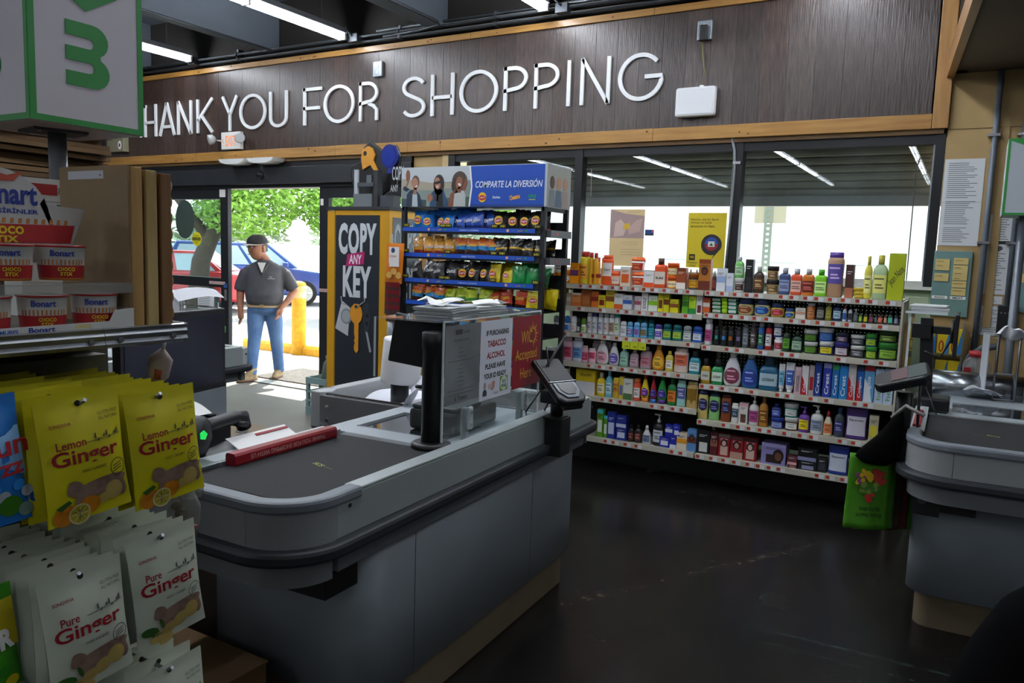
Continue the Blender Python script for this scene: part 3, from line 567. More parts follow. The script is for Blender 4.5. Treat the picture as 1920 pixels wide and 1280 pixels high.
MB().loft([(0.072, 0.072, 0), (0.072, 0.072, 0.018), (0.06, 0.06, 0.024)], M('101113', 0.45), 24).ob('foot', t); MB().loft([(0.037, 0.037, 0.02), (0.037, 0.037, 0.36), (0.040, 0.040, 0.362), (0.040, 0.040, 0.42), (0.032, 0.032, 0.425)], M('0c0d0f', 0.5), 22).ob('column', t)
MB().tube([(-0.035, -0.01, 0.22), (-0.062, -0.012, 0.22)], 0.007, BLACK).ob('knob', t)
t = thing('register_monitor', 'black register monitor seen from behind next to paper roll', 'monitor', CL(-0.20, 0.02, 1.245), CR)
MB().box(-0.012, 0.012, -0.13, 0.13, -0.09, 0.10, M('0d0d0f', 0.55)).xf(Matrix.Rotation(0.18, 4, 'Y') @ Matrix.Rotation(-1.15, 4, 'Z')).ob('panel', t, bev=0.006)
MB().tube([(0.02, -0.02, 0), (0.10, -0.10, 0.0)], 0.018, BLACK).ob('arm', t)
t = thing('acrylic_guard', 'clear acrylic guard panel with shelf top standing on the counter', 'guard', CL(0, 0, 0.885), CR)
MB().box(-0.033, -0.028, -0.115, 0.675, 0, 0.465, ACRY).ob('front_panel', t); MB().box(-0.30, -0.028, -0.16, 0.68, 0.465, 0.471, ACRY).ob('top_shelf', t); MB().box(-0.30, -0.03, 0.670, 0.675, 0.30, 0.465, ACRY).ob('side_panel', t)
WE = M('c9d3d3', 0.3)
for a in ((-0.034, -0.027, -0.118, -0.113, 0, 0.47), (-0.034, -0.0265, 0.674, 0.6775, 0.0, 0.465), (-0.034, -0.027, -0.118, 0.678, 0.463, 0.4685), (-0.303, -0.297, -0.163, -0.158, 0.25, 0.47)): MB().box(*a, WE).ob('panel_edge', t)
for y in (0.06, 0.515):
    MB().box(-0.052, -0.026, y - 0.016, y + 0.016, 0.0, 0.13, M('8f9698', 0.45)).ob('bracket', t, bev=0.008); MB().box(-0.028, -0.012, y - 0.014, y + 0.022, 0.045, 0.135, M('9aa1a3', 0.45)).ob('clamp', t, bev=0.008)
    for z in (0.065, 0.115): MB().tube([(-0.013, y + 0.004, z), (-0.009, y + 0.004, z)], 0.006, STEEL, 10).ob('screw', t)
def sheet(name, lb, y0, y1, z0, z1, m, tilt=0.0):
    t = thing(name, lb, 'sign', CL(-0.0265, (y0 + y1) / 2, (z0 + z1) / 2), CR); w, h = y1 - y0, z1 - z0
    MB().box(0, 0.0012, -w / 2, w / 2, -h / 2, h / 2, m).ob('paper', t); return t
gm = M('8f9396', 0.28, 0.35, c2='6b6f72', scale=4)
t = sheet('laminated_notice', 'grey glossy laminated notice listing participating carriers', -0.111, 0.136, 1.045, 1.335, gm)
box('title_box', 0.0013, 0.0018, -0.055, -0.008, 0.110, 0.128, M('3a3d40', 0.5), t); text('benefits', 0.045, 0.016, M('4a4d50', 0.6), t, (0.0016, 0.022, 0.119), RIGHT); text('Participating Carriers', 0.105, 0.013, M('33363a', 0.6), t, (0.0016, -0.012, 0.088), RIGHT)
for k in range(12): ww = rnd.uniform(0.02, 0.06) if k not in (3, 10, 11) else 0.18; box('text_line', 0.0013, 0.0017, -0.012 - ww / 2, -0.012 + ww / 2, 0.058 - k * 0.0155, 0.0605 - k * 0.0155, M('575b5e', 0.6), t)
text('& Transco', 0.09, 0.018, M('33363a', 0.6), t, (0.0016, -0.01, -0.127), RIGHT, bold=0.02)
t = sheet('age_notice', 'white age check notice with red and black lettering on acrylic guard', 0.141, 0.400, 1.024, 1.337, M('c6c9d2', 0.6))
KB = M('1c1c20', 0.6); RB = M('8c1f26', 0.6)
for s_, w_, z, m_, o_ in (('IF PURCHASING', 0.185, 0.107, KB, 0.005), ('TABACCO', 0.15, 0.064, RB, 0), ('ALCOHOL', 0.15, 0.018, RB, -0.005), ('PLEASE HAVE', 0.165, -0.025, KB, -0.007), ('YOUR ID READY', 0.185, -0.063, KB, -0.006)): text(s_, w_, 0.026 if m_ is RB else 0.021, m_, t, (0.0016, o_, z), RIGHT, bold=0.035, shear=0.06)
box('id_badge', 0.0013, 0.0018, 0.035, 0.100, -0.136, -0.077, M('7d8a2f', 0.6), t); MB().prism([(0.0675 + 0.029 * math.cos(k * PI / 10), -0.107 + 0.029 * math.sin(k * PI / 10)) for k in range(20)], 0.0018, 0.0022, M('b9cfc4', 0.6), 'x').ob('badge_disc', t); text('NO ID\nNO SALE', 0.042, 0.032, KB, t, (0.0026, 0.0675, -0.107), RIGHT, bold=0.02)
MB().prism([(-0.105, -0.14), (-0.072, -0.14), (-0.074, -0.122), (-0.082, -0.115), (-0.095, -0.115), (-0.103, -0.122)], 0.0013, 0.0018, M('23303a', 0.6), 'x').ob('figure_body', t); MB().prism([(-0.088 + 0.010 * math.cos(k * PI / 6), -0.100 + 0.014 * math.sin(k * PI / 6)) for k in range(12)], 0.0013, 0.0018, M('a98a78', 0.6), 'x').ob('figure_head', t)
MB().prism([(-0.04, -0.098), (-0.02, -0.085), (-0.006, -0.092), (-0.012, -0.115), (-0.03, -0.125), (-0.038, -0.118)], 0.0013, 0.0018, M('b0826a', 0.6), 'x').ob('hand_picture', t); box('card_picture', 0.0018, 0.0022, -0.062, -0.03, -0.115, -0.095, M('b9a0a4', 0.6), t); text('WE CHECK!', 0.04, 0.007, RB, t, (0.0016, 0.002, -0.138), RIGHT)
t = sheet('benefit_sign', 'red sign with yellow lettering and sun rays on the acrylic guard', 0.410, 0.674, 1.033, 1.337, M('8a1c2a', 0.5, noise=0.05))
YW_ = M('d0a92a', 0.5)
text('WIC', 0.105, 0.055, YW_, t, (0.0016, -0.005, 0.062), RIGHT, bold=0.0); text('Accepted', 0.20, 0.060, YW_, t, (0.0016, -0.005, -0.018), RIGHT); text('Here', 0.105, 0.046, YW_, t, (0.0016, -0.005, -0.092), RIGHT)
for k in range(11):
    a = -1.3 + k * 0.36; c_, s_ = math.cos(a), math.sin(a); r0, r1 = 0.027, 0.048 if k % 2 else 0.060
    MB().prism([(0.05 + r0 * c_ - 0.004 * s_, 0.066 + r0 * s_ + 0.004 * c_), (0.05 + r0 * c_ + 0.004 * s_, 0.066 + r0 * s_ - 0.004 * c_), (0.05 + r1 * c_, 0.066 + r1 * s_)], 0.0013, 0.0018, YW_, 'x').ob('sun_ray', t)
# magazines on the guard shelf
MAG = [M('b9bdc0', 0.7), M('9fa4a8', 0.7), M('c9cbc9', 0.7)]
for k in range(16):
    o = MB().box(-0.115, 0.115, -0.075, 0.075, 0, 0.0024, MAG[k % 3]).ob('free_paper', None, CL(-0.112 + rnd.uniform(-.006, .006), 0.03 + rnd.uniform(-.008, .008), 1.3565 + k * 0.0026), CR + PI / 2 + 0.12 + rnd.uniform(-.05, .05)); tag(o, 'thin grey newspaper, %s from the bottom of left pile on guard shelf' % ORDW[k], 'newspaper', 'papers piled on the guard shelf')
for k in range(12):
    o = MB().box(-0.10, 0.10, -0.07, 0.07, 0, 0.0026, MAG[(k + 1) % 3]).ob('free_paper', None, CL(-0.112 + rnd.uniform(-.006, .006), 0.262 + rnd.uniform(-.006, .006), 1.3565 + k * 0.0028), CR + PI / 2 - 0.10 + rnd.uniform(-.05, .05)); tag(o, 'thin printed newspaper, %s from the bottom of right pile on guard shelf' % ORDW[k], 'newspaper', 'papers piled on the guard shelf')
def crumple(name, lb, cat, loc, w, d, h, m, seed, rz=0, nx=18):
    r_ = random.Random(seed); hx = [(r_.uniform(0, 1), r_.uniform(0, 1), r_.uniform(-1, 1), r_.uniform(0.12, 0.3)) for _ in range(14)]
    def fn(u, v):
        z = 0
        for (a, b, g, s_) in hx: z += g * math.exp(-((u - a) ** 2 + (v - b) ** 2) / (2 * s_ * s_) * 2)
        return ((u - .5) * w + 0.015 * math.sin(9 * v + seed), (v - .5) * d + 0.015 * math.sin(8 * u), max(0, h * (0.35 + 0.4 * z)) + 0.001)
    o = MB().grid(fn, nx, nx, m, False).ob(name, None, loc, rz); s_ = o.modifiers.new('s', 'SOLIDIFY'); s_.thickness = 0.001; return tag(o, lb, cat)
crumple('crumpled_paper', 'white crumpled sheet sticking up from the left newspaper pile', 'paper', CL(-0.12, 0.0, 1.400), 0.12, 0.13, 0.04, WHITE, 3)
crumple('crumpled_paper', 'white folded sheet on the right newspaper pile', 'paper', CL(-0.10, 0.30, 1.391), 0.11, 0.11, 0.035, WHITE, 5)
# paper towel roll and plastic bags on the wing
t = thing('paper_towel_roll', 'large white paper towel roll with brown core on counter wing', 'paper roll', CL(-0.79, 0.68, 0.830), CR)
MB().loft([(0.045, 0.045, 0.0), (0.045, 0.045, 0.12)], M('16171a', 0.5), 16).ob('stand', t)
ro = MB()
RM = M('dadada', 0.85); n = 32; vs = []
for r_, z in ((0.028, 0), (0.096, 0), (0.098, 0.01), (0.098, 0.205), (0.095, 0.212), (0.028, 0.212)): vs += [(r_ * math.cos(2 * PI * k / n), r_ * math.sin(2 * PI * k / n), z) for k in range(n)]
fs = [[j * n + k, j * n + (k + 1) % n, ((j + 1) % 6) * n + (k + 1) % n, ((j + 1) % 6) * n + k] for j in range(6) for k in range(n)]
ro.add(vs, fs, RM, True); TR = Matrix.Translation((0, 0, 0.125)) @ Matrix.Rotation(0.10, 4, 'Y'); ro.xf(TR).ob('paper', t)
MB().loft([(0.0285, 0.0285, 0.002), (0.0285, 0.0285, 0.2125)], M('8a6a45', 0.8), 20).xf(TR).ob('core', t)
crumple('plastic_bag', 'flattened white plastic bag on steel wing of the counter', 'plastic bag', CL(-0.80, 0.75, 0.83), 0.44, 0.5, 0.06, M('dcdee6', 0.5), 11, 0.2)
o = crumple('plastic_bag', 'white plastic bag hanging up beside the paper towel roll', 'plastic bag', CL(-0.58, 0.50, 0.90), 0.30, 0.24, 0.07, M('d3d5e0', 0.5), 12, 0.3); o.rotation_euler = (0.3, -1.0, 0.2); o.location = CL(-0.56, 0.55, 0.98)
t = thing('receipt_printer', 'dark low printer box behind the acrylic guard', 'printer', CL(-0.20, 0.26, 0.890), CR); box('body', -0.12, 0.10, -0.17, 0.17, 0, 0.085, M('2b302e', 0.4), t, bev=0.015); box('lid', -0.11, 0.09, -0.16, 0.05, 0.086, 0.10, M('3a3f3d', 0.35), t, bev=0.004)
# card terminal on clamp post
t = thing('card_terminal', 'black card payment terminal on post clamped to the main counter', 'card terminal', CL(0.10, 0.60, 0.74), CR)
box('clamp_box', -0.026, 0.05, -0.058, 0.042, 0.0, 0.165, M('0b0b0c', 0.5), t, bev=0.003); MB().box(-0.10, 0.045, -0.072, 0.02, 0.165, 0.172, M('0b0b0c', 0.5)).ob('clamp_plate', t); MB().tube([(0.005, -0.01, 0.16), (0.005, -0.01, 0.27)], 0.028, BLACK, 14).ob('post', t)
box('swivel', -0.06, 0.04, -0.05, 0.03, 0.225, 0.28, BLACK, t, bev=0.006)
TT = Matrix.Translation((0.01, -0.005, 0.315)) @ Matrix.Scale(0.86, 4) @ Matrix.Rotation(-0.45, 4, 'Z') @ Matrix.Rotation(0.62, 4, 'Y')
MB().prism([(-0.16, -0.085), (0.12, -0.09), (0.15, -0.06), (0.15, 0.06), (0.12, 0.09), (-0.16, 0.085)], -0.02, 0.018, M('131417', 0.4), 'z').xf(TT).ob('housing', t, bev=0.010)
MB().box(-0.145, 0.005, -0.075, 0.075, 0.018, 0.022, M('15181b', 0.5)).xf(TT).ob('screen', t); MB().box(0.012, 0.016, -0.085, 0.085, 0.018, 0.025, STEEL).xf(TT).ob('trim_bar', t)
MB().prism([(0.03 + 0.115 * math.cos(a * PI / 10) if a <= 10 else 0, 0.075 * math.cos(0)) for a in range(0)] or [(0.02, -0.07), (0.08, -0.07), (0.125, -0.035), (0.125, 0.035), (0.08, 0.07), (0.02, 0.07)], 0.018, 0.024, M('5f676c', 0.35, 0.3), 'z').xf(TT).ob('reader_shroud', t, bev=0.004)
MB().prism([(0.03, -0.05), (0.075, -0.05), (0.105, -0.025), (0.105, 0.025), (0.075, 0.05), (0.03, 0.05)], 0.024, 0.027, M('0a0a0b', 0.3), 'z').xf(TT).ob('keypad_well', t)
MB().box(0.125, 0.155, -0.06, 0.06, -0.035, -0.015, BLACK).xf(TT).ob('card_slot', t)
MB().tube([(-0.05, -0.03, 0.30), (-0.12, -0.06, 0.18), (-0.14, 0.0, 0.14), (-0.08, 0.03, 0.16), (-0.04, 0.02, 0.24), (-0.05, 0.0, 0.40), (-0.07, 0.02, 0.46)], 0.004, BLACK).ob('cable', t); MB().tube([(-0.02, 0.0, 0.27), (-0.06, -0.02, 0.36), (-0.02, 0.10, 0.50)], 0.006, BLACK).ob('stylus_arm', t)
# barcode scanner in its cradle, printer, brown desk, dark monitor
SB = M('1a1c20', 0.42)
t = thing('scanner_cradle', 'black curved cradle holding the handheld barcode scanner', 'scanner stand', CL(-0.655, -0.60, 0.856), CR + 0.1)
def cr(u, v):
    y = -0.13 + 0.30 * u; wdt = 0.05 + 0.035 * math.sin(PI * u); a = PI * v
    return (wdt * math.cos(a), y, 0.006 + (0.028 + 0.035 * max(0, u - 0.62) / 0.38 + 0.035 * max(0, 0.25 - u) / 0.25) * math.sin(a))
MB().grid(cr, 14, 10, SB).ob('cradle', t); MB().box(-0.08, 0.08, -0.15, 0.17, 0, 0.008, SB).ob('foot', t, bev=0.003)
t = thing('barcode_scanner', 'black handheld barcode scanner with green window lying in cradle', 'barcode scanner', CL(-0.65, -0.59, 0.925), CR + 0.1)
MB().loft([(0.036, 0.030, -0.03), (0.042, 0.045, 0.0), (0.040, 0.055, 0.04), (0.030, 0.040, 0.09), (0.012, 0.014, 0.105)], SB, 16, 2.6).xf(Matrix.Translation((0, -0.09, 0.0)) @ Matrix.Rotation(-0.25, 4, 'X')).ob('head', t)
MB().tube([(0, -0.08, 0.055), (0, 0.0, 0.062), (0, 0.10, 0.066), (0, 0.135, 0.06), (0, 0.15, 0.02)], [0.026, 0.024, 0.025, 0.030, 0.026], SB, 12).ob('handle', t)
MB().loft([(0.031, 0.034, 0.0), (0.031, 0.034, 0.02)], M('111214', 0.4), 14, 2.6).xf(Matrix.Translation((0, 0.125, 0.03)) @ Matrix.Rotation(-0.2, 4, 'X')).ob('grip_ring', t)
MB().prism([(-0.105, 0.035), (-0.085, 0.03), (-0.075, 0.048), (-0.09, 0.062), (-0.106, 0.055)], 0.0405, 0.0435, M('1fd457', 0.4, emit=0.5), 'x').ob('status_window', t)
t = thing('service_desk', 'brown laminate cashier desk behind the main counter', 'desk', (-2.83, 2.05, 0))
box('desktop', -0.5, 0.42, -0.55, 0.50, 0.72, 0.75, M('6a5638', 0.5, noise=0.1, scale=4), t, bev=0.003); box('pedestal', -0.45, 0.36, -0.5, 0.44, 0, 0.72, M('3b3128', 0.7), t); MB().tube([(0.02, 0.36, 0.751), (0.02, 0.36, 0.752)], 0.03, BLACK, 16).ob('cable_hole', t)
t = thing('label_printer', 'black printer box with white paper sheet on top, behind scanner', 'printer', (-2.62, 1.98, 0.75)); box('body', -0.14, 0.11, -0.16, 0.12, 0, 0.165, M('111113', 0.45), t, bev=0.006); box('slot', -0.09, 0.08, 0.04, 0.07, 0.165, 0.175, BLACK, t)
MB().grid(lambda u, v: (-0.1 + 0.17 * u, -0.14 + 0.2 * v, 0.18 + 0.035 * math.sin(PI * (0.3 + 0.7 * u))), 8, 4, WHITE).ob('paper_sheet', t)
t = thing('lane_monitor', 'large dark navy monitor in black bezel behind the wood crate', 'monitor', (-2.93, 2.40, 0.95), -(PI / 2) + 0.224)
MB().box(0, 0.62, -0.02, 0.02, 0.0, 0.36, M('0b0c10', 0.5)).ob('bezel', t, bev=0.004); MB().box(0.022, 0.60, 0.02, 0.022, 0.025, 0.335, M('101428', 0.3)).ob('screen', t)
MB().box(0.26, 0.34, -0.05, -0.015, -0.18, 0.2, BLACK).ob('stand', t); MB().box(0.2, 0.4, -0.12, 0.05, -0.2, -0.18, BLACK).ob('stand_foot', t)
# ---- on the right counter
t = thing('checkout_divider', 'short red divider standing at the left corner of right counter', 'divider', RL(-0.045, -0.45, 0.893), 0.012); box('bar', -0.016, 0.016, -0.2, 0.2, 0.0, 0.036, REDB, t, bev=0.005)
t = thing('card_terminal', 'black card payment terminal tilted on post at right counter', 'card terminal', RL(-0.10, -0.70, 0.80), 0)
box('clamp_box', -0.04, 0.05, -0.05, 0.05, -0.05, 0.10, BLACK, t); MB().tube([(0, 0, 0.08), (0, 0, 0.27)], 0.033, BLACK, 14).ob('post', t); MB().tube([(0.06, 0.05, 0.0), (0.055, 0.03, 0.3)], 0.006, BLACK).ob('rod', t)
TT = Matrix.Translation((0.0, -0.03, 0.335)) @ Matrix.Rotation(-0.35, 4, 'Y') @ Matrix.Rotation(0.30, 4, 'X')
MB().prism([(-0.10, -0.07), (0.075, -0.08), (0.095, -0.05), (0.095, 0.06), (0.07, 0.08), (-0.10, 0.07), (-0.12, 0.04), (-0.12, -0.04)], -0.02, 0.02, M('16171a', 0.45), 'z').xf(TT).ob('housing', t, bev=0.008)
MB().box(0.02, 0.085, -0.062, 0.062, 0.02, 0.0225, M('515a58', 0.1)).xf(TT).ob('screen', t); MB().box(-0.05, 0.015, -0.055, 0.055, 0.02, 0.0225, M('4f3335', 0.4)).xf(TT).ob('keypad', t)
t = thing('register_pole', 'black upright pole with tilted register monitor on right counter', 'monitor', RL(-0.035, 0.02, 0.89), 0)
box('foot', -0.05, 0.11, -0.09, 0.09, 0, 0.07, M('141517', 0.45), t, bev=0.01); MB().prism([(-0.03, 0.07), (0.03, 0.07), (0.005, 0.46), (-0.05, 0.46)], -0.03, 0.03, BLACK, 'y').ob('column', t); box('head_block', -0.085, 0.0, -0.05, 0.05, 0.36, 0.43, BLACK, t); box('arm', -0.02, 0.09, -0.03, 0.03, 0.385, 0.42, BLACK, t); MB().tube([(0.085, 0, 0.40), (0.10, 0, 0.40)], 0.06, BLACK, 18).ob('mount_disc', t)
MB().box(0.10, 0.118, -0.17, 0.17, 0.29, 0.49, M('0c0c0e', 0.5)).ob('monitor_panel', t, bev=0.003); MB().tube([(0.09, -0.02, 0.36), (0.05, -0.06, 0.27), (-0.02, -0.08, 0.30)], 0.004, BLACK).ob('cable', t); MB().tube([(0.0, -0.05, 0.12), (0.06, -0.13, 0.0), (0.0, -0.12, -0.01), (-0.03, -0.06, 0.10)], 0.003, BLACK).ob('cable', t)
t = thing('steel_roller', 'shiny steel cylinder cover across far end of the right counter', 'steel cover', RL(0.32, 0.68, 0.90), 0)
MB().tube([(-0.40, 0, 0.03), (0.10, 0, 0.03)], 0.09, M('8f9296', 0.25, 1.0), 26).ob('cylinder', t); MB().tube([(0.05, 0, 0.03), (0.065, 0, 0.03)], 0.092, M('5b5e62', 0.3, 1.0), 26).ob('band', t)
t = thing('acrylic_guard', 'clear acrylic guard stand with papers on top at right counter', 'guard', RL(-0.15, 0.62, 0.89), 0)
MB().box(0, 0.005, -0.20, 0.20, 0, 0.46, ACRY).ob('front_panel', t); MB().box(-0.02, 0.18, -0.22, 0.20, 0.46, 0.468, ACRY).ob('top_shelf', t); MB().box(-0.004, 0.008, -0.206, -0.198, 0, 0.465, WE).ob('panel_edge', t); MB().box(-0.022, 0.182, -0.224, -0.214, 0.458, 0.470, WE).ob('panel_edge', t)
for k in range(6):
    o = MB().box(-0.09, 0.09, -0.12, 0.12, 0, 0.005, MAG[k % 3]).ob('free_paper', None, RL(-0.06 + rnd.uniform(-.006, .006), 0.60, 1.3585 + k * 0.0052), rnd.uniform(-.06, .06)); tag(o, 'grey newspaper, %s from the bottom of the right guard pile' % ORDW[k], 'newspaper', 'papers on the right guard shelf')
t = thing('wire_bag_rack', 'wire rack stuffed with white plastic bags at the right edge', 'bag rack', (0.17, 4.95, 0.88))
for xx in (0, 0.10): MB().tube([(xx, 0, 0.0), (xx, 0, 0.34), (xx + 0.01, 0.03, 0.37), (xx + 0.01, 0.12, 0.37), (xx + 0.01, 0.14, 0.0)], 0.005, STEEL).ob('wire', t)
for z in (0.02, 0.16): MB().tube([(0, 0, z), (0.1, 0, z)], 0.004, STEEL).ob('wire', t)
MB().box(-0.05, -0.045, -0.03, 0.10, 0.06, 0.37, M('b9bcc2', 0.6)).xf(Matrix.Rotation(0.2, 4, 'Z')).ob('notice_board', t)
for k, z in enumerate((0.32, 0.27, 0.225, 0.18, 0.14)): text(['PURCHASING', 'TABACCO', 'ALCOHOL', 'PLEASE HAVE', 'YOUR ID READY'][k], 0.09, 0.016, RB if k in (1, 2) else KB, t, (-0.055, 0.022, z), (PI / 2, 0, -PI / 2 + 0.2))
crumple('plastic_bag', 'white bunched plastic bag on top of the wire rack', 'plastic bag', (0.24, 4.98, 1.2), 0.16, 0.16, 0.10, M('cfd0d4', 0.5), 21)
crumple('plastic_bag', 'white bunched plastic bag at the foot of wire rack', 'plastic bag', (0.13, 4.98, 0.90), 0.18, 0.16, 0.10, M('b9bac0', 0.5), 22)
t = thing('water_jug', 'clear plastic jug with red lid beside the wire rack', 'jug', (0.09, 5.30, 0.88)); MB().loft([(0.06, 0.06, 0), (0.075, 0.075, 0.03), (0.075, 0.075, 0.17), (0.035, 0.035, 0.21)], CLEAR, 16).ob('jug_body', t); MB().loft([(0.045, 0.045, 0.21), (0.05, 0.05, 0.24)], M('a81e22', 0.5), 14).ob('lid', t); box('label', -0.065, -0.03, -0.078, -0.074, 0.04, 0.15, M('a81e22', 0.5), t)
o = MB().tube([(0.03, 6.1, 0.92), (0.06, 6.05, 1.02), (0.12, 6.0, 1.08), (0.2, 6.0, 1.1)], 0.022, M('5b6167', 0.5), 12).ob('flexible_hose'); tag(o, 'grey bent flexible conduit behind the right counter', 'hose')
# white box hung on the right counter's front, bracket
t = thing('counter_sensor_plate', 'black square plate with ring under the right counter edge', 'plate', RL(0.02, -0.86, 0.63), 0); box('plate', -0.05, 0.05, -0.02, 0.0, -0.03, 0.07, BLACK, t); MB().tube([(-0.015, -0.024, 0.035), (-0.015, -0.02, 0.035)], 0.018, M('4a4c50', 0.4, 0.5), 18).ob('ring', t)
# reusable bags hanging at the corner
GB = M('4f9a12', 0.65, c2='3f8210', scale=6)
def tote(lb, loc, rz, m, detail, tilt=0.0):
    t = thing('tote_bag', lb, 'tote bag', loc, rz, 'tote bags hung on right counter')
    def fn(u, v): return ((u - .5) * (0.17 + 0.01 * v), -0.006 * math.sin(PI * u) * (0.5 + v) - 0.004 * math.sin(7 * u + 5 * v), -0.33 * v)
    o = MB().grid(fn, 10, 14, m, True).ob('bag_panel', t); s_ = o.modifiers.new('s', 'SOLIDIFY'); s_.thickness = 0.006
    for a in (-0.04, 0.04): MB().tube([(a, 0, -0.01), (a * 0.8, 0.01, 0.02), (0, 0.02, 0.045)], 0.005, m).ob('handle', t)
    if detail:
        VG = ['d8b416', 'c9352a', '2e6b1c', '7c9a3a', 'b7312a', '8b4a78', 'e08a1e', 'd9d2a0', '3f7f2a', 'a8202a']
        r_ = random.Random(4)
        for k in range(46):
            a = 2 * PI * k / 46; q = 1 - 0.45 * (k % 3) / 2; hx = 0.0036 * 16 * math.sin(a) ** 3 / 1.0 * 0.95 * q; hz = 0.0036 * (13 * math.cos(a) - 5 * math.cos(2 * a) - 2 * math.cos(3 * a) - math.cos(4 * a)) * 1.25 * q
            rr = r_.uniform(0.008, 0.014); c_ = VG[r_.randrange(len(VG))] if abs(hx) > 0.02 or hz < 0 else 'd8b416'
            if hx < -0.02 and hz > 0.0: c_ = 'd8b416' if k % 2 else '8b4a78'
            if hx > 0.02 and hz > 0.0: c_ = 'b7312a'
            if hz < 0: c_ = '3f7f2a' if k % 2 else '7c9a3a'
            if hz < -0.045: c_ = 'c9352a'
            MB().prism([(hx + rr * math.cos(b * PI / 5), -0.125 + hz + rr * math.sin(b * PI / 5)) for b in range(10)], -0.022 - 0.0003 * (k % 9), -0.0195, M(c_, 0.6), 'y').ob('vegetable_print', t)
        text('THANK YOU FOR', 0.085, 0.017, M('16240c', 0.6), t, (0.005, -0.0215, -0.238), bold=0.015); text('SHOPPING WITH US', 0.105, 0.017, M('16240c', 0.6), t, (0.005, -0.0215, -0.265), bold=0.015)
    return t
for k, (lb, m_) in enumerate((('green tote bag printed with vegetable heart, hanging in front', GB), ('plain green tote bag second from front', GB), ('dark brown patterned tote bag third from front', M('4a2a18', 0.7, c2='1e1a0c', scale=20)), ('dark red tote bag fourth from front', M('5a1c14', 0.7)), ('plain green tote bag hanging rearmost by the counter', GB))):
    tote(lb, RL(-0.205 + 0.028 * k, -0.78 + 0.055 * k, 0.80 - 0.012 * k), 0.42 + (0.25 if k else 0) , m_, k == 0)
t = thing('black_shopping_bag', 'bunched black cloth bag hanging above the green tote', 'bag', RL(-0.135, -0.80, 0.90), 0)
MB().loft([(0.012, 0.012, 0.10, None, .03, .0), (0.03, 0.028, 0.05, None, .02, 0), (0.05, 0.04, -0.01, None, 0, 0), (0.075, 0.045, -0.07, None, -.03, 0), (0.085, 0.045, -0.11, None, -.05, 0), (0.05, 0.03, -0.135, None, -.05, 0)][::-1], M('040404', 1.0, spec=0.1), 14).ob('cloth', t); MB().tube([(0, 0, 0.07), (0.05, -0.02, 0.13), (0.12, -0.04, 0.10)], 0.008, M('8a8680', 0.6)).ob('tie', t)

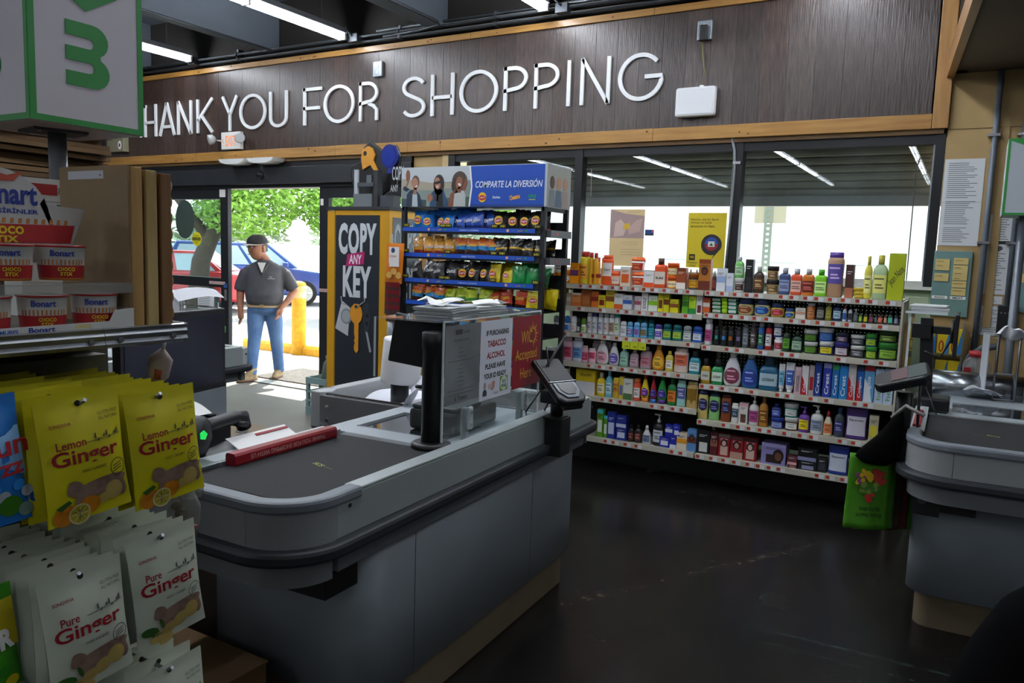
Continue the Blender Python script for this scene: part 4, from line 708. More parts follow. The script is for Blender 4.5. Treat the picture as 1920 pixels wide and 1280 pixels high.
PROD = """L1|-2.704|1.392|0.09|0.249|lot|e8890c|e8890c|f0e6da||tall orange lotion bottle with white oval label
L1|-2.639|1.392|0.071|0.102|jar|e8890c|e8890c|f0e6da||small orange cream jar with white oval
L1|-2.569|1.392|0.07|0.153|box|e8920e|d98108|6a3a66||orange carton with purple swirl
L1|-2.498|1.392|0.078|0.242|can|d9c21c|a5301e|e8a032||tall yellow lotion tube with dark red cap, front of a row
L1|-2.437|1.392|0.034|0.236|can|e0a81c|c23a24|||yellow tube with red cap, second in its row
L1|-2.401|1.392|0.034|0.233|can|e0a81c|c23a24|||yellow tube with red cap, third in its row
L1|-2.407|1.392|0.086|0.079|jar|e0b81c|a5301e|e07c14||small yellow jar with red lid
L1|-2.304|1.392|0.088|0.22|lot|e8541c|e8541c|f3ece6|Caro|orange lotion bottle with white band
L1|-2.246|1.392|0.101|0.105|tub|e9703a|e0541c|f0d8c8|Caro|squat orange cream jar with pale label
L1|-2.157|1.392|0.078|0.14|box|e8cdb8|e9e9e4|e0621c||white and orange soap carton with pale green top
L1|-2.067|1.392|0.105|0.105|tub|e4e4e2|e0621c|c23a1c||white flared cream jar with orange lid, lower one
L1|-2.073|1.497|0.105|0.107|tub|e4e4e2|e0621c|c23a1c||white flared cream jar with orange lid, stacked on top
L1|-1.976|1.392|0.075|0.112|box|e8e8e6|e8e8e6|e0501c||white carton with orange bottom band
L1|-1.896|1.392|0.086|0.21|sq|e8501a|5a4030|e8d8c8|KAI|square orange-red lotion bottle with brown cap
L1|-1.802|1.392|0.084|0.089|jar|e89a14|e05a14|f0dcae|KAI|lower yellow jar of the two stacked ones with orange lid
L1|-1.808|1.481|0.085|0.09|jar|e89a14|e05a14|f0dcae|KAI|upper yellow jar of the two stacked ones with orange lid
L1|-1.738|1.392|0.065|0.148|box|9c4a20|7a3a18|efe9e0||brown carton with white oval emblem
L1|-1.651|1.392|0.086|0.114|jar|5a5450|8a4a1a|d09a1c||dark grey jar with brown lid and yellow panel
L1|-1.573|1.392|0.081|0.213|box|b06a1c|8a3a10|6a2a14||orange-brown tall hair product carton
L2|-2.728|1.223|0.054|0.112|box|a8a832|b8b040|d8d890||olive yellow carton at far left of second shelf
L2|-2.664|1.223|0.063|0.124|box|c0b424|c8bc30|e0dc98||yellow carton with round seed emblem
L2|-2.606|1.223|0.04|0.094|box|a89888|a89888|c8beb0||narrow beige carton between yellow and orange ones
L2|-2.543|1.223|0.075|0.098|box|e09050|e8e0d8|d07030||pale orange carton with white flap
L2|-2.462|1.223|0.078|0.126|box|b0622c|b0622c|c87840||brown-orange carton row beside pale orange one
L2|-2.39|1.223|0.055|0.118|box|d8702c|d8702c|8a2418||orange carton with red berries
L2|-2.333|1.223|0.054|0.093|box|d8c418|d8c418|8a2418||yellow carton with red berries
L2|-2.268|1.223|0.067|0.132|box|d8c01c|e0c828|7a4a18||tall yellow cocoa carton
L2|-2.2|1.223|0.066|0.112|box|e2e2e0|e2e2e0|d85a24||white carton with orange vertical stripe
L2|-2.13|1.223|0.069|0.104|box|dfe2e8|dfe2e8|3a62b0||white carton with blue band
L2|-2.05|1.223|0.048|0.101|box|d8ccd0|d8ccd0|a05060||white and pink narrow carton
L2|-1.998|1.223|0.047|0.131|box|e4e4e2|e4e4e2|e4e4e2|IDOLE|tall narrow white carton with vertical word
L2|-1.935|1.223|0.067|0.111|box|dfe4da|dfe4da|8ac81c||white aloe carton with lime green bottom
L2|-1.878|1.223|0.039|0.133|box|d8d014|d8d014|6a3418||left yellow-green carton with brown bottom
L2|-1.835|1.223|0.038|0.136|box|d8d014|d8d014|6a3418||right yellow-green carton with brown bottom
L2|-1.777|1.223|0.061|0.094|box|d8d018|d8d018|8a4a1c||short yellow carton with brown picture
L2|-1.698|1.223|0.045|0.128|box|5aa01c|7ac81c|2a6a14||green carton with dark bean
L2|-1.646|1.223|0.049|0.124|box|a8d41c|d8e018|1e8a3a||lime and green carton
L2|-1.597|1.223|0.041|0.13|box|e0dcd8|e0dcd8|6a1a28||white carton with maroon bottle picture
L3|-2.714|1.025|0.045|0.114|roll|dfe0e2|8a8e94|2a2a5a||grey capped roll-on deodorant with navy label
L3|-2.665|1.025|0.04|0.117|roll|dfe0e2|8a8e94|c8c8ce||grey capped roll-on deodorant with pale label
L3|-2.618|1.025|0.045|0.117|roll|dfe0e2|1e6fc0|4a7ad0||blue capped roll-on deodorant
L3|-2.564|1.025|0.053|0.12|roll|e6e6e6|e6e6e6|f0dce0||white capped roll-on deodorant
L3|-2.518|1.025|0.026|0.103|roll|20222a|20222a|c8c8c8||narrow black roll-on deodorant
L3|-2.479|1.025|0.043|0.11|roll|e6e6e4|4a7a1c|a8c87a||green capped roll-on deodorant
L3|-2.432|1.025|0.043|0.153|can|dcdee2|e4e4e6|c8b8c0||white deodorant spray, first from left
L3|-2.389|1.025|0.042|0.152|can|dcdee2|2a4ab8|d0d4dc||white deodorant spray with blue cap
L3|-2.341|1.025|0.042|0.156|can|dcdee4|e4e4e6|b8b8d0||white deodorant spray, third from left
L3|-2.297|1.025|0.042|0.154|can|dcdee4|e4e4e6|d8c8c8||white deodorant spray, fourth from left
L3|-2.252|1.025|0.046|0.154|can|dcdee2|e4e4e6|a88a6a||white deodorant spray with tan picture
L3|-2.207|1.025|0.046|0.161|can|dcdee2|2aa89a|c8d8b8||white deodorant spray with teal cap
L3|-2.155|1.025|0.049|0.109|stk|e4e6e8|e4e6e8|d0d4d8||plain white deodorant stick
L3|-2.103|1.025|0.045|0.109|stk|6ab0e0|7abce8|6a5a9a||sky blue deodorant stick, left of three
L3|-2.051|1.025|0.048|0.109|stk|6ab0e0|7abce8|8a6ab0||sky blue deodorant stick, middle of three
L3|-1.997|1.025|0.052|0.109|stk|6ab0e0|7abce8|8a7a4a||sky blue deodorant stick, right of three
L3|-1.94|1.025|0.044|0.109|stk|2a9aa8|1e8a98|1e6a88||teal deodorant stick with dark band
L3|-1.885|1.025|0.055|0.106|stk|dfe0ea|4a3a9a|5a4ab0||white deodorant stick with purple cap
L3|-1.821|1.025|0.062|0.114|stk|0f6a70|0f6068|a8c83a||left dark teal deodorant stick with check mark
L3|-1.747|1.025|0.069|0.112|stk|0f6a70|0f6068|a8c83a||right dark teal deodorant stick with check mark
L3|-1.673|1.025|0.06|0.11|stk|8a9094|9aa0a4|d0dcd4||grey deodorant stick
L3|-1.601|1.025|0.067|0.112|stk|1a5ab8|1a4aa0|d8e0ec||royal blue deodorant stick at shelf end
L4|-2.747|0.8|0.051|0.088|box|e0e6e6|e0e6e6|2a8aa8||left small white soap carton
L4|-2.68|0.8|0.073|0.094|box|e0e6e6|e0e6e6|5ac0c0||right small white soap carton
L4|-2.601|0.8|0.072|0.179|pow|e0b8c8|e8c8d4|c04a6a||pink baby powder bottle
L4|-2.521|0.8|0.08|0.182|pow|dfe4ee|e4e8f0|6a9ad0||white baby powder bottle
L4|-2.454|0.8|0.048|0.126|pow|e0b0c0|e8c8d0|c02a4a||small pink baby powder bottle
L4|-2.397|0.8|0.06|0.111|lot|e8c0cc|e8d0d8|d04a6a||small pink baby lotion bottle
L4|-2.318|0.8|0.103|0.182|tear|e4e4e6|e8e8ea|e8a8b8||large white teardrop baby lotion with pink label
L4|-2.221|0.8|0.08|0.167|tear|e4e4e6|e8e8ea|6a5ab8||white teardrop baby lotion with purple label
L4|-2.139|0.8|0.07|0.138|oil|8ab8a8|9ac8b8|a8d8c0||clear green baby oil bottle
L4|-2.059|0.8|0.069|0.13|oil|a8909a|b8a0a8|d8b0c0||small clear pinkish baby oil bottle
L4|-1.972|0.8|0.088|0.161|oil|a8909a|b8a0a8|c87a8a||large clear pinkish baby oil bottle
L4|-1.877|0.8|0.094|0.177|tear|d08a14|d8a020|e8b83a||amber teardrop baby shampoo
L4|-1.793|0.8|0.057|0.146|oil|d0c04a|d8c83a|e8e4d8||small yellow oil bottle with yellow cap
L4|-1.708|0.8|0.104|0.173|lot|e0cac0|e4d4cc|d86a4a||large pale pink lotion bottle with orange band
L4|-1.608|0.8|0.079|0.163|mou|1a8a98|1a2a2e|c8dce0||teal mouthwash bottle at end of left section
L5|-2.438|0.557|0.158|0.188|box|d8bc18|d8bc18|e4e4e8|Quchi|wide yellow baby set box with white panel
L5|-2.314|0.557|0.068|0.176|bot|e0c01c|e4e4e4|e8dcb8||yellow baby cologne with white cap
L5|-2.248|0.557|0.054|0.199|bot|6ab8d0|7ac8e0|b8dce8||light blue baby shampoo bottle
L5|-2.191|0.557|0.054|0.153|lot|d0a83a|e0d020|c88a2a||small yellow baby shampoo with bear label
L5|-2.146|0.557|0.032|0.166|box|d8c048|d8c048|5a6ab0||narrow yellow carton with blue marks
L5|-2.093|0.557|0.07|0.156|box|d8dcd0|d8dcd0|4a6a3a||white carton with green window
L5|-2.027|0.557|0.053|0.163|can|d8502a|e87a3a|e8ded8||orange-red repellent spray
L5|-1.966|0.557|0.064|0.198|pin|e0c81c|b03a1c|5a2a8a|orange|yellow bowling pin bottle with orange base
L5|-1.902|0.557|0.051|0.197|pin|a81c2a|8a1420|3a2a8a|blue|red bowling pin bottle with blue base
L5|-1.836|0.557|0.071|0.204|pin|1e9a3a|1a7a30|3a2a8a|purple|green bowling pin bottle with purple base
L5|-1.762|0.557|0.065|0.193|bot|1e7a3a|1e6a34|e07a2a||green repellent spray bottle
L5|-1.691|0.557|0.065|0.189|lot|9ad0c8|a8dcd4|5a5a9a||pale aqua lotion bottle
L5|-1.613|0.557|0.08|0.186|lot|c8a868|c8b078|8a6a1c|V|beige lotion bottle with large letter V
L6|-2.303|0.247|0.047|0.211|box|5a9a24|4ac0d8|d8dcd0||tall green carton with penguin picture
L6|-2.257|0.247|0.029|0.168|box|5a9a24|4ac0d8|d8dcd0||short green carton with penguin picture
L6|-2.211|0.247|0.063|0.199|box|1e2f8a|1e2f8a|c8d0e8||tall navy carton at left of bottom shelf
L6|-2.129|0.247|0.079|0.097|box|1e2f8a|1e2f8a|c8d0e8||lower navy carton of the stacked pair
L6|-2.133|0.344|0.079|0.088|box|1e2f8a|1e2f8a|c8d0e8||upper navy carton of the stacked pair
L6|-2.054|0.247|0.045|0.124|bot|241a1a|181414|5a2a24||left dark brown bottle on bottom shelf
L6|-2.0|0.247|0.053|0.131|bot|241a1a|181414|5a2a24||right dark brown bottle on bottom shelf
L6|-1.934|0.247|0.06|0.136|spr|d8d8d4|d8d8d4|6a7a9a||white bottle with grey-blue label beside dark bottles
L6|-1.85|0.247|0.083|0.231|pum|14161a|c8ccd0|c8ccd4||tall black pump bottle with white label
L6|-1.793|0.247|0.075|0.078|box|1e2a9a|1e2a9a|d8dce8||lower left blue carton of bottom shelf cluster
L6|-1.728|0.247|0.046|0.095|box|1e2a9a|1e2a9a|d8dce8||lower right blue carton of bottom shelf cluster
L6|-1.764|0.326|0.054|0.089|box|1e2a9a|1e2a9a|d8dce8||upper left blue carton of bottom shelf cluster
L6|-1.708|0.342|0.05|0.081|box|1e2a9a|1e2a9a|d8dce8||upper right blue carton of bottom shelf cluster
L6|-1.665|0.247|0.073|0.124|box|dccfb8|dccfb8|e0981c||white carton with orange gradient side
L6|-1.593|0.247|0.065|0.158|box|5a8ac0|5a8ac0|6a3a24||blue hair dye carton with a face
R6|-1.511|0.245|0.089|0.168|box|1a1a1c|1a1a1c|d4d4d2||black and white square carton
R6|-1.435|0.245|0.051|0.167|box|5a1a20|3a1418|8a5a48||first dark red hair dye carton
R6|-1.364|0.245|0.079|0.159|box|8a1a22|5a5a58|c8a898||second red hair dye carton with brown hair
R6|-1.276|0.245|0.086|0.153|box|8a1a22|4a2a28|b08878||third red hair dye carton with auburn hair
R6|-1.185|0.245|0.084|0.155|box|8a1a22|2a1a1a|c8b0a0||fourth red hair dye carton with black hair
R6|-1.03|0.245|0.158|0.142|box|8a80b8|9a94c0|2a1a18||wide lilac hair relaxer box with portrait
R6|-0.899|0.245|0.06|-0.041|box|3a1a20|3a1a20|c87a78||bottom thin dark pink carton of the stack
R6|-0.903|0.245|0.059|0.02|box|3a1a20|3a1a20|c87a78||second thin dark pink carton of the stack
R6|-0.907|0.265|0.06|0.058|box|5a2a30|5a2a30|d8a0a0||top thin pink carton of the stack
R6|-0.804|0.245|0.115|-0.025|box|141416|141416|8a8ab0||bottom black tray carton in the stack
R6|-0.81|0.245|0.115|0.061|box|141416|141416|8a8ab0||middle black tray carton in the stack
R6|-0.816|0.306|0.115|0.082|box|141416|141416|8a8ab0||top black tray carton in the stack
R6|-0.72|0.245|0.054|0.097|box|1a1a1e|1a1a1e|3a3a44||plain dark carton beside the blue pouch
R6|-0.627|0.245|0.126|0.19|pou|1a3a9a|1a3a9a|c8d0e0|Epsom|royal blue salt pouch
R5|-1.53|0.492|0.071|0.196|lot|d0bc6a|1e2a5a|2a2a50||pale yellow lotion bottle with navy oval
R5|-1.45|0.492|0.076|0.191|lot|8ac878|1e2a5a|2a2a50||pale green lotion bottle with navy oval
R5|-1.369|0.492|0.069|0.193|lot|8a4420|3a2420|2a2a50||brown lotion bottle with navy oval
R5|-1.305|0.492|0.049|0.137|lot|dcdcd8|e4e4e2|3a4a5a||short white lotion bottle
R5|-1.248|0.492|0.056|0.145|box|dcd4cc|d8a0a8|5a3a34||small white lotion carton with pink top
R5|-1.18|0.492|0.063|0.205|pum|d8d8d6|dcdcda|b04a8a||tall white lotion pump with magenta print
R5|-1.115|0.492|0.058|0.205|bot|b0762c|a06a24|7a4a18||tall amber lotion bottle
R5|-1.027|0.492|0.082|0.074|jar|1e2a7a|1e3a9a|8a9ad0||lower blue cream jar beside amber bottle
R5|-1.034|0.566|0.061|0.094|bot|1e2a6a|2a3a8a|4a5ab0||upper blue bottle standing on the blue jar
R5|-0.933|0.492|0.09|0.087|jar|5a2a1a|d4d4d2|e4e4e2||lower white and brown butter tub
R5|-0.941|0.579|0.09|0.093|jar|2a9a8a|d4d4d2|e4e4e2||upper white and teal butter tub
R5|-0.855|0.492|0.068|0.169|pum|6a3a9a|7a4ab0|e0c81c||purple pump bottle with pink bottom
R5|-0.775|0.492|0.078|0.187|pum|dcdcda|e0e0de|8a98b0||round white lotion pump
R5|-0.704|0.492|0.054|0.161|spr|d8ccb0|a81c2a|d87a4a||cream nail polish remover with red cap
R5|-0.638|0.492|0.059|0.19|bot|3a444a|2a5a8a|3a3a6a||dark clear bottle with blue cap
R5|-0.536|0.492|0.129|0.204|pou|4a2a78|4a2a78|d0ccd8|Epsom|purple salt pouch
R5|-0.434|0.492|0.053|0.169|box|b8b09a|c8c0aa|d8c83a||beige and yellow tube carton at shelf end
R4|-1.527|0.743|0.067|0.175|mou|b08a14|14181a|c8c8b8|LISTERINE|yellow mouthwash bottle
R4|-1.445|0.743|0.08|0.176|mou|0f8a4a|14181a|c8d8c8|LISTERINE|green mouthwash bottle
R4|-1.344|0.743|0.119|0.234|tear|dcdce0|e0e0e2|7a3a4a||white rinse bottle with maroon diamond label
R4|-1.224|0.743|0.112|0.234|tear|1a5a9a|b8c0c8|2a3a8a||blue rinse bottle with white cap
R4|-1.099|0.743|0.127|0.231|mou|0f5a80|1a3a4a|a8c0cc|LISTERINE|large blue-green mouthwash bottle
R4|-1.014|0.743|0.04|0.189|tub2|dcdce0|dcdce0|6ab0d0||left white toothpaste tube standing on cap
R4|-0.961|0.743|0.059|0.202|tub2|dcdce2|dcdce2|3a5ab0||right white toothpaste tube standing on cap
R4|-0.909|0.743|0.039|0.179|box|c8a8b0|d0b8c0|a85a6a|SANOGEL|pink toothpaste carton
R4|-0.865|0.743|0.042|0.19|box|d8d4d4|d8d4d4|b01c24|Colgate|slim white and red toothpaste carton
R4|-0.824|0.743|0.031|0.198|box|a89a9c|a89a9c|a01c24||narrow grey and red toothpaste carton
R4|-0.786|0.743|0.038|0.219|box|1a3a8a|1a3a8a|c8d0e0|Crest|navy toothpaste carton
R4|-0.73|0.743|0.048|0.221|box|2a3aa0|8a90c8|c8d0e8|Crest|violet-blue toothpaste carton
R4|-0.68|0.743|0.04|0.216|box|1a6ab0|2a9a5a|e0e8f0|Crest|blue and green toothpaste carton
R4|-0.631|0.743|0.05|0.214|box|1a7ac0|1a7ac0|d8e8f4|Crest|bright blue toothpaste carton
R4|-0.581|0.743|0.046|0.229|box|c8c0c0|c8c0c0|b01c24|Colgate|white toothpaste carton with red half
R4|-0.533|0.743|0.039|0.22|box|1a5aa8|1a2a5a|b01c24|Colgate|blue and red toothpaste carton with yellow patch
R4|-0.481|0.743|0.057|0.229|box|5a9ac8|b01c24|d8e0e8|Colgate|blue, red and green toothpaste carton
R4|-0.423|0.743|0.048|0.215|box|a8bcd8|b0c4e0|dce4dc|hello|left pale blue toothpaste carton
R4|-0.37|0.743|0.052|0.22|box|a8bcd8|b0c4e0|dce4dc|hello|right pale blue toothpaste carton
R3|-1.525|1.016|0.051|0.178|can|dcdce0|e4e4e6|c04a8a||tall white spray can with pink chevrons
R3|-1.465|1.016|0.039|0.135|can|1a1c20|141416|1a8a7a||black body spray with teal mark
R3|-1.415|1.016|0.043|0.135|can|1a1c20|141416|2a7ac0||black body spray with blue and red mark
R3|-1.368|1.016|0.042|0.135|can|1a1a1c|141416|c06a1c||black body spray with orange mark
R3|-1.316|1.016|0.046|0.139|can|1c1a20|141416|7a6a9a||black body spray with mauve mark
R3|-1.269|1.016|0.041|0.164|can|5a6066|4a5056|8a9098||dark grey body spray
R3|-1.217|1.016|0.041|0.179|can|3a2e2e|4a4648|5a5050||brown-grey deodorant can
R3|-1.167|1.016|0.04|0.179|can|2a5aa8|8a9098|3a6a4a||blue deodorant can with grey cap
R3|-1.117|1.016|0.043|0.179|can|a81c20|1a1a1c|d8d8d8||black and red shaving foam can
R3|-1.052|1.016|0.056|0.091|can|dcdcdc|e4e4e4|8a2a34||lower white and maroon shaving tub
R3|-1.06|1.107|0.057|0.103|jar|2a4aa0|dcdcdc|dcdce0||upper white and blue shaving tub
R3|-1.001|1.016|0.047|0.159|bot|14301e|0f1a14|5aa02a||slim dark green aftershave bottle
R3|-0.935|1.016|0.066|0.136|bot|14402a|0f2018|9ab8a0||wide dark green aftershave bottle
R3|-0.849|1.016|0.084|0.077|jar|24382a|d4d4d2|5a8a2a||lower dark green hair gel jar with white lid
R3|-0.854|1.093|0.085|0.079|jar|24382a|d4d4d2|5a8a2a||upper dark green hair gel jar with white lid
R3|-0.754|1.016|0.088|0.088|jar|1a3a8a|d4d4d2|d8c81c||lower blue hair gel jar with white lid
R3|-0.761|1.104|0.089|0.086|jar|1a4a98|d4d4d2|4a7ac0||upper blue hair gel jar with white lid
R3|-0.662|1.016|0.087|0.089|jar|5a2034|2a2a7a|d8d0d8||maroon hair gel jar with blue lid
R3|-0.663|1.105|0.075|0.062|jar|2a2a4a|2a2a4a|6a5a6a||dark gel jar on top of the maroon one
R3|-0.567|1.016|0.086|0.077|jar|141416|d4d4d2|5a5a60||lower black hair gel jar with white lid
R3|-0.572|1.093|0.086|0.068|jar|141416|d4d4d2|5a5a60||upper black hair gel jar with white lid
R3|-0.487|1.016|0.066|0.077|jar|2a6a2a|3a9a3a|a8c83a||lower green styling gel jar
R3|-0.493|1.093|0.066|0.081|jar|1a4a7a|3a9a3a|a8c83a||upper blue-green styling gel jar
R3|-0.393|1.016|0.115|0.109|jar|2e443c|2a7a2a|8ab83a||large lower green styling gel tub
R3|-0.4|1.125|0.116|0.08|jar|1e2e24|244a24|5a7a2a||large upper dark green styling gel tub
R2|-1.547|1.24|0.048|0.101|box|c85a24|a83a2a|d8d0c8||orange soap multipack at left of right section
R2|-1.476|1.24|0.061|0.028|soap|1a7a3a|1a7a3a|d0dcd0||dark green soap bar, lowest of its stack
R2|-1.478|1.268|0.062|0.026|soap|1a7a3a|1a7a3a|d0dcd0||dark green soap bar, second of its stack
R2|-1.479|1.294|0.062|0.025|soap|1a7a3a|1a7a3a|d0dcd0||dark green soap bar, third of its stack
R2|-1.481|1.319|0.061|0.026|soap|1a7a3a|1a7a3a|d0dcd0||dark green soap bar, topmost of its stack
R2|-1.421|1.242|0.039|0.03|soap|9ac81c|9ac81c|||lime soap bar, lowest of its stack
R2|-1.423|1.272|0.039|0.025|soap|9ac81c|9ac81c|||lime soap bar, second of its stack
R2|-1.424|1.297|0.039|0.026|soap|9ac81c|9ac81c|||lime soap bar, third of its stack
R2|-1.426|1.323|0.039|0.025|soap|9ac81c|9ac81c|||lime soap bar, topmost of its stack
R2|-1.368|1.242|0.057|0.029|soap|3aa080|3aa080|e0e8e4||green and white soap bar, lowest of its stack
R2|-1.37|1.271|0.057|0.026|soap|3aa080|3aa080|e0e8e4||green and white soap bar, second of its stack
R2|-1.371|1.297|0.056|0.025|soap|3aa080|3aa080|e0e8e4||green and white soap bar, third of its stack
R2|-1.373|1.322|0.057|0.025|soap|3aa080|3aa080|e0e8e4||green and white soap bar, topmost of its stack
R2|-1.288|1.24|0.106|0.109|vas|cfc48a|24386a|8a4a2a||large petroleum jelly jar with brown label
R2|-1.176|1.24|0.106|0.112|vas|cfc48a|24386a|1a4aa0||large petroleum jelly jar with blue label
R2|-1.074|1.24|0.088|0.093|vas|d0b84a|24386a|b02a34||medium petroleum jelly jar with red label
R2|-0.996|1.24|0.06|0.062|vas|d0b84a|2a4a8a|1a4aa0||small petroleum jelly jar with blue label
R2|-0.925|1.24|0.061|0.07|box|e0dcd0|e0dcd0|d0a08a||small white carton with red drop
R2|-0.863|1.24|0.051|0.102|can|c8783a|d8d8d4|d8905a||orange balm can with white cap
R2|-0.803|1.24|0.048|0.116|bot|2a2a28|1e1e1c|8a8a80||dark oil bottle
R2|-0.754|1.24|0.038|0.116|oil|7a7a1c|6a6a1c|a8a040||olive oil bottle
R2|-0.703|1.24|0.05|0.119|bot|1a2a5a|1a2048|a8c8dc||navy bottle with pale blue label
R2|-0.657|1.24|0.024|0.101|bot|c8d0e0|b02a34|2a5aa8||slim white bottle with red cap
R2|-0.625|1.24|0.024|0.1|bot|c8ccd0|20242a|3a3a40||slim black and white bottle
R2|-0.593|1.24|0.024|0.085|bot|4a4e54|b8bcc0|6a6e74||small grey bottle with pale cap
R2|-0.563|1.24|0.021|0.073|bot|3a4a2a|1a1c1a|8ac03a||tiny bottle with green label
R2|-0.534|1.24|0.024|0.072|bot|3a3a1c|1a1c1a|c8c02a||tiny bottle with yellow label
R2|-0.502|1.24|0.026|0.074|bot|3a2a30|1a1a1c|8a4a5a||tiny bottle with plum label
R2|-0.474|1.24|0.015|0.072|bot|2a3438|1a1a1c|5a7a7a||tiny bottle with slate label
R2|-0.45|1.24|0.026|0.071|bot|4a2a24|1a1a1c|e0705a||tiny bottle with coral label
R2|-0.421|1.24|0.017|0.073|bot|4a342a|1a1a1c|d8a088||tiny bottle with peach label
R2|-0.394|1.24|0.028|0.078|bot|2a4a40|1a1a1c|4ab098||tiny bottle with turquoise label
R2|-0.361|1.24|0.022|0.073|bot|2a2a3a|1a1a1c|8a8ab0||tiny bottle with lavender label
R1|-1.505|1.392|0.029|0.135|bot|4a1c14|c8c8c8|7a3a2a||dark brown slim bottle at seam of the shelves
R1|-1.457|1.392|0.061|0.155|box|dce0e6|dce0e6|9ab0d8||white perm kit carton
R1|-1.397|1.392|0.046|0.125|box|dce0ea|dce0ea|b0bce0||small white carton beside the perm kit
R1|-1.334|1.392|0.067|0.095|jar|e0e0dc|e0e0dc|3a2a24||white cream jar below green bottle
R1|-1.34|1.487|0.06|0.143|bot|7ac068|d8dcd8|b8dcb0||light green bottle with white cap, standing on jar
R1|-1.271|1.392|0.051|0.222|box|141416|141416|2a2a2c||tall black carton
R1|-1.207|1.392|0.069|0.178|bot|3a2418|d8d8d6|6a4a2a||dark brown bottle with white cap
R1|-1.117|1.392|0.084|0.094|jar|c0a070|2a2420|6a5030||lower tan jar with black lid
R1|-1.12|1.486|0.074|0.088|jar|c0a070|2a2420|6a5030||upper tan jar with black lid
R1|-1.04|1.392|0.07|0.174|sq|3a4a78|b8bcc0|8a98c0||blue square shower gel with silver cap
R1|-0.966|1.392|0.069|0.17|sq|d84a1c|b8bcc0|e8b0a0||red-orange square shower gel with silver cap
R1|-0.892|1.392|0.071|0.173|sq|c8700c|b8bcc0|6a1c14||amber square shower gel with silver cap
R1|-0.816|1.392|0.073|0.172|sq|7ac81c|4ab01c|c8f090||lime square shower gel with green cap
R1|-0.733|1.392|0.1|0.284|lot|b08a6a|4a2a8a|5a4a9a||large amber body wash with purple cap
R1|-0.645|1.392|0.048|0.209|box|4a2a24|4a2a24|b06a4a||brown cosmetics carton
R1|-0.583|1.392|0.063|0.021|soap|b8a020|b8a020|||gold wrapped soap, lowest of stack
R1|-0.585|1.413|0.064|0.023|soap|b8a020|b8a020|||gold wrapped soap, second of stack
R1|-0.587|1.436|0.064|0.024|soap|b8a020|b8a020|||gold wrapped soap, third of stack
R1|-0.539|1.392|0.047|0.266|bot|d8cc4a|e0d050|e8e48a||tall yellow cologne bottle
R1|-0.472|1.392|0.086|0.274|bot|a8c094|d8cc5a|e0dc7a||large pale green splash bottle with yellow cap
R1|-0.381|1.392|0.09|0.287|box|a8b414|a8b414|a8b414|Jean Nate|tall lime carton with black script"""

# ================================================================ toiletries gondola
GO = M('bdb8a8', 0.5, noise=0.06, scale=5); GOD = M('15161a', 0.8)
SH = {'L': (1.392, 1.223, 1.025, 0.80, 0.557, 0.247), 'R': (1.392, 1.24, 1.016, 0.743, 0.492, 0.245)}
gd = thing('gondola_shelf', 'cream steel gondola of toiletries below the windows', 'shelf unit', (0, 0, 0))
TAGR = M('b2331c', 0.6); TAGW = M('d4d6d8', 0.6); tagm = MB().box(-0.030, -0.006, -0.0022, 0, -0.021, -0.002, TAGR).box(-0.006, 0.026, -0.0022, 0, -0.029, -0.002, TAGW).mesh('price_tag')
for s_, xa, xb in (('L', -2.775, -1.563), ('R', -1.553, -0.335)):
    for k, z in enumerate(SH[s_]):
        m_ = box('shelf_board', xa, xb, 5.305, 5.74, z - 0.022, z - 0.001, GO, gd); box('price_rail', xa, xb, 5.296, 5.306, z - 0.036, z, GO, gd)
        x = xa + 0.04
        while x < xb - 0.04:
            if rnd.random() < 0.8: mkob('price_tag', tagm, m_, (x, 5.2955, z - 0.003))
            x += rnd.uniform(0.062, 0.10)
    for k, z in enumerate(SH[s_]):
        pass
for i in range(3): box('sale_tag', -2.135 + 0.062 * i, -2.076 + 0.062 * i, 5.285, 5.2875, 0.94, 0.995, M('c6d01c', 0.6), gd); 
for i in range(3): text('1.99', 0.026, 0.012, PRINTK, gd, (-2.10 + 0.062 * i, 5.2845, 0.957), bold=0.02)
# pegboard back with real holes, right half; plain dark backs
pb = MB(); sp = 0.0254; n_x = int(1.21 / sp); n_z = int(1.12 / sp); h_ = 0.0026
vid = {}
def V_(x, z):
    k = (round(x, 5), round(z, 5))
    if k not in vid: vid[k] = len(pb.v); pb.v.append((x, 5.745, z))
    return vid[k]
pm_ = pb.mi(M('17181a', 0.8))
for i in range(n_x):
    for j in range(n_z):
        x0 = -1.55 + i * sp; z0 = 0.27 + j * sp; cx, cz = x0 + sp / 2, z0 + sp / 2
        o = [V_(x0, z0), V_(x0 + sp, z0), V_(x0 + sp, z0 + sp), V_(x0, z0 + sp)]
        if (cz > 0.62):
            q_ = [V_(cx - h_, cz - h_), V_(cx + h_, cz - h_), V_(cx + h_, cz + h_), V_(cx - h_, cz + h_)]
            for a in range(4): pb.f.append([o[a], o[(a + 1) % 4], q_[(a + 1) % 4], q_[a]]); pb.m.append(pm_); pb.sm.append(False)
        else: pb.f.append(o); pb.m.append(pm_); pb.sm.append(False)
pb.ob('pegboard', gd)
box('back_panel', -2.775, -1.553, 5.742, 5.75, 0.2, 1.38, GOD, gd)
for x in (-2.785, -1.563, -0.345): box('upright', x, x + 0.022, 5.735, 5.79, 0, 1.40, GO, gd)
for x in (-2.777, -1.560, -0.342):
    for z in SH['R']: MB().prism([(5.306, z - 0.022), (5.74, z - 0.022), (5.74, z - 0.07)], x, x + 0.003, GO, 'x').ob('shelf_bracket', gd)
box('end_panel', -0.334, -0.322, 5.30, 5.76, 0.0, 1.385, GO, gd); box('slot_strip', -0.3215, -0.3205, 5.66, 5.70, 0.2, 1.38, M('3b3a34', 0.7), gd)
box('base_kick', -2.775, -0.335, 5.58, 5.74, 0, 0.21, M('0d0d0e', 0.6), gd)
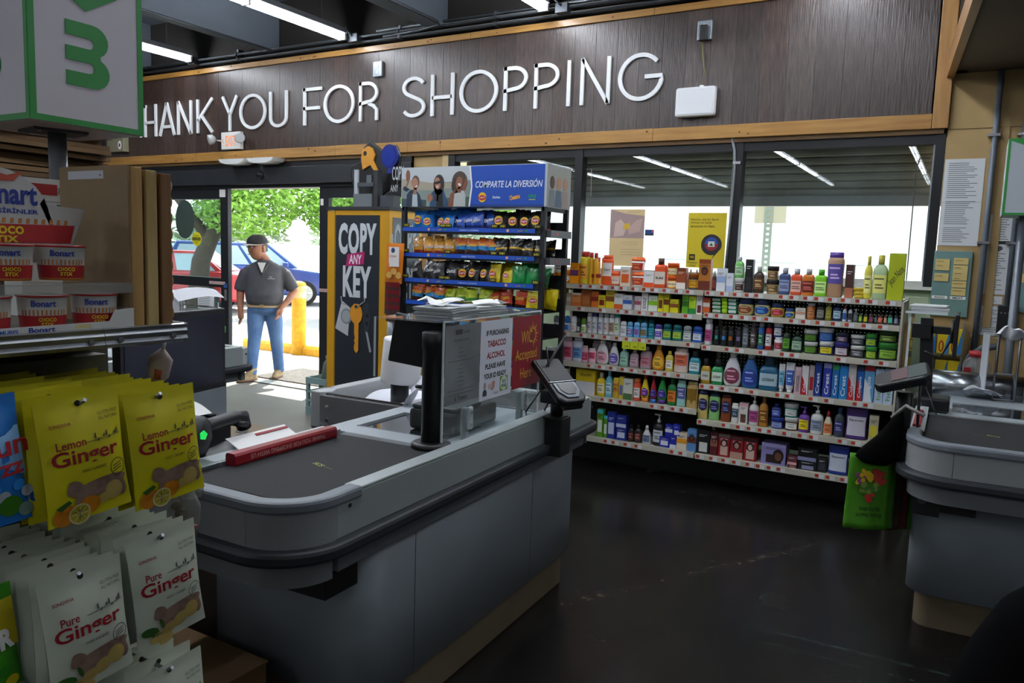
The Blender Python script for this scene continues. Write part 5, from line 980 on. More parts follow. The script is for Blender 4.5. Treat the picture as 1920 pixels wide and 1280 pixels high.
o = box('wood_batten', -0.318, -0.29, 5.50, 5.545, 0.0, 1.25, M('c9a870', 0.6, c2='b8925a', scale=8), None); tag(o, 'pale wooden batten leaning at the right end of gondola', 'wood batten')
o = box('cardboard_flat', -0.34, -0.22, 5.90, 5.93, 0, 1.40, M('9fb08f', 0.8), None); tag(o, 'pale green board standing behind the gondola end', 'board')
# ---- products
def prof(rings, w, d, h, n=16, p=2.0): return [(r[0] * w / 2, r[0] * d / 2 if len(r) < 3 else r[2] * d / 2, r[1] * h) for r in rings]
SHP = {  # body rings (r, z[, ry]), cap rings, depth ratio, exponent, label z-range
 'can': ([(.92, 0), (1, .02), (1, .78), (.78, .84)], [(.82, .84), (.84, .86), (.84, .97), (.7, 1)], 1.0, 2.0, (.15, .6)),
 'stk': ([(.96, 0), (1, .03), (1, .66), (.98, .68)], [(.94, .68), (.94, .88), (.8, .96), (.45, 1)], .55, 3.0, (.15, .55)),
 'roll': ([(.85, 0), (.95, .04), (1, .3), (.9, .52), (.8, .56)], [(.92, .56), (1, .6), (1, .82), (.8, .95), (.4, 1)], .75, 2.3, (.08, .42)),
 'bot': ([(.92, 0), (1, .03), (1, .62), (.9, .70), (.5, .78), (.36, .80)], [(.42, .80), (.42, .98), (.36, 1)], .7, 2.5, (.14, .55)),
 'sq': ([(.92, 0), (1, .02), (1, .70), (.92, .76), (.42, .80)], [(.5, .80), (.5, 1)], .6, 5.0, (.12, .55)),
 'oil': ([(.9, 0), (1, .04), (.95, .4), (1, .66), (.75, .78), (.4, .83)], [(.42, .83), (.42, .98), (.38, 1)], .6, 3.0, (.15, .55)),
 'mou': ([(.92, 0), (1, .03), (1, .55), (.8, .68), (.55, .72)], [(.5, .72), (.55, .74), (.55, .98), (.5, 1)], .6, 4.0, (.14, .5)),
 'lot': ([(.9, 0), (1, .03), (.94, .45), (1, .8), (.85, .88)], [(.8, .88), (.86, .89), (.82, 1)], .5, 2.6, (.3, .74)),
 'pow': ([(.92, 0), (1, .02), (1, .80), (.9, .86)], [(.8, .86), (.8, .97), (.7, 1)], .6, 2.6, (.15, .6)),
 'tear': ([(.72, 0), (.92, .07), (1, .22), (.95, .42), (.7, .66), (.42, .82), (.32, .86)], [(.36, .86), (.36, .98), (.3, 1)], .5, 2.2, (.08, .56)),
 'pin': ([(.80, .14), (1, .28), (.98, .4), (.62, .66), (.42, .8), (.34, .86)], [(.34, .86), (.40, .88), (.30, 1)], .7, 2.0, (.2, .52)),
 'jar': ([(.86, 0), (.93, .05), (.93, .66)], [(1, .66), (1, .96), (.95, 1)], .85, 2.0, (.12, .58)),
 'tub': ([(.68, 0), (.80, .06), (.98, .72)], [(1, .72), (1, .82), (.8, 1)], .75, 2.2, (.12, .62)),
 'vas': ([(.76, 0), (.95, .1), (1, .35), (.95, .58), (.84, .66)], [(.84, .66), (.88, .68), (.86, .95), (.8, 1)], .8, 2.2, (.1, .58)),
 'pum': ([(.92, 0), (1, .03), (1, .56), (.85, .66), (.3, .72)], [(.34, .72), (.34, .82), (.14, .82), (.14, .94), (.3, .94), (.3, 1)], .75, 2.2, (.12, .5)),
 'spr': ([(.9, 0), (1, .04), (.95, .5), (.5, .74), (.36, .78)], [(.4, .78), (.42, .9), (.3, 1)], .6, 2.3, (.1, .5)),
 'tub2': ([(.62, .10), (.8, .14), (.95, .6), (1, .985, .06), (1, 1, .06)], [(.55, 0), (.55, .1)], .6, 2.0, (.25, .75)),
 'pou': ([(.86, 0), (.95, .06), (.92, .5, .75), (1, .92, .1), (1, 1, .08)], None, .38, 2.6, (.12, .72)),
 'soap': ([(.86, 0, .9), (1, .25), (1, .75), (.86, 1, .9)], None, .9, 5.0, (.2, .8))}
def interp(rings, z):
    for a, b in zip(rings, rings[1:]):
        if a[1] <= z <= b[1]:
            t = (z - a[1]) / max(1e-6, b[1] - a[1]); fa = a[2] if len(a) > 2 else a[0]; fb = b[2] if len(b) > 2 else b[0]
            return a[0] + (b[0] - a[0]) * t, fa + (fb - fa) * t
    return rings[-1][0], rings[-1][0]
CLEARISH = {'oil', 'mou', 'sq'}
NAMES = {'can': ('spray_can', 'can'), 'stk': ('deodorant_stick', 'deodorant'), 'roll': ('roll_on_deodorant', 'deodorant'), 'bot': ('bottle', 'bottle'), 'sq': ('shower_gel_bottle', 'bottle'), 'oil': ('oil_bottle', 'bottle'), 'mou': ('mouthwash_bottle', 'bottle'), 'lot': ('lotion_bottle', 'bottle'), 'pow': ('powder_bottle', 'bottle'), 'tear': ('teardrop_bottle', 'bottle'), 'pin': ('cologne_bottle', 'bottle'), 'jar': ('cream_jar', 'jar'), 'tub': ('cream_jar', 'jar'), 'vas': ('jelly_jar', 'jar'), 'pum': ('pump_bottle', 'bottle'), 'spr': ('spray_bottle', 'bottle'), 'tub2': ('toothpaste_tube', 'tube'), 'pou': ('salt_pouch', 'pouch'), 'soap': ('soap_bar', 'soap'), 'box': ('product_carton', 'carton')}
ROWN = {'1': 'top shelf', '2': 'second shelf', '3': 'third shelf', '4': 'fourth shelf', '5': 'fifth shelf', '6': 'bottom shelf'}
VERT = {'Colgate', 'Crest', 'SANOGEL', 'IDOLE', 'hello'}
def inkfor(h): r, g, b = (int(h[i:i + 2], 16) for i in (0, 2, 4)); return M('20222a', 0.5) if r * .3 + g * .6 + b * .1 > 110 else M('e6e6e6', 0.5)
def softink(h): k_ = 0.45 if inkfor(h) is M('20222a', 0.5) else 1.7; return M('%02x%02x%02x' % tuple(min(235, int((int(h[i:i + 2], 16) + (0 if k_ < 1 else 40)) * k_)) for i in (0, 2, 4)), .5)
def product(x, z, w, h, shape, b, c, l, txt, lab, grp, y=5.335):
    nm, cat = NAMES[shape]
    mb_ = M(b, 0.35, trans=0.0, coat=0.2) if shape in CLEARISH else M(b, 0.42)
    if shape == 'box':
        d = min(0.3, max(0.045, w * 0.8)); o = MB().box(-w / 2, w / 2, 0, d, 0, h, mb_).ob(nm, None, (x, y, z), rnd.uniform(-.03, .03)); tag(o, lab, cat, grp)
        if l:
            k = rnd.randrange(4) if not txt else 5; e = 0.0006
            if txt == 'Jean Nate': text('Jean Nate', 0.13, 0.05, PRINTK, o, (0, -0.001, h * .5), shear=0.5, spin=0.95); return o
            R_ = [(-.5, .5, .0, .30), (-.36, .36, .18, .62), (-.5, .5, .38, .66), (-.30, .34, .08, .48)][k % 4] if not txt else (-.5, .5, 0.0, .52)
            if txt in ('Colgate',): MB().prism([(-w / 2, 0), (w * .36, 0), (w * .12, h * .4), (-w * .5, h * .66)], -e, 0, M(l, .4), 'y').ob('label', o)
            elif txt not in VERT: MB().box(R_[0] * w, R_[1] * w, -e, 0, R_[2] * h, R_[3] * h, M(l, .45)).ob('label', o)
            if 'hair' in lab and w > .05:
                cx_, cz_ = (0.0, h * .62) if w < .1 else (w * .2, h * .45); rr_ = min(w * .34, h * .3)
                for a_, c_, e_ in ((rr_, {'brown': '5a3a24', 'auburn': '5a1c14', 'black': '14100e'}.get(lab.split(' hair')[0].split()[-1], '1a1412'), 2), (rr_ * .6, l if 'blue' not in lab else '6a3a24', 3)):
                    MB().prism([(cx_ + a_ * .85 * math.cos(q_ * PI / 9), cz_ + a_ * (1.05 if e_ == 2 else 1.15) * math.sin(q_ * PI / 9) - (0 if e_ == 2 else rr_ * .12)) for q_ in range(18)], -e * e_, 0, M(c_ if (e_ == 2 or w < .1) else '6a4030', .5), 'y').ob('portrait_print', o)
            MB().box(-w / 2, w / 2, -e, 0, h * .86, h, M(c, .45)).ob('top_band', o)
            if not txt and w > 0.04:
                for q_ in range(2): MB().box(-w * .32, w * (.3 - .2 * q_), -e, 0, h * (.78 - .06 * q_), h * (.80 - .06 * q_), inkfor(b)).ob('print_line', o)
            if txt in VERT: text(txt, h * .62, w * .52, M('e6e6e8', 0.5) if txt in ('Colgate', 'Crest') else (M('7a9a5a', 0.5) if txt == 'hello' else M('5a5a60', .5)), o, (w * .0, -0.0016, h * .40), spin=PI / 2, bold=0.015)
            elif txt: text(txt, w * .6, h * .14, PRINTK, o, (0, -0.0014, h * .80), bold=0.01)
        return o
    body, cap, dr, p, lz = SHP[shape]; d = max(w * dr, 0.02); cy = d / 2
    n = 20 if w > 0.06 else 14
    o = MB().loft(prof(body, w, d, h), mb_, n, p, (0, cy)).ob(nm, None, (x, y, z), rnd.uniform(-.05, .05)); tag(o, lab, cat, grp)
    if cap: MB().loft(prof(cap, w, d if shape not in ('bot', 'sq', 'oil', 'mou', 'pum', 'spr', 'tear', 'pin') else w, h), M(c, 0.4), n, 2.0, (0, cy)).ob('pump_head' if shape == 'pum' else ('lid' if cat == 'jar' else 'cap'), o)
    if shape == 'pum': MB().box(-w * .42, w * .1, cy - w * .07, cy + w * .07, h * .95, h * .995, M(c, .4)).ob('nozzle', o)
    if shape == 'pin': MB().loft([(w * .38, d * .38, 0), (w * .40, d * .40, h * .14)], M({'orange': 'e0801c', 'blue': '2a6ac0', 'purple': '4a2a8a'}[txt], .4), n, 2, (0, cy)).ob('base_band', o); txt = ''
    if l:
        z0, z1 = lz; vs = []; fs = []; nu = 8; nvv = 12; ha = 1.0 if p < 3 else 0.9
        if 'mark' in lab and shape == 'can': z0, z1, ha = .32, .52, .55
        oval = shape in ('tear', 'vas', 'pin') or 'oval' in lab
        for j in range(nvv + 1):
            zz = z0 + (z1 - z0) * j / nvv; rx_, ry_ = interp(body, zz); fx_ = math.sqrt(max(0.02, 1 - (2 * j / nvv - 1) ** 2)) if oval else 1
            for i in range(nu + 1):
                a = -PI / 2 + ha * fx_ * (2 * i / nu - 1); ca, sa = math.cos(a), math.sin(a)
                vs.append((rx_ * w / 2 * 1.012 * math.copysign(abs(ca) ** (2 / p), ca), cy + (ry_ * d / 2 + 0.0012) * math.copysign(abs(sa) ** (2 / p), sa), zz * h))
        for j in range(nvv):
            for i in range(nu): a = j * (nu + 1) + i; fs.append((a, a + 1, a + nu + 2, a + nu + 1))
        lm_ = MB(); ink = [j * nu + i for j in (3, 5, 9) for i in range(1 if j == 9 else 2, 6 if j != 5 else 5)] if not txt and w > .03 else []
        lm_.add(vs, fs, M(l, .45), True); ki = lm_.mi(softink(l))
        for q_ in ink: lm_.m[q_] = ki
        lm_.ob('label', o)
    if txt:
        zz = sum(lz) / 2 if txt != 'Epsom' else .60; zz = .33 if txt == 'V' else zz
        _, ry_ = interp(body, zz); text(txt, w * (.62 if txt != 'V' else .6), h * (.08 if txt != 'V' else .34), M('8a6a1c', .4) if txt == 'V' else inkfor(l), o, (0, cy - ry_ * d / 2 - 0.003, zz * h), bold=0.012)
    return o
for ln in PROD.strip().split('\n'):
    row, x, z, w_, h, shape, b, c, l, txt, desc = ln.split('|'); x, z, w_, h = map(float, (x, z, w_, h))
    if len(desc.split()) < 9 and 'shelf' not in desc: desc += ' on the ' + ROWN[row[1]]
    product(x, z, w_, h, shape, b, c, l, txt, desc, 'toiletries on the gondola, %s' % ROWN[row[1]])
# second rows seen between the front ones
BK = [('L1', -1.88, .069, .15, 'tub', 'e4c0b4', 'e0621c', 2), ('L1', -1.76, .03, .14, 'bot', 'c04018', 'c8b8a8', 3), ('L1', -2.44, .035, .20, 'can', 'e0a81c', 'c23a24', 2), ('R1', -1.345, .05, .17, 'bot', 'a8d0a0', 'd8dcd8', 2), ('L4', -2.42, .07, .16, 'pow', 'b8a8b0', 'c0b8be', 3), ('L4', -1.75, .09, .15, 'tear', 'b07a14', 'c8942a', 1), ('L3', -2.08, .045, .15, 'can', '1a6a70', '1a5a60', 3)]
for row, x, w_, h, shape, b, c, n_ in BK:
    for k in range(n_): product(x + 0.045 * k, SH[row[0]][int(row[1]) - 1], w_, h, shape, b, c, '', '', '%s %s standing behind the front row, %s from its left, on the %s' % ({'tub': 'pink white', 'can': 'yellow' if row == 'L1' else 'dark teal', 'bot': 'red' if row == 'L1' else 'pale green', 'pow': 'mauve', 'tear': 'amber'}[shape], NAMES[shape][0].replace('_', ' '), ORDW[k], ROWN[row[1]]), 'second row of toiletries', 5.335 + 0.13)

# ================================================================ snack rack
BLK = M('16171a', 0.5); BLUE = M('1a4aa8', 0.4)
rk = thing('snack_rack', 'black snack rack with blue header sign and photo of laughing people', 'display rack', (0, 0, 0))
X0, X1, Y0, Y1 = -3.80, -2.55, 4.80, 5.17; SZ = (1.775, 1.583, 1.39, 1.22, 1.03, 0.83, 0.6)
for x in (X0, X1 - 0.035):
    for y in (Y0, Y1 - 0.03): box('post', x, x + 0.035, y, y + 0.03, 0, 1.93, BLK, rk)
for x in (X0, X1 - 0.035): box('foot', x, x + 0.035, Y0 - 0.05, Y1 + 0.05, 0, 0.05, BLK, rk); box('side_bar', x + 0.01, x + 0.025, Y0, Y1, 1.9, 1.93, BLK, rk)
hb = MB().box(X0 - 0.003, X1, Y0 - 0.004, Y1, 1.928, 2.222, M('b9c0c4', 0.45)).ob('header_box', rk)
MB().box(-3.17, X1 - 0.012, Y0 - 0.0065, Y0 - 0.004, 1.945, 2.218, BLUE).ob('blue_panel', hb); MB().box(-3.17, X1 - 0.012, Y0 - 0.0065, Y0 - 0.004, 1.928, 1.945, M('143a80', 0.4)).ob('blue_band', hb)
MB().prism([(-3.182, 1.93), (-3.17, 1.93), (-3.152, 2.075), (-3.17, 2.22), (-3.182, 2.22), (-3.164, 2.075)], Y0 - 0.008, Y0 - 0.0065, WHITE, 'y').ob('divider_line', hb)
text('COMPARTE LA DIVERSIÓN', 0.55, 0.058, M('dfe6ee', 0.5), hb, (-2.85, Y0 - 0.0085, 2.092), shear=0.22, bold=0.012)
def disc(mb, x, z, rx_, rz_, y, m, n=16, th=0.0015): return mb.prism([(x + rx_ * math.cos(2 * PI * k / n), z + rz_ * math.sin(2 * PI * k / n)) for k in range(n)], y - th, y, m, 'y')
LAYY = M('e0b41c', 0.4); LAYR = M('b01c24', 0.4)
disc(MB(), -3.065, 1.995, 0.034, 0.036, Y0 - 0.0065, LAYY).ob('snack_emblem', hb); disc(MB(), -3.065, 1.992, 0.033, 0.018, Y0 - 0.008, LAYR).ob('snack_emblem', hb); text("Lay's", 0.042, 0.018, WHITE, hb, (-3.065, Y0 - 0.0102, 1.993), bold=0.015)
text('Doritos', 0.062, 0.018, M('e6e6e6', .5), hb, (-2.945, Y0 - 0.0085, 1.995), bold=0.02); text('Cheetos', 0.085, 0.034, M('e8a01c', .5), hb, (-2.795, Y0 - 0.0085, 1.995), bold=0.03, spin=0.2); text('FUNYUNS', 0.062, 0.024, M('2a9a5a', .5), hb, (-2.655, Y0 - 0.0085, 2.0), bold=0.03); box('emblem_band', -2.68, -2.63, Y0 - 0.008, Y0 - 0.0065, 1.973, 1.98, M('b8b81c', .5), hb)
# photo print of three laughing people: sky, building, figures as flat printed shapes
def flat(pts, m, k, par, nm): pts = [(-3.798 + (p[0] + 3.798) * 0.785, p[1]) for p in pts]; MB().prism(pts, Y0 - 0.0055 - 0.0004 * k, Y0 - 0.0043, M(m, .5), 'y').ob(nm, par)
flat([(-3.798, 1.93), (-3.0, 1.93), (-3.0, 2.12), (-3.45, 2.10), (-3.798, 2.14)], '7d8a86', 1, hb, 'printed_building'); flat([(-3.798, 2.06), (-3.45, 2.05), (-3.1, 2.07), (-3.1, 2.10), (-3.45, 2.105), (-3.798, 2.14)], 'a29a86', 2, hb, 'printed_building')
flat([(-3.798, 1.93), (-3.50, 1.93), (-3.5, 1.98), (-3.798, 1.99)], '3a4a4c', 2, hb, 'printed_fence'); flat([(-3.4, 1.93), (-3.0, 1.93), (-3.0, 2.0), (-3.4, 1.99)], '46584e', 2, hb, 'printed_fence')
def ell(x, z, a, b, m, k, nm, rot=0.0): flat([(x + a * math.cos(t_) * math.cos(rot) - b * math.sin(t_) * math.sin(rot), z + a * math.cos(t_) * math.sin(rot) + b * math.sin(t_) * math.cos(rot)) for t_ in [2 * PI * q / 18 for q in range(18)]], m, k, hb, nm)
# woman waving, woman in sunglasses, woman with curly hair
flat([(-3.74, 1.93), (-3.735, 2.02), (-3.70, 2.05), (-3.64, 2.06), (-3.58, 2.02), (-3.54, 1.93)], '1e2f44', 3, hb, 'printed_jacket'); flat([(-3.67, 1.93), (-3.665, 2.02), (-3.64, 2.05), (-3.61, 2.02), (-3.60, 1.93)], 'a8b4b8', 4, hb, 'printed_top'); flat([(-3.74, 2.04), (-3.785, 2.06), (-3.77, 2.085), (-3.70, 2.06)], '1e2f44', 4, hb, 'printed_sleeve')
flat([(-3.755, 2.075), (-3.725, 2.12), (-3.71, 2.115), (-3.745, 2.065)], '8a5a44', 4, hb, 'printed_arm'); ell(-3.725, 2.16, 0.024, 0.045, '7d4c3a', 4, 'printed_hand'); ell(-3.632, 2.112, 0.045, 0.05, '5a4638', 4, 'printed_hair'); ell(-3.635, 2.10, 0.036, 0.046, 'a87460', 5, 'printed_face', 0.3); flat([(-3.655, 2.02), (-3.62, 2.02), (-3.615, 2.07), (-3.65, 2.07)], '9a6a56', 5, hb, 'printed_neck'); ell(-3.62, 2.08, 0.014, 0.007, 'd8d0cc', 6, 'printed_smile', 0.4)
flat([(-3.46, 1.93), (-3.44, 2.03), (-3.39, 2.06), (-3.30, 2.05), (-3.26, 1.98), (-3.25, 1.93)], '244a6a', 5, hb, 'printed_jacket'); flat([(-3.38, 1.93), (-3.37, 2.05), (-3.34, 2.06), (-3.31, 2.05), (-3.30, 1.93)], '141618', 6, hb, 'printed_top'); ell(-3.355, 2.09, 0.062, 0.075, '2e241f', 6, 'printed_hair'); flat([(-3.405, 2.09), (-3.40, 1.97), (-3.36, 1.97), (-3.35, 2.09)], '2e241f', 6, hb, 'printed_hair'); ell(-3.37, 2.10, 0.034, 0.045, 'a8745c', 7, 'printed_face', 0.25); flat([(-3.405, 2.108), (-3.335, 2.122), (-3.335, 2.10), (-3.402, 2.092)], '1a1a1c', 8, hb, 'printed_sunglasses'); ell(-3.372, 2.075, 0.015, 0.007, 'd8ccc8', 8, 'printed_smile', 0.25); ell(-3.455, 1.995, 0.032, 0.028, '9a6248', 7, 'printed_fist')
ell(-3.12, 2.11, 0.085, 0.075, '4a3c30', 5, 'printed_hair'); ell(-3.16, 2.08, 0.05, 0.055, '3b2f26', 6, 'printed_hair'); ell(-3.125, 2.10, 0.037, 0.047, '8a543c', 7, 'printed_face', -0.35); flat([(-3.14, 2.03), (-3.10, 2.03), (-3.10, 2.07), (-3.135, 2.07)], '7d4a34', 7, hb, 'printed_neck'); flat([(-3.20, 1.93), (-3.185, 2.02), (-3.15, 2.045), (-3.07, 2.045), (-3.05, 2.01), (-3.05, 1.93)], 'aeb2b0', 6, hb, 'printed_top'); flat([(-3.245, 1.93), (-3.22, 2.02), (-3.17, 2.05), (-3.185, 1.93)], '7d4a34', 7, hb, 'printed_arm'); flat([(-3.06, 2.04), (-3.03, 2.10), (-3.05, 2.13), (-3.09, 2.06)], '7d4a34', 7, hb, 'printed_arm'); ell(-3.118, 2.088, 0.018, 0.010, 'd8ccc8', 8, 'printed_smile', -0.3)
sp_ = MB().box(X1, X1 + 0.003, Y0 + 0.01, Y1, 1.935, 2.22, M('8a8d88', 0.5)).ob('side_print', rk)
for k, (y_, cc, hc) in enumerate(((4.88, '6a6f74', '4a3a30'), (4.98, '4a5a6a', '3a2e28'), (5.08, '8a7a78', '5a4a3a'))):
    MB().prism([(y_ - 0.05, 1.935), (y_ - 0.04, 2.05), (y_ + 0.04, 2.05), (y_ + 0.05, 1.935)], X1 + 0.003, X1 + 0.0045, M(cc, .5), 'x').ob('printed_figure', rk); MB().prism([(y_ + 0.035 * math.cos(q * PI / 6), 2.10 + 0.045 * math.sin(q * PI / 6)) for q in range(12)], X1 + 0.003, X1 + 0.005, M('a07862' if k else hc, .5), 'x').ob('printed_face', rk)
for k, z in enumerate(SZ):
    xe = X1 - 0.07
    for q in range(9): box('shelf_wire', X0 + 0.035, X1 - 0.035, Y0 + 0.02 + q * 0.04, Y0 + 0.026 + q * 0.04, z - 0.04, z - 0.034, BLK, rk)
    st = box('shelf_strip', X0 + 0.02 + 0.015 * k, xe, Y0 - 0.012, Y0 - 0.006, z - 0.03, z, M('1d4fb4', 0.4), rk); box('shelf_edge', X0 + 0.03, X1 - 0.03, Y0 - 0.004, Y0 + 0.01, z - 0.045, z + 0.002, BLK, rk); box('shelf_back', X0 + 0.03, X1 - 0.03, Y1 - 0.03, Y1 - 0.024, z - 0.04, z + 0.06, BLK, rk)
    text('COMPARTE LA DIVERSIÓN' if k % 2 == 0 else 'SHARE THE FUN', 0.17 if k % 2 == 0 else 0.12, 0.013, M('c8d4ec', .5), st, (-3.17, Y0 - 0.0130, z - 0.016), shear=0.2, bold=0.01)
    for xx in (-3.53, -2.84):
        disc(MB(), xx, z - 0.015, 0.011, 0.011, Y0 - 0.012, M('d89a7a', .5), 10).ob('strip_emblem', st); text('Doritos', 0.03, 0.007, M('8a90a0', .5), st, (xx + 0.045, Y0 - 0.0135, z - 0.015)); text('Cheetos', 0.04, 0.012, M('c8941c', .5), st, (xx + 0.10, Y0 - 0.0135, z - 0.015), spin=0.15, bold=0.02); disc(MB(), xx + 0.15, z - 0.014, 0.012, 0.009, Y0 - 0.012, M('2a7a4a', .5), 10).ob('strip_emblem', st)
    for xx in ((-3.74, -3.40, -3.35, -2.95, -2.88, -2.60) if k < 4 else (-3.72, -3.64)):
        if rnd.random() < 0.8: pt = box('price_card', xx - 0.028, xx + 0.028, Y0 - 0.016, Y0 - 0.012, z + 0.002, z + 0.028, M('101113', .5), rk); text('2/$1', 0.042, 0.016, M('c8c01c', .5), pt, (xx, Y0 - 0.0172, z + 0.015), bold=0.02)
for z in (1.775, 1.583): MB().box(X1 - 0.02, X1 + 0.03, Y0 + 0.04, Y1 - 0.01, z - 0.055, z - 0.005, M('55585c', .5)).ob('side_tray', rk); MB().box(X1 + 0.03, X1 + 0.031, Y0 + 0.12, Y0 + 0.15, z - 0.04, z - 0.02, M('b04048', .5)).ob('tray_mark', rk)
# ---- chip bags
def bagmesh(key, w, h, t, bands, nu=9, nv=12):
    mb = MB()
    def prof_(u, v): return (1 - abs(2 * u - 1) ** 2.6) * min(1, math.sin(PI * min(max((v - .05) / .90, 0), 1)) ** .6) * t / 2
    def wr(u, v, s): return s * (0.004 * math.sin(13 * u + 7 * v + len(key)) + 0.003 * math.sin(23 * u - 17 * v)) * math.sin(PI * v)
    def m_(v):
        for lim, mm in bands:
            if v < lim: return mm
        return bands[-1][1]
    for sgn in (-1, 1):
        mb.grid(lambda u, v: ((u - .5) * w * (1 - .06 * math.sin(PI * v)) * (1 if sgn < 0 else -1), sgn * prof_(u, v) + wr(u, v, sgn), v * h + 0.004 * math.sin(18 * u) * (v > .95)), nu, nv, None, True, lambda u, v: m_(v))
    return mb.mesh('snack_bag')
def bm(c): return M(c, 0.28, coat=0.2)
KINDS = {'layblue': ('blue potato chip bag', [(1, bm('1f7ad0'))], 'lays'), 'dorblue': ('dark blue tortilla chip bag', [(.3, bm('1c2c70')), (1, bm('2250b0'))], 'dor'), 'layblack': ('black potato chip bag', [(.12, bm('b8643a')), (1, bm('1c1a1a'))], 'lays'), 'dorgold': ('gold tortilla chip bag', [(.3, bm('8a3020')), (1, bm('d0922a'))], 'dor'), 'cheeto': ('orange and blue cheese puff bag', [(.35, bm('3a2420')), (.62, bm('1c84c4')), (1, bm('d8661c'))], 'che'), 'blackyel': ('black snack bag with yellow band', [(.45, bm('2a2824')), (.58, bm('d0a81c')), (1, bm('201e1c'))], ''), 'dorblack': ('black tortilla chip bag', [(1, bm('2a2a2e'))], 'dor'), 'layyel': ('yellow potato chip bag', [(1, bm('d8c41c'))], 'lays'), 'green': ('green snack bag', [(1, bm('1c8a44'))], ''), 'lime': ('lime green snack bag', [(.3, bm('6a6a28')), (.5, bm('3a8a2a')), (1, bm('b4c81c'))], ''), 'redche': ('red hot cheese puff bag', [(.3, bm('3a1c1a')), (1, bm('c8441c'))], 'che'), 'ruffle': ('blue ridged chip bag', [(.3, bm('8a3a3a')), (1, bm('2268c0'))], '')}
BM = {k: bagmesh(k, 0.115, 0.155, 0.055, v[1]) for k, v in KINDS.items()}
EMB = disc(disc(MB(), 0, 0.085, 0.034, 0.034, -0.0285, LAYY), 0, 0.083, 0.033, 0.018, -0.030, LAYR).mesh('emblem')
ORD = ('first', 'second', 'third', 'fourth', 'fifth', 'sixth', 'seventh', 'eighth', 'ninth', 'tenth', 'eleventh', 'twelfth', 'thirteenth', 'fourteenth', 'fifteenth', 'sixteenth')
def chip(kind, x, y, z, sc, rz, rxx, k, row, behind=''):
    desc, _, em = KINDS[kind]
    o = mkob('snack_bag', BM[kind], None, (x, y, z), rot=(rxx, rnd.uniform(-.16, .16), rz)); o.scale = (sc, sc, sc)
    tag(o, ('%s, %s behind the %s bag on snack rack %s' % (desc, behind, ORD[k], row)) if behind else '%s, %s from left on snack rack %s' % (desc, ORD[k], row), 'snack bag', 'chip bags on the snack rack')
    if not behind:
        if em == 'lays': mkob('emblem', EMB, o); text("Lay's", 0.05, 0.022, M('e8e8e8', .4), o, (0, -0.0325, 0.084), bold=0.02)
        elif em == 'dor': text('Doritos', 0.085, 0.028, M('dcdcdc', .4), o, (0, -0.0315, 0.088), bold=0.02, spin=0.15)
        elif em == 'che': text('Cheetos', 0.085, 0.032, M('e0b020', .4), o, (0, -0.0315, 0.105), bold=0.03, spin=0.12)
ROWS = [('top row', 1.775, ['layblue'] * 4 + ['dorblue'] * 4 + ['layblack'] * 4, -3.69, -2.66, 0.95), ('second row', 1.583, ['dorgold'] * 4 + ['cheeto'] * 4 + ['blackyel'] * 4, -3.68, -2.64, 0.95), ('third row', 1.39, ['dorblack'] * 4 + ['layblack'] * 3 + ['layyel'] * 2 + ['green'] * 2, -3.68, -2.68, 0.98), ('fourth row', 1.22, ['cheeto'] * 3 + ['lime'] * 4 + ['redche'] * 3 + ['layyel'], -3.68, -2.66, 0.88), ('fifth row', 1.03, ['ruffle'] * 2 + ['cheeto'] * 6, -3.64, -2.7, 0.85), ('sixth row', 0.83, ['redche'] * 8, -3.64, -2.7, 0.9)]
for row, z, ks, xa, xb, sc in ROWS:
    n_ = len(ks)
    for k, kd in enumerate(ks):
        x = xa + (xb - xa) * k / (n_ - 1) + rnd.uniform(-.012, .012)
        chip(kd, x, Y0 + 0.055 + rnd.uniform(0, .02), z - 0.032 + rnd.uniform(0, .006), sc * rnd.uniform(.92, 1.06), rnd.uniform(-.35, .35), rnd.uniform(-.32, -.05), k, row)
        for dy in (0.15, 0.25):
            if rnd.random() < 0.75: chip(kd, x + rnd.uniform(-.03, .03), Y0 + dy, z - 0.032 + rnd.uniform(0, .02), sc * rnd.uniform(.95, 1.12), rnd.uniform(-.4, .4), rnd.uniform(-.35, .1), k, row, 'right' if dy < .2 else 'far')
for k in range(3): chip('layblue', -3.52 + 0.13 * k, Y0 + 0.13, 1.86 + rnd.uniform(0, .02), 0.95, rnd.uniform(-.5, .5), -0.9, k, 'top row', 'flat on top')
# clip strip of bags at the left post
t = thing('clip_strip', 'clip strip of orange crisps and red jerky bags on left post', 'clip strip', (-3.83, 4.76, 1.02))
o = MB().grid(lambda u, v: ((u - .5) * 0.17 + 0.02 * (v - .5), -0.028 * math.sin(PI * u) * math.sin(PI * min(1, v * 1.02)) - 0.002, 0.32 + 0.31 * v), 8, 12, bm('d0761c')).ob('crisp_bag', t); MB().grid(lambda u, v: ((u - .5) * 0.10 + 0.012, -0.031 * math.sin(PI * (u * .6 + .2)) - 0.004, 0.45 + 0.15 * v), 6, 4, M('dcd8d4', .5)).ob('bag_label', t); text('CHEDDAR', 0.07, 0.014, M('b0402a', .5), t, (0.012, -0.038, 0.53)); disc(MB(), 0.012, 0.575, 0.018, 0.02, -0.034, M('2a3a6a', .5)).ob('bag_emblem', t)
for k in range(3): disc(MB(), -0.03 + 0.045 * k, 0.385 + 0.03 * (k % 2), 0.028, 0.026, -0.026, M('c89a4a', .6)).ob('crisp_print', t)
for k in range(5): MB().grid(lambda u, v: ((u - .5) * 0.15 - 0.015 + 0.004 * k, -0.018 * math.sin(PI * u) - 0.006 * k % 0.02, 0.30 - 0.058 * k - 0.075 * v + 0.03), 6, 4, None, True, lambda u, v: bm('6a1018') if v < .5 else M('3a2a28', .3)).ob('jerky_bag', t)
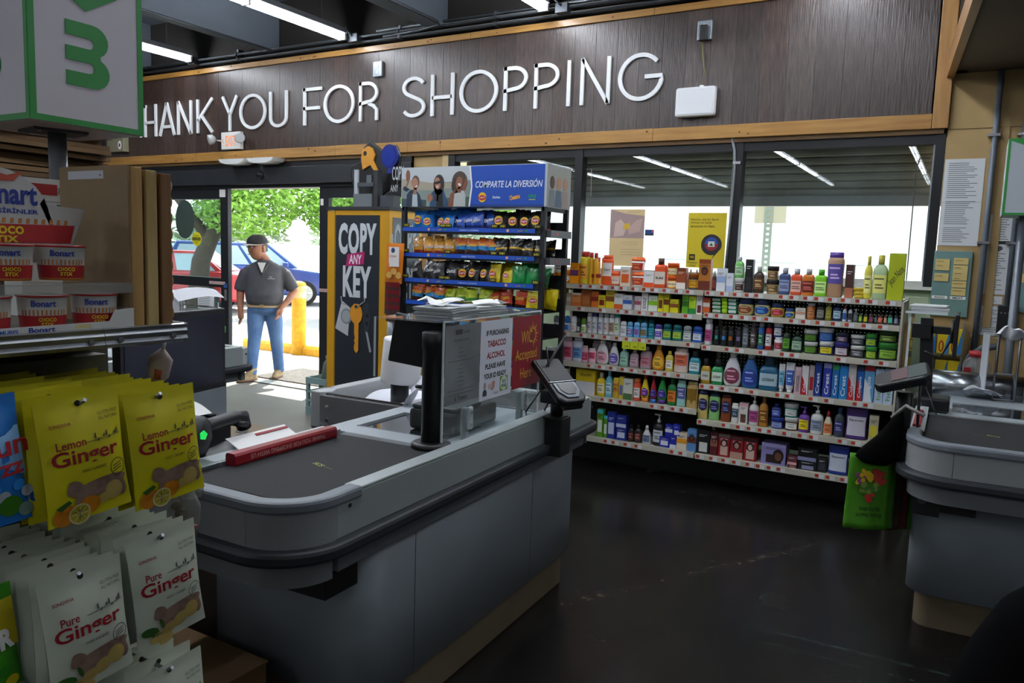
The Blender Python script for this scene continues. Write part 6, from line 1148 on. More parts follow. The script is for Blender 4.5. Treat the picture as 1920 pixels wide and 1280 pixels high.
MB().tube([(-0.04, 0, 0.0), (-0.03, 0.01, 0.7)], 0.006, M('8a8d90', .4)).ob('strip', t); MB().loft([(0.02, 0.012, -0.14), (0.035, 0.02, -0.1), (0.03, 0.018, 0.02)], M('8a8e92', .3), 10).xf(Matrix.Translation((-0.03, 0, 0.0))).ob('loose_wrap', t)
# ================================================================ key copy kiosk
KY = M('c8920c', 0.45, noise=0.05, scale=4); KN = M('1b222b', 0.45)
t = thing('key_copy_kiosk', 'yellow and navy key copying kiosk with large white letters', 'kiosk', (-5.13, 5.393, 0))
box('left_cover', 0, 0.092, 0.0, 0.48, 0.0, 1.935, KY, t, bev=0.004); box('cabinet', 0.094, 0.724, 0.0, 0.48, 0.0, 1.943, KY, t, bev=0.004); box('top_slab', -0.004, 0.735, -0.012, 0.49, 1.943, 1.972, M('24272c', 0.5), t)
box('front_panel', 0.105, 0.620, -0.004, 0.0, 0.02, 1.896, KN, t); box('side_panel', 0.7235, 0.7275, 0.05, 0.43, 0.05, 1.88, M('1b222b', 0.25), t); box('panel_gap', 0.0915, 0.0945, -0.001, 0.4, 0.0, 1.935, M('4a3408', .6), t)
KW = M('c9ced2', .5)
text('COPY', 0.445, 0.285, KW, t, (0.365, -0.0045, 1.685), bold=0.042); text('KEY', 0.335, 0.285, KW, t, (0.365, -0.0045, 1.30), bold=0.042)
MB().prism([(0.235, 1.435), (0.25, 1.545), (0.455, 1.575), (0.445, 1.46)], -0.0065, -0.004, M('b01c62', .5), 'y').ob('pink_banner', t); text('ANY', 0.15, 0.085, M('e8e8ea', .5), t, (0.347, -0.0072, 1.502), bold=0.02, shear=0.1)
text('COPY', 0.33, 0.285, M('8d949a', .4), t, (0.728, 0.235, 1.685), RIGHT, bold=0.028); text('KEY', 0.25, 0.285, M('8d949a', .4), t, (0.728, 0.235, 1.30), RIGHT, bold=0.028)
# hanging key pictures
kp = thing('x', '', ''); bpy.data.objects.remove(kp)
MB().prism([(0.19, 1.12), (0.29, 1.06), (0.265, 0.80), (0.11, 0.86)], -0.0055, -0.004, M('b4b7ba', .4), 'y').ob('fob_print', t); disc(MB(), 0.245, 0.98, 0.068, 0.072, -0.0055, M('7d8286', .4), 22).ob('fob_disc', t); disc(MB(), 0.245, 0.98, 0.05, 0.054, -0.007, M('9aa0a4', .4), 22).ob('fob_disc', t)
KG = M('d08a1c', .4, coat=.3)
disc(MB(), 0.365, 1.01, 0.075, 0.095, -0.008, KG, 10, .003).ob('key_print', t); MB().prism([(0.345, 0.94), (0.395, 0.94), (0.395, 0.68), (0.372, 0.65), (0.345, 0.68), (0.345, 0.72), (0.355, 0.74), (0.343, 0.77), (0.355, 0.79), (0.345, 0.83)], -0.0105, -0.008, KG, 'y').ob('key_print', t); disc(MB(), 0.365, 1.075, 0.016, 0.016, -0.011, KN, 14, .001).ob('key_hole', t)
MB().prism([(0.44, 1.13), (0.50, 1.12), (0.535, 0.98), (0.505, 0.85), (0.47, 0.85), (0.445, 0.95)], -0.0065, -0.004, M('2c3238', .4), 'y').ob('remote_print', t); MB().prism([(0.475, 0.86), (0.50, 0.85), (0.545, 0.68), (0.525, 0.67)], -0.0075, -0.004, M('9aa0a4', .3), 'y').ob('blade_print', t)
for z in (1.00, 0.93): disc(MB(), 0.49, z, 0.016, 0.02, -0.0065, M('0e1114', .4), 12).ob('button_print', t)
MB().tube([(0.18, -0.008, 1.16), (0.19, -0.008, 1.10), (0.24, -0.008, 1.09)], 0.004, M('9aa0a4', .3)).ob('ring_print', t); MB().tube([(0.37, -0.012, 1.06), (0.42, -0.012, 1.10), (0.47, -0.012, 1.13), (0.46, -0.012, 1.17)], 0.005, M('9aa0a4', .3)).ob('ring_print', t)
# topper with big key and coin shapes, and grey frame behind
t = thing('kiosk_topper', 'black topper with yellow key, blue disc and silver bracket above kiosk', 'sign', (-5.13, 5.45, 1.972))
MB().prism([(0.16, 0.19), (0.12, 0.30), (0.13, 0.38), (0.25, 0.42), (0.28, 0.54), (0.36, 0.60), (0.44, 0.55), (0.50, 0.51), (0.56, 0.56), (0.66, 0.55), (0.71, 0.45), (0.70, 0.32), (0.66, 0.20), (0.5, 0.1), (0.2, 0.1)], 0.10, 0.13, M('0f1113', .35), 'y').ob('backing', t, bev=0.01)
MB().prism([(0.29, 0.34), (0.27, 0.44), (0.285, 0.52), (0.35, 0.55), (0.40, 0.53), (0.43, 0.47), (0.41, 0.42), (0.47, 0.33), (0.49, 0.25), (0.46, 0.25), (0.44, 0.31), (0.38, 0.38), (0.33, 0.36)], 0.085, 0.10, M('c8881c', .45), 'y').ob('key_shape', t); disc(MB(), 0.318, 0.485, 0.020, 0.022, 0.085, BLACK, 14).ob('key_hole', t)
disc(MB(), 0.60, 0.45, 0.095, 0.105, 0.10, M('1c2a7a', .2, coat=1.0), 24, .02).ob('blue_disc', t); disc(MB(), 0.60, 0.45, 0.075, 0.083, 0.08, M('22348e', .15, coat=1.0), 24, .004).ob('blue_disc_centre', t); MB().prism([(0.57, 0.30), (0.63, 0.30), (0.64, 0.36), (0.60, 0.37)], 0.085, 0.10, M('1c2a7a', .3), 'y').ob('disc_tail', t); disc(MB(), 0.175, 0.30, 0.022, 0.055, 0.10, M('3a3c40', .3), 12).ob('fob_slot', t); MB().prism([(0.20, 0.25), (0.215, 0.25), (0.225, 0.33), (0.21, 0.33)], 0.095, 0.10, M('7a1c1c', .5), 'y').ob('red_mark', t)
text('COPY', 0.13, 0.12, M('b9bec2', .5), t, (0.70, 0.084, 0.30), bold=0.012); text('ANY', 0.09, 0.06, M('b9bec2', .5), t, (0.66, 0.084, 0.17), bold=0.012)
AL = M('b4babf', 0.4, 0.3)
box('bracket_upright', 0.285, 0.325, -0.02, 0.0, 0.0, 0.33, AL, t); box('bracket_base', 0.285, 0.50, -0.03, 0.03, 0.0, 0.115, M('7d8388', .4, .6), t); box('bracket_bar', 0.32, 0.52, -0.02, 0.0, 0.18, 0.215, M('4a4f54', .5, .4), t); box('bracket_plate', 0.43, 0.485, -0.022, 0.0, 0.21, 0.28, M('6a6f74', .4, .6), t)
box('upright', 0.51, 0.555, -0.02, 0.05, 0.0, 0.32, M('24272a', .5), t); box('grey_block', 0.565, 0.72, 0.0, 0.1, 0.0, 0.10, M('3a3d44', .5), t)
# plastic step / crate next to the kiosk
CRM = M('7f9a98', 0.4)
t = thing('plastic_crate', 'pale grey plastic crate with open sides beside the kiosk', 'crate', (-5.27, 5.56, 0))
for x in (-0.13, 0.10):
    for y in (-0.16, 0.13): MB().prism([(x, y), (x + 0.03, y), (x + 0.03, y + 0.03), (x, y + 0.03)], 0, 0.36, CRM, 'z').ob('corner_post', t)
for z0, z1 in ((0, 0.075), (0.13, 0.145), (0.215, 0.23), (0.30, 0.36)):
    MB().box(-0.13, 0.13, -0.165, -0.155, z0, z1, CRM).ob('side_band', t); MB().box(-0.135, -0.125, -0.16, 0.16, z0, z1, CRM).ob('side_band', t); MB().box(0.125, 0.135, -0.16, 0.16, z0, z1, CRM).ob('side_band', t); MB().box(-0.12, 0.12, -0.15, 0.15, z0, z0 + 0.008, M('8aa4a2', .4)).ob('tray', t)
t = thing('grey_jug', 'dark grey plastic jug standing in the pale crate', 'jug', (-5.24, 5.58, 0.31)); MB().loft([(0.07, 0.1, 0), (0.075, 0.11, 0.03), (0.06, 0.08, 0.18), (0.04, 0.05, 0.22)], M('4f5b58', .35), 14, 3).ob('jug_body', t); MB().tube([(0, -0.05, 0.19), (0, -0.07, 0.25), (0, 0.03, 0.25), (0, 0.06, 0.16)], 0.014, M('6a7876', .35)).ob('jug_handle', t)

# ================================================================ candy gondola at the left
SW = M('57553f', 0.55, noise=0.08, scale=4)
g = thing('candy_gondola', 'olive slat wall gondola end with aluminium edged shelf at left', 'shelf unit', (0, 0, 0))
for k in range(14): box('slat', -1.46, -1.42, -0.4, 0.895, 0.02 + k * 0.098, 0.02 + k * 0.098 + 0.088, SW, g)
box('core', -1.72, -1.462, -0.4, 0.89, 0, 1.40, M('2e2d22', .7), g); box('groove_rail', -1.4215, -1.4205, -0.4, 0.895, 1.298, 1.302, M('a39a6a', .4, .6), g)
box('shelf_board', -1.72, -1.215, -0.4, 0.912, 1.435, 1.454, M('6a685c', .6), g)
AE = M('9a9ca0', .32, .85)
for y0, y1 in ((-0.4, 0.758), (0.759, 0.914)):
    e = MB().prism([(-1.215, 1.423), (-1.209, 1.425), (-1.205, 1.430), (-1.209, 1.436), (-1.206, 1.444), (-1.210, 1.449), (-1.208, 1.455), (-1.215, 1.457)], y0, y1, AE, 'y')
    e.v = [(p[0], p[1], p[2]) for p in e.v]; e.ob('shelf_edge', g)
for y in (0.735, 0.785, 0.885): MB().tube([(-1.207, y, 1.436), (-1.2035, y, 1.436)], 0.0045, STEEL, 12).ob('screw', g)
box('end_edge', -1.5, -1.21, 0.912, 0.917, 1.423, 1.457, AE, g)
for y in (0.665, 0.80): box('hook_plate', -1.42, -1.405, y - 0.018, y + 0.018, 1.285, 1.315, STEEL, g)
# ---- cups of chocolate sticks in display trays
CW = M('cfcfcb', .45); CRED = M('a81c20', .45); CYEL = M('d8c01c', .5); CBLUE = M('1c2f8a', .5); CORN = M('b8702a', .5)
def cupmesh():
    mb = MB().loft([(0.031, 0.031, 0.0, CORN), (0.0318, 0.0318, 0.004, CRED), (0.0335, 0.0335, 0.024, CW), (0.035, 0.035, 0.052, CRED), (0.0368, 0.0368, 0.0525, CRED), (0.0368, 0.0368, 0.0555, CW)], CW, 24); return mb.mesh('snack_cup')
cm = cupmesh(); stm = MB()
for k in range(12):
    a = -0.95 + k * 0.17; r_ = 0.0344; stm.add([(r_ * math.cos(a), r_ * math.sin(a), 0.0245), (r_ * math.cos(a + .07), r_ * math.sin(a + .07), 0.0245), (r_ * 1.01 * math.cos(a + .07), r_ * 1.01 * math.sin(a + .07), 0.033), (r_ * 1.01 * math.cos(a), r_ * 1.01 * math.sin(a), 0.033)], [(0, 1, 2, 3)], CORN)
stripe = stm.mesh('stripe_band')
cups = [(-1.262, 0.775, 1.456, 'rightmost cup in the lower row'), (-1.262, 0.690, 1.456, 'middle cup in the lower row'), (-1.262, 0.605, 1.456, 'left cup in the lower row'), (-1.268, 0.725, 1.534, 'right cup in the upper row'), (-1.268, 0.643, 1.534, 'left cup in the upper row')]
for x, y, z, nm in cups:
    o = mkob('snack_cup', cm, None, (x, y, z), -0.45); tag(o, 'white and red chocolate stick cup, ' + nm, 'snack cup', 'chocolate stick cups on the shelf')
    mkob('stripe_band', stripe, o)
    cyl = lambda cx: (lambda px, py: 0.0366 * math.cos((px + cx) / 0.0366) - 0.0366)
    text('Bonart', 0.034, 0.010, CBLUE, o, (0.0372, 0.0, 0.043), RIGHT, bold=0.03, drape=lambda a, b: -14 * a * a); text('CHOCO', 0.024, 0.0062, CYEL, o, (0.0355, 0.005, 0.018), RIGHT, bold=0.04, drape=lambda a, b: -14 * a * a); text('STIX', 0.017, 0.006, CYEL, o, (0.0348, 0.005, 0.0105), RIGHT, bold=0.04, drape=lambda a, b: -14 * a * a)
t = thing('cup_tray', 'white printed cardboard tray holding the lower row of cups', 'display tray', (-1.22, 0.70, 1.455))
MB().prism([(-0.15, 0.0), (0.118, 0.0), (0.118, 0.032), (0.085, 0.030), (0.075, 0.012), (-0.15, 0.010)], -0.001, 0.001, CW, 'x').ob('tray_front', t); MB().prism([(-0.09, 0), (0.0, 0), (0.0, 0.032), (-0.09, 0.03)], 0.117, 0.119, CW, 'y').ob('tray_side', t); MB().box(-0.09, 0.0, -0.15, 0.118, -0.0005, 0.001, CW).ob('tray_floor', t)
text('Bonart', 0.04, 0.008, CBLUE, t, (0.0014, -0.035, 0.005), RIGHT, bold=0.03); text('CHOCO', 0.026, 0.006, CYEL, t, (0.0014, 0.03, 0.0065), RIGHT, bold=0.04); text('SMURFS', 0.03, 0.006, M('2a5ab0', .5), t, (0.0014, -0.085, 0.004), RIGHT, bold=0.03)
o = MB().box(-1.31, -1.222, 0.56, 0.82, 1.527, 1.529, CLEAR).box(-1.2225, -1.2215, 0.56, 0.82, 1.513, 1.527, CLEAR).ob('clear_tray_lid'); tag(o, 'clear plastic lid between the two rows of cups', 'tray lid')
t = thing('display_card', 'rounded cardboard display header with blue lettering and red band', 'display card', (-1.315, 0.60, 1.56))
MB().prism([(-0.10, 0.0), (0.16, 0.0), (0.195, 0.09), (0.12, 0.095)] + [(0.04 + 0.095 * math.cos(a * PI / 12 + 0.15), 0.075 + 0.075 * math.sin(a * PI / 12 + 0.15)) for a in range(12)] + [(-0.10, 0.09)], -0.0015, 0.0015, M('b9b7b2', .6), 'x').ob('card', t)
MB().prism([(-0.10, 0.028), (0.168, 0.032), (0.176, 0.062), (-0.10, 0.058)], 0.0016, 0.0022, CRED, 'x').ob('red_band', t)
for k in range(22):
    y = -0.098 + k * 0.0122
    for z0 in (0.0215, 0.062): MB().prism([(y, z0), (y + 0.005, z0), (y + 0.006, z0 + 0.008), (y + 0.001, z0 + 0.008)], 0.0016, 0.002, CORN, 'x').ob('stick_print', t)
text('Bonart', 0.10, 0.034, CBLUE, t, (0.0022, 0.066, 0.108), RIGHT, bold=0.03); MB().prism([(0.025, 0.135), (0.05, 0.142), (0.07, 0.136), (0.095, 0.144), (0.08, 0.128), (0.04, 0.126)], 0.0016, 0.0022, M('b0442a', .5), 'x').ob('crown_print', t)
text('SMURFS    ŞİRİNLER', 0.13, 0.011, CBLUE, t, (0.0022, 0.052, 0.081), RIGHT, bold=0.03); text('CHOCO', 0.062, 0.013, CYEL, t, (0.0026, 0.062, 0.051), RIGHT, bold=0.05); text('STIX', 0.045, 0.011, CYEL, t, (0.0026, 0.062, 0.037), RIGHT, bold=0.05); text('15%', 0.018, 0.007, CRED, t, (0.0022, 0.035, 0.012), RIGHT, bold=0.03)
t = thing('juice_carton_pack', 'small white red and green carton pack behind display card', 'carton', (-1.53, 0.835, 1.455)); box('box', -0.03, 0.03, -0.05, 0.075, 0, 0.255, CW, t); box('red_print', 0.0301, 0.0308, -0.045, 0.02, 0.225, 0.245, CRED, t); box('green_print', 0.0301, 0.0308, 0.03, 0.07, 0.222, 0.245, M('1c7a3a', .5), t); box('red_print', 0.0301, 0.0308, -0.045, 0.012, 0.185, 0.205, CRED, t); box('green_print', 0.0301, 0.0308, 0.018, 0.07, 0.182, 0.208, M('1c7a3a', .5), t); text('8', 0.008, 0.013, M('1c7a3a', .5), t, (0.0312, 0.025, 0.234), RIGHT); box('fold', 0.0301, 0.0304, -0.05, 0.075, 0.212, 0.2135, M('8a8a88', .5), t)
# ---- tall slatted wooden crate
t = thing('wooden_crate', 'tall wooden crate with fibreboard side and three rough slats', 'crate', (-1.325, 0.86, 1.4545))
box('fibreboard_side', -0.10, 0.098, -0.043, -0.038, 0.0, 0.272, M('8a7355', .8, noise=0.08, scale=30), t); box('paper_label', -0.072, 0.032, -0.0437, -0.043, 0.250, 0.264, M('b9b8c0', .6), t); MB().tube([(0.023, -0.0442, 0.256), (0.023, -0.0437, 0.256)], 0.0015, BLACK, 8).ob('label_hole', t)
for k, (c1, c2, y) in enumerate((('b0894f', '94703c', -0.028), ('b39a63', '9a8048', 0.000), ('8f6a40', '75522f', 0.028))):
    MB().box(-0.10, 0.10, y - 0.0105, y + 0.0105, 0, 0.270 - 0.003 * k, M(c1, .75, c2=c2, scale=14, stretch=(1, 3, 0.25), bump=.4)).ob('slat', t, bev=0.0015)
box('rear_slat', -0.10, 0.08, -0.036, 0.036, 0.015, 0.03, M('8a6a3c', .8), t); box('cross_bar', -0.09, 0.06, -0.036, 0.036, 0.18, 0.20, M('8a5f30', .8), t)
for k in range(9): MB().ball((0.09, 0.041, 0.02 + k * 0.028), (0.008, 0.004, 0.012), M('a8824a', .8), 8, 6).ob('bark_edge', t)
# ---- aisle sign on pole
SWH = M('c4bfc6', .55); SGR = M('2a8a3c', .5)
t = thing('aisle_sign', 'white aisle number box sign with green border and large 3', 'sign', (-1.56, 0.893, 1.809))
box('sign_box', -0.11, 0.11, -0.11, 0.11, 0, 0.46, SWH, t)
box('underside', -0.105, 0.105, -0.105, 0.105, -0.0015, 0.0, M('b7a7a5', .35, noise=.1, scale=6), t)
for a, b_, c_, d_ in ((-0.11, 0.11, 0, 0.011), (-0.11, -0.098, 0.011, 0.46), (0.099, 0.11, 0.011, 0.46)):
    MB().box(0.11, 0.1108, a, b_, c_, d_, SGR).ob('green_border', t); MB().box(a, b_, -0.1108, -0.11, c_, d_, SGR).ob('green_border', t)
# numeral 3 drawn as a rounded heavy figure
def three(y0, z0, w, h):
    th = h * .225; pts = []
    def A(cx, cz, rx_, rz_, a0, a1, n=8): return [(cx + rx_ * math.cos(math.radians(a0 + (a1 - a0) * k / n)), cz + rz_ * math.sin(math.radians(a0 + (a1 - a0) * k / n))) for k in range(n + 1)]
    pts += [(0, h), (w * .55, h)] + A(w * .62, h * .75, w * .36, h * .25, 90, -62) + A(w * .62, h * .25, w * .38, h * .25, 62, -90) + [(0, 0), (0, th)] + [(w * .5, th)] + A(w * .54, h * .31, w * .10, h * .08, -90, 90, 6) + [(0, h * .39), (0, h * .61), (w * .5, h * .61)] + A(w * .54, h * .69, w * .10, h * .08, -90, 90, 6) + [(0, h - th)]
    return [(y0 + p[0], z0 + p[1]) for p in pts]
MB().prism(three(-0.043, 0.072, 0.083, 0.115), 0.11, 0.1112, SGR, 'x').ob('numeral', t); MB().prism(three(-0.06, 0.072, 0.083, 0.115), -0.1112, -0.11, SGR, 'y').ob('numeral', t)
MB().prism([(-0.036, 0.228), (-0.004, 0.209), (0.06, 0.248), (0.06, 0.3), (-0.036, 0.3)], 0.11, 0.1112, SGR, 'x').ob('arrow_mark', t)
MB().prism([(-0.055, -0.045), (0.03, -0.06), (0.055, 0.03), (-0.03, 0.055)], -0.006, -0.0015, M('4a4a4c', .4, .7), 'z').ob('mount_plate', t); MB().tube([(0, 0, -0.41), (0, 0, -0.004)], 0.0165, M('85878c', .35, .5), 18).ob('pole', t)
for a in ((-0.04, -0.035), (0.035, 0.035), (0.02, -0.045)): MB().tube([(a[0], a[1], -0.009), (a[0], a[1], -0.005)], 0.004, STEEL, 8).ob('bolt', t)
t = thing('aisle_sign', 'white aisle box sign with green border cut by right edge', 'sign', (0.325, 5.7, 1.935)); box('sign_box', -0.18, 0.18, 0, 0.34, 0, 0.46, M('aeb6bc', .55), t)
for a in ((-0.18, 0.18, 0, 0.014), (-0.18, -0.166, 0.014, 0.46)): MB().box(a[0], a[1], -0.001, 0, a[2], a[3], SGR).ob('green_border', t)
MB().prism([(-0.18, 0.46), (-0.166, 0.446), (0.02, 0.37), (0.18, 0.43), (0.18, 0.46)], -0.0012, 0, SGR, 'y').ob('arrow_mark', t); MB().prism(three(-0.05, 0.06, 0.14, 0.2), -0.0012, 0, SGR, 'y').ob('numeral', t); MB().tube([(-0.06, 0.1, -1.935), (-0.06, 0.1, 0.0)], 0.025, M('6a7078', .4, .5), 14).ob('pole', t)
# ---- hanging candy bags
BW, BH, BT = 0.127, 0.181, 0.024
def bulge(x, z):   # local height of the front face, z measured down from 0 (top) to -BH
    u = min(max(x / BW + .5, 0), 1); v = min(max(-z / BH, 0), 1)
    if v < .10 or v > .93: return 0.0009
    return 0.0009 + BT / 2 * (1 - abs(2 * u - 1) ** 3) * math.sin(PI * (v - .10) / .83) ** .7
def candymesh(m, name='candy_bag', w=BW, h=BH):
    mb = MB(); r_ = random.Random(3)
    for s in (-1, 1): mb.grid(lambda u, v: ((u - .5) * w * (-1 if s > 0 else 1) * (1 - .05 * math.sin(PI * v)), s * bulge((u - .5) * BW, -v * BH) + 0.0012 * math.sin(11 * u + 4 * v) * math.sin(PI * v), -v * h), 12, 18, m)
    return mb.mesh(name)
def dr(cx, cz, k=0.0): return lambda a, b: bulge(a + cx, b + cz) + 0.0016 + 0.0004 * k
def drape_poly(name, par, pts, m, k=1):
    cx = sum(p[0] for p in pts) / len(pts); cz = sum(p[1] for p in pts) / len(pts); vs = []; fs = []; n = len(pts)
    for q in (1.0, .66, .33): vs += [(cx + (p[0] - cx) * q, -(bulge(cx + (p[0] - cx) * q, cz + (p[1] - cz) * q) + 0.0012 + 0.0005 * k), cz + (p[1] - cz) * q) for p in pts]
    vs.append((cx, -(bulge(cx, cz) + 0.0012 + 0.0005 * k), cz))
    for j in range(2):
        for i in range(n): fs.append((j * n + i, j * n + (i + 1) % n, (j + 1) * n + (i + 1) % n, (j + 1) * n + i))
    for i in range(n): fs.append((2 * n + i, 2 * n + (i + 1) % n, 3 * n))
    return MB().add(vs, fs, m, True).ob(name, par)
def el(cx, cz, a, b, rot=0.0, n=16, wob=0.0, sd=1): r_ = random.Random(sd); return [(cx + (a * math.cos(t_) * math.cos(rot) - b * math.sin(t_) * math.sin(rot)) * (1 + wob * math.sin(3 * t_ + sd)), cz + (a * math.cos(t_) * math.sin(rot) + b * math.sin(t_) * math.cos(rot)) * (1 + wob * math.sin(2 * t_ + sd))) for t_ in [2 * PI * q / n for q in range(n)]]
GINB = M('8f7566', .6, c2='6d5547', scale=60); GINP = M('b8a05a', .5, c2='a8904c', scale=40); LEMO = M('c87e12', .4, c2='b06c10', scale=50); LEAF = M('2a5a1c', .5)
MAR = M('8c1220', .4)
def candy_print(o, lemon):
    ink = M('4a3f16', .5) if lemon else M('4a4a46', .5)
    def tx(s, w, h, x, z, m, **k): text(s, w, h, m, o, (x, 0, z), FRONT, 'lettering', drape=dr(x, z), **k)
    tx('SONGWHA', 0.030, 0.0052, -0.032, -0.037, MAR, bold=0.01); tx('GLUTEN FREE', 0.032, 0.0048, 0.040, -0.031, ink); tx('ALL NATURAL', 0.032, 0.0048, 0.040, -0.0385, ink)
    tx('Lemon' if lemon else 'Pure', 0.042 if lemon else 0.026, 0.0125, -0.022 if lemon else -0.028, -0.066, MAR, bold=0.012); tx('Ginger', 0.098, 0.0285, -0.002, -0.088, MAR, bold=0.02); tx('HARD CANDIES', 0.036, 0.0046, 0.006, -0.1085, ink)
    for k in range(9): drape_poly('village_print', o, [(0.012 + k * .0045, -0.066), (0.0155 + k * .0045, -0.066), (0.015 + k * .0045, -0.057 - .004 * ((k * 3) % 4)), (0.0125 + k * .0045, -0.059 - .004 * ((k * 3) % 4))], ink, .2)
    drape_poly('village_print', o, [(-0.004, -0.069), (0.055, -0.0675), (0.055, -0.0668), (-0.004, -0.0682)], ink, .2)
    st = el(0.042, -0.116, 0.0125, 0.0135, 0, 22)
    for i in range(0, 22, 1): a, b = st[i], st[(i + 1) % 22]; cx_, cz_ = 0.042, -0.116; drape_poly('seal_ring', o, [a, b, (cx_ + (b[0] - cx_) * .9, cz_ + (b[1] - cz_) * .9), (cx_ + (a[0] - cx_) * .9, cz_ + (a[1] - cz_) * .9)], ink, 3)
    for q in (-.004, 0, .004): drape_poly('seal_mark', o, [(0.034, -0.117 + q), (0.049, -0.113 + q), (0.049, -0.1145 + q), (0.035, -0.1185 + q)], ink, 3)
    dz = -0.138 if lemon else -0.136
    drape_poly('ginger_print', o, el(0.012, dz, 0.040, 0.014, .15, wob=.12, sd=2), GINB, 1); drape_poly('ginger_print', o, el(-0.024, dz + .006, 0.012, 0.013, .2, wob=.1, sd=3), GINB, 1.2); drape_poly('ginger_print', o, el(-0.012, dz - .014, 0.013, 0.012, -.5, sd=4), GINB, 1.3); drape_poly('ginger_print', o, el(0.046, dz - .008, 0.009, 0.016, .3, wob=.1, sd=5), GINB, 1.3)
    drape_poly('slice_print', o, el(0.034, dz - .012, 0.014, 0.015, .5), GINP, 2)
    if lemon:
        drape_poly('slice_print', o, el(0.018, dz - .020, 0.010, 0.008, .4), GINP, 2.2); drape_poly('lemon_print', o, el(-0.040, dz - .030, 0.017, 0.015, .5), LEMO, 1.6); drape_poly('lemon_print', o, el(-0.004, dz - .024, 0.017, 0.014, -.1), LEMO, 2.4)
        drape_poly('lemon_slice_print', o, el(-0.019, dz - .033, 0.0165, 0.0155), M('c9c28a', .5), 3); drape_poly('lemon_slice_print', o, el(-0.019, dz - .033, 0.0140, 0.0132), M('a89a1c', .45), 3.6)
        for k in range(4): a = k * PI / 4; c_, s_ = math.cos(a) * .013, math.sin(a) * .0125; drape_poly('segment_print', o, [(-0.019 - c_ - s_ * .05, dz - .033 - s_ + c_ * .05), (-0.019 - c_ + s_ * .05, dz - .033 - s_ - c_ * .05), (-0.019 + c_ + s_ * .05, dz - .033 + s_ - c_ * .05), (-0.019 + c_ - s_ * .05, dz - .033 + s_ + c_ * .05)], M('c9c28a', .5), 4.2)
        drape_poly('leaf_print', o, [(-0.052, dz - .016), (-0.034, dz - .008), (-0.030, dz - .013), (-0.045, dz - .022)], LEAF, 2.2)
    else:
        for (x, z, a, b, r_) in ((0.012, -.020, .014, .012, .6), (-0.006, -.026, .014, .010, .3), (-0.026, -.034, .017, .009, .25), (-0.014, -.043, .014, .008, .2)): drape_poly('slice_print', o, el(x, dz + z, a, b, r_), GINP, 2 + x * 10)
        drape_poly('leaf_print', o, el(-0.042, dz - .020, .015, .008, -.2), LEAF, 1.5); drape_poly('leaf_print', o, el(-0.030, dz - .029, .011, .006, -.3), LEAF, 1.7); drape_poly('leaf_print', o, el(-0.022, dz - .012, .003, .010, .4), LEAF, 1.6)
YB = candymesh(M('c2b800', .5)); WB = candymesh(M('b4bba8', .5)); BB = candymesh(M('2272c0', .25, coat=.3)); NB = candymesh(M('3a8a1c', .28, coat=.3))
PEG = MB().tube([(0, 0, 0), (0.325, 0, 0.002), (0.338, 0, 0.010)], 0.003, STEEL, 8).mesh('peg_hook')
def column(y, ztop, mesh, kind, n, detail, xa=-1.36, xb=-1.10, nm='candy_bag', skew=0.07):
    pg = mkob('peg_hook', PEG, None, (-1.425, y, ztop - 0.014)); tag(pg, 'steel peg hook holding the ' + kind, 'hook', 'peg hooks on the slat wall')
    for k in range(n):
        x = xa + (xb - xa) * k / (n - 1); o = mkob(nm, mesh, None, (x, y + rnd.uniform(-.006, .006), ztop + rnd.uniform(-.004, .002)), rot=(skew + rnd.uniform(-.02, .02) if k == n - 1 else rnd.uniform(-.03, .05), rnd.uniform(-.03, .03), PI / 2 + rnd.uniform(-.05, .05)))
        front = k == n - 1
        o.rotation_euler = (-0.06 if front else -0.03 - .02 * rnd.random(), -skew if front else rnd.uniform(-.05, .02), PI / 2 + (0.0 if front else rnd.uniform(-.05, .05)))
        tag(o, 'front %s' % kind if front else '%s, %s behind the front one' % (kind, ORDW[n - 2 - k]), 'candy bag', 'candy bags on pegs')
        MB().tube([(0, -0.002, -0.011), (0, -0.0012, -0.011)], 0.0045, M('15150f', .6), 12).ob('hang_hole', o)
        if front and detail: detail(o)
column(0.650, 1.374, YB, 'yellow lemon ginger candy bag on left peg', 11, lambda o: candy_print(o, True))
column(0.772, 1.366, YB, 'yellow lemon ginger candy bag on right peg', 12, lambda o: candy_print(o, True))
column(0.634, 1.118, WB, 'white ginger candy bag on left peg', 12, lambda o: candy_print(o, False), xb=-1.09)
column(0.772, 1.134, WB, 'white ginger candy bag on right peg', 12, lambda o: candy_print(o, False))
column(0.785, 0.902, WB, 'white ginger candy bag on lowest peg', 9, lambda o: candy_print(o, False), xb=-1.10)
def bluep(o):
    text('Fun', 0.07, 0.03, M('a8202a', .4), o, (0.035, 0, -0.07), drape=dr(0.035, -0.07), bold=0.02); text('Fizz', 0.06, 0.024, M('a8202a', .4), o, (0.03, 0, -0.10), drape=dr(0.03, -0.10), bold=0.02)
    drape_poly('pale_panel', o, [(-.06, -.05), (.06, -.045), (.062, -.115), (-.06, -.115)], M('7fb0dc', .3), .1)
    for k in range(12): drape_poly('candy_print', o, el(-.05 + .011 * k, -.128 - .012 * (k % 3), .009, .008), M(['2a86d8', 'a8b0b8', '1c50a8'][k % 3], .3), 1)
    drape_poly('apple_print', o, el(.035, -.155, .016, .015), M('3a7a1c', .4), 2); drape_poly('apple_print', o, el(.055, -.165, .010, .010), M('7a9a8a', .4), 2.4)
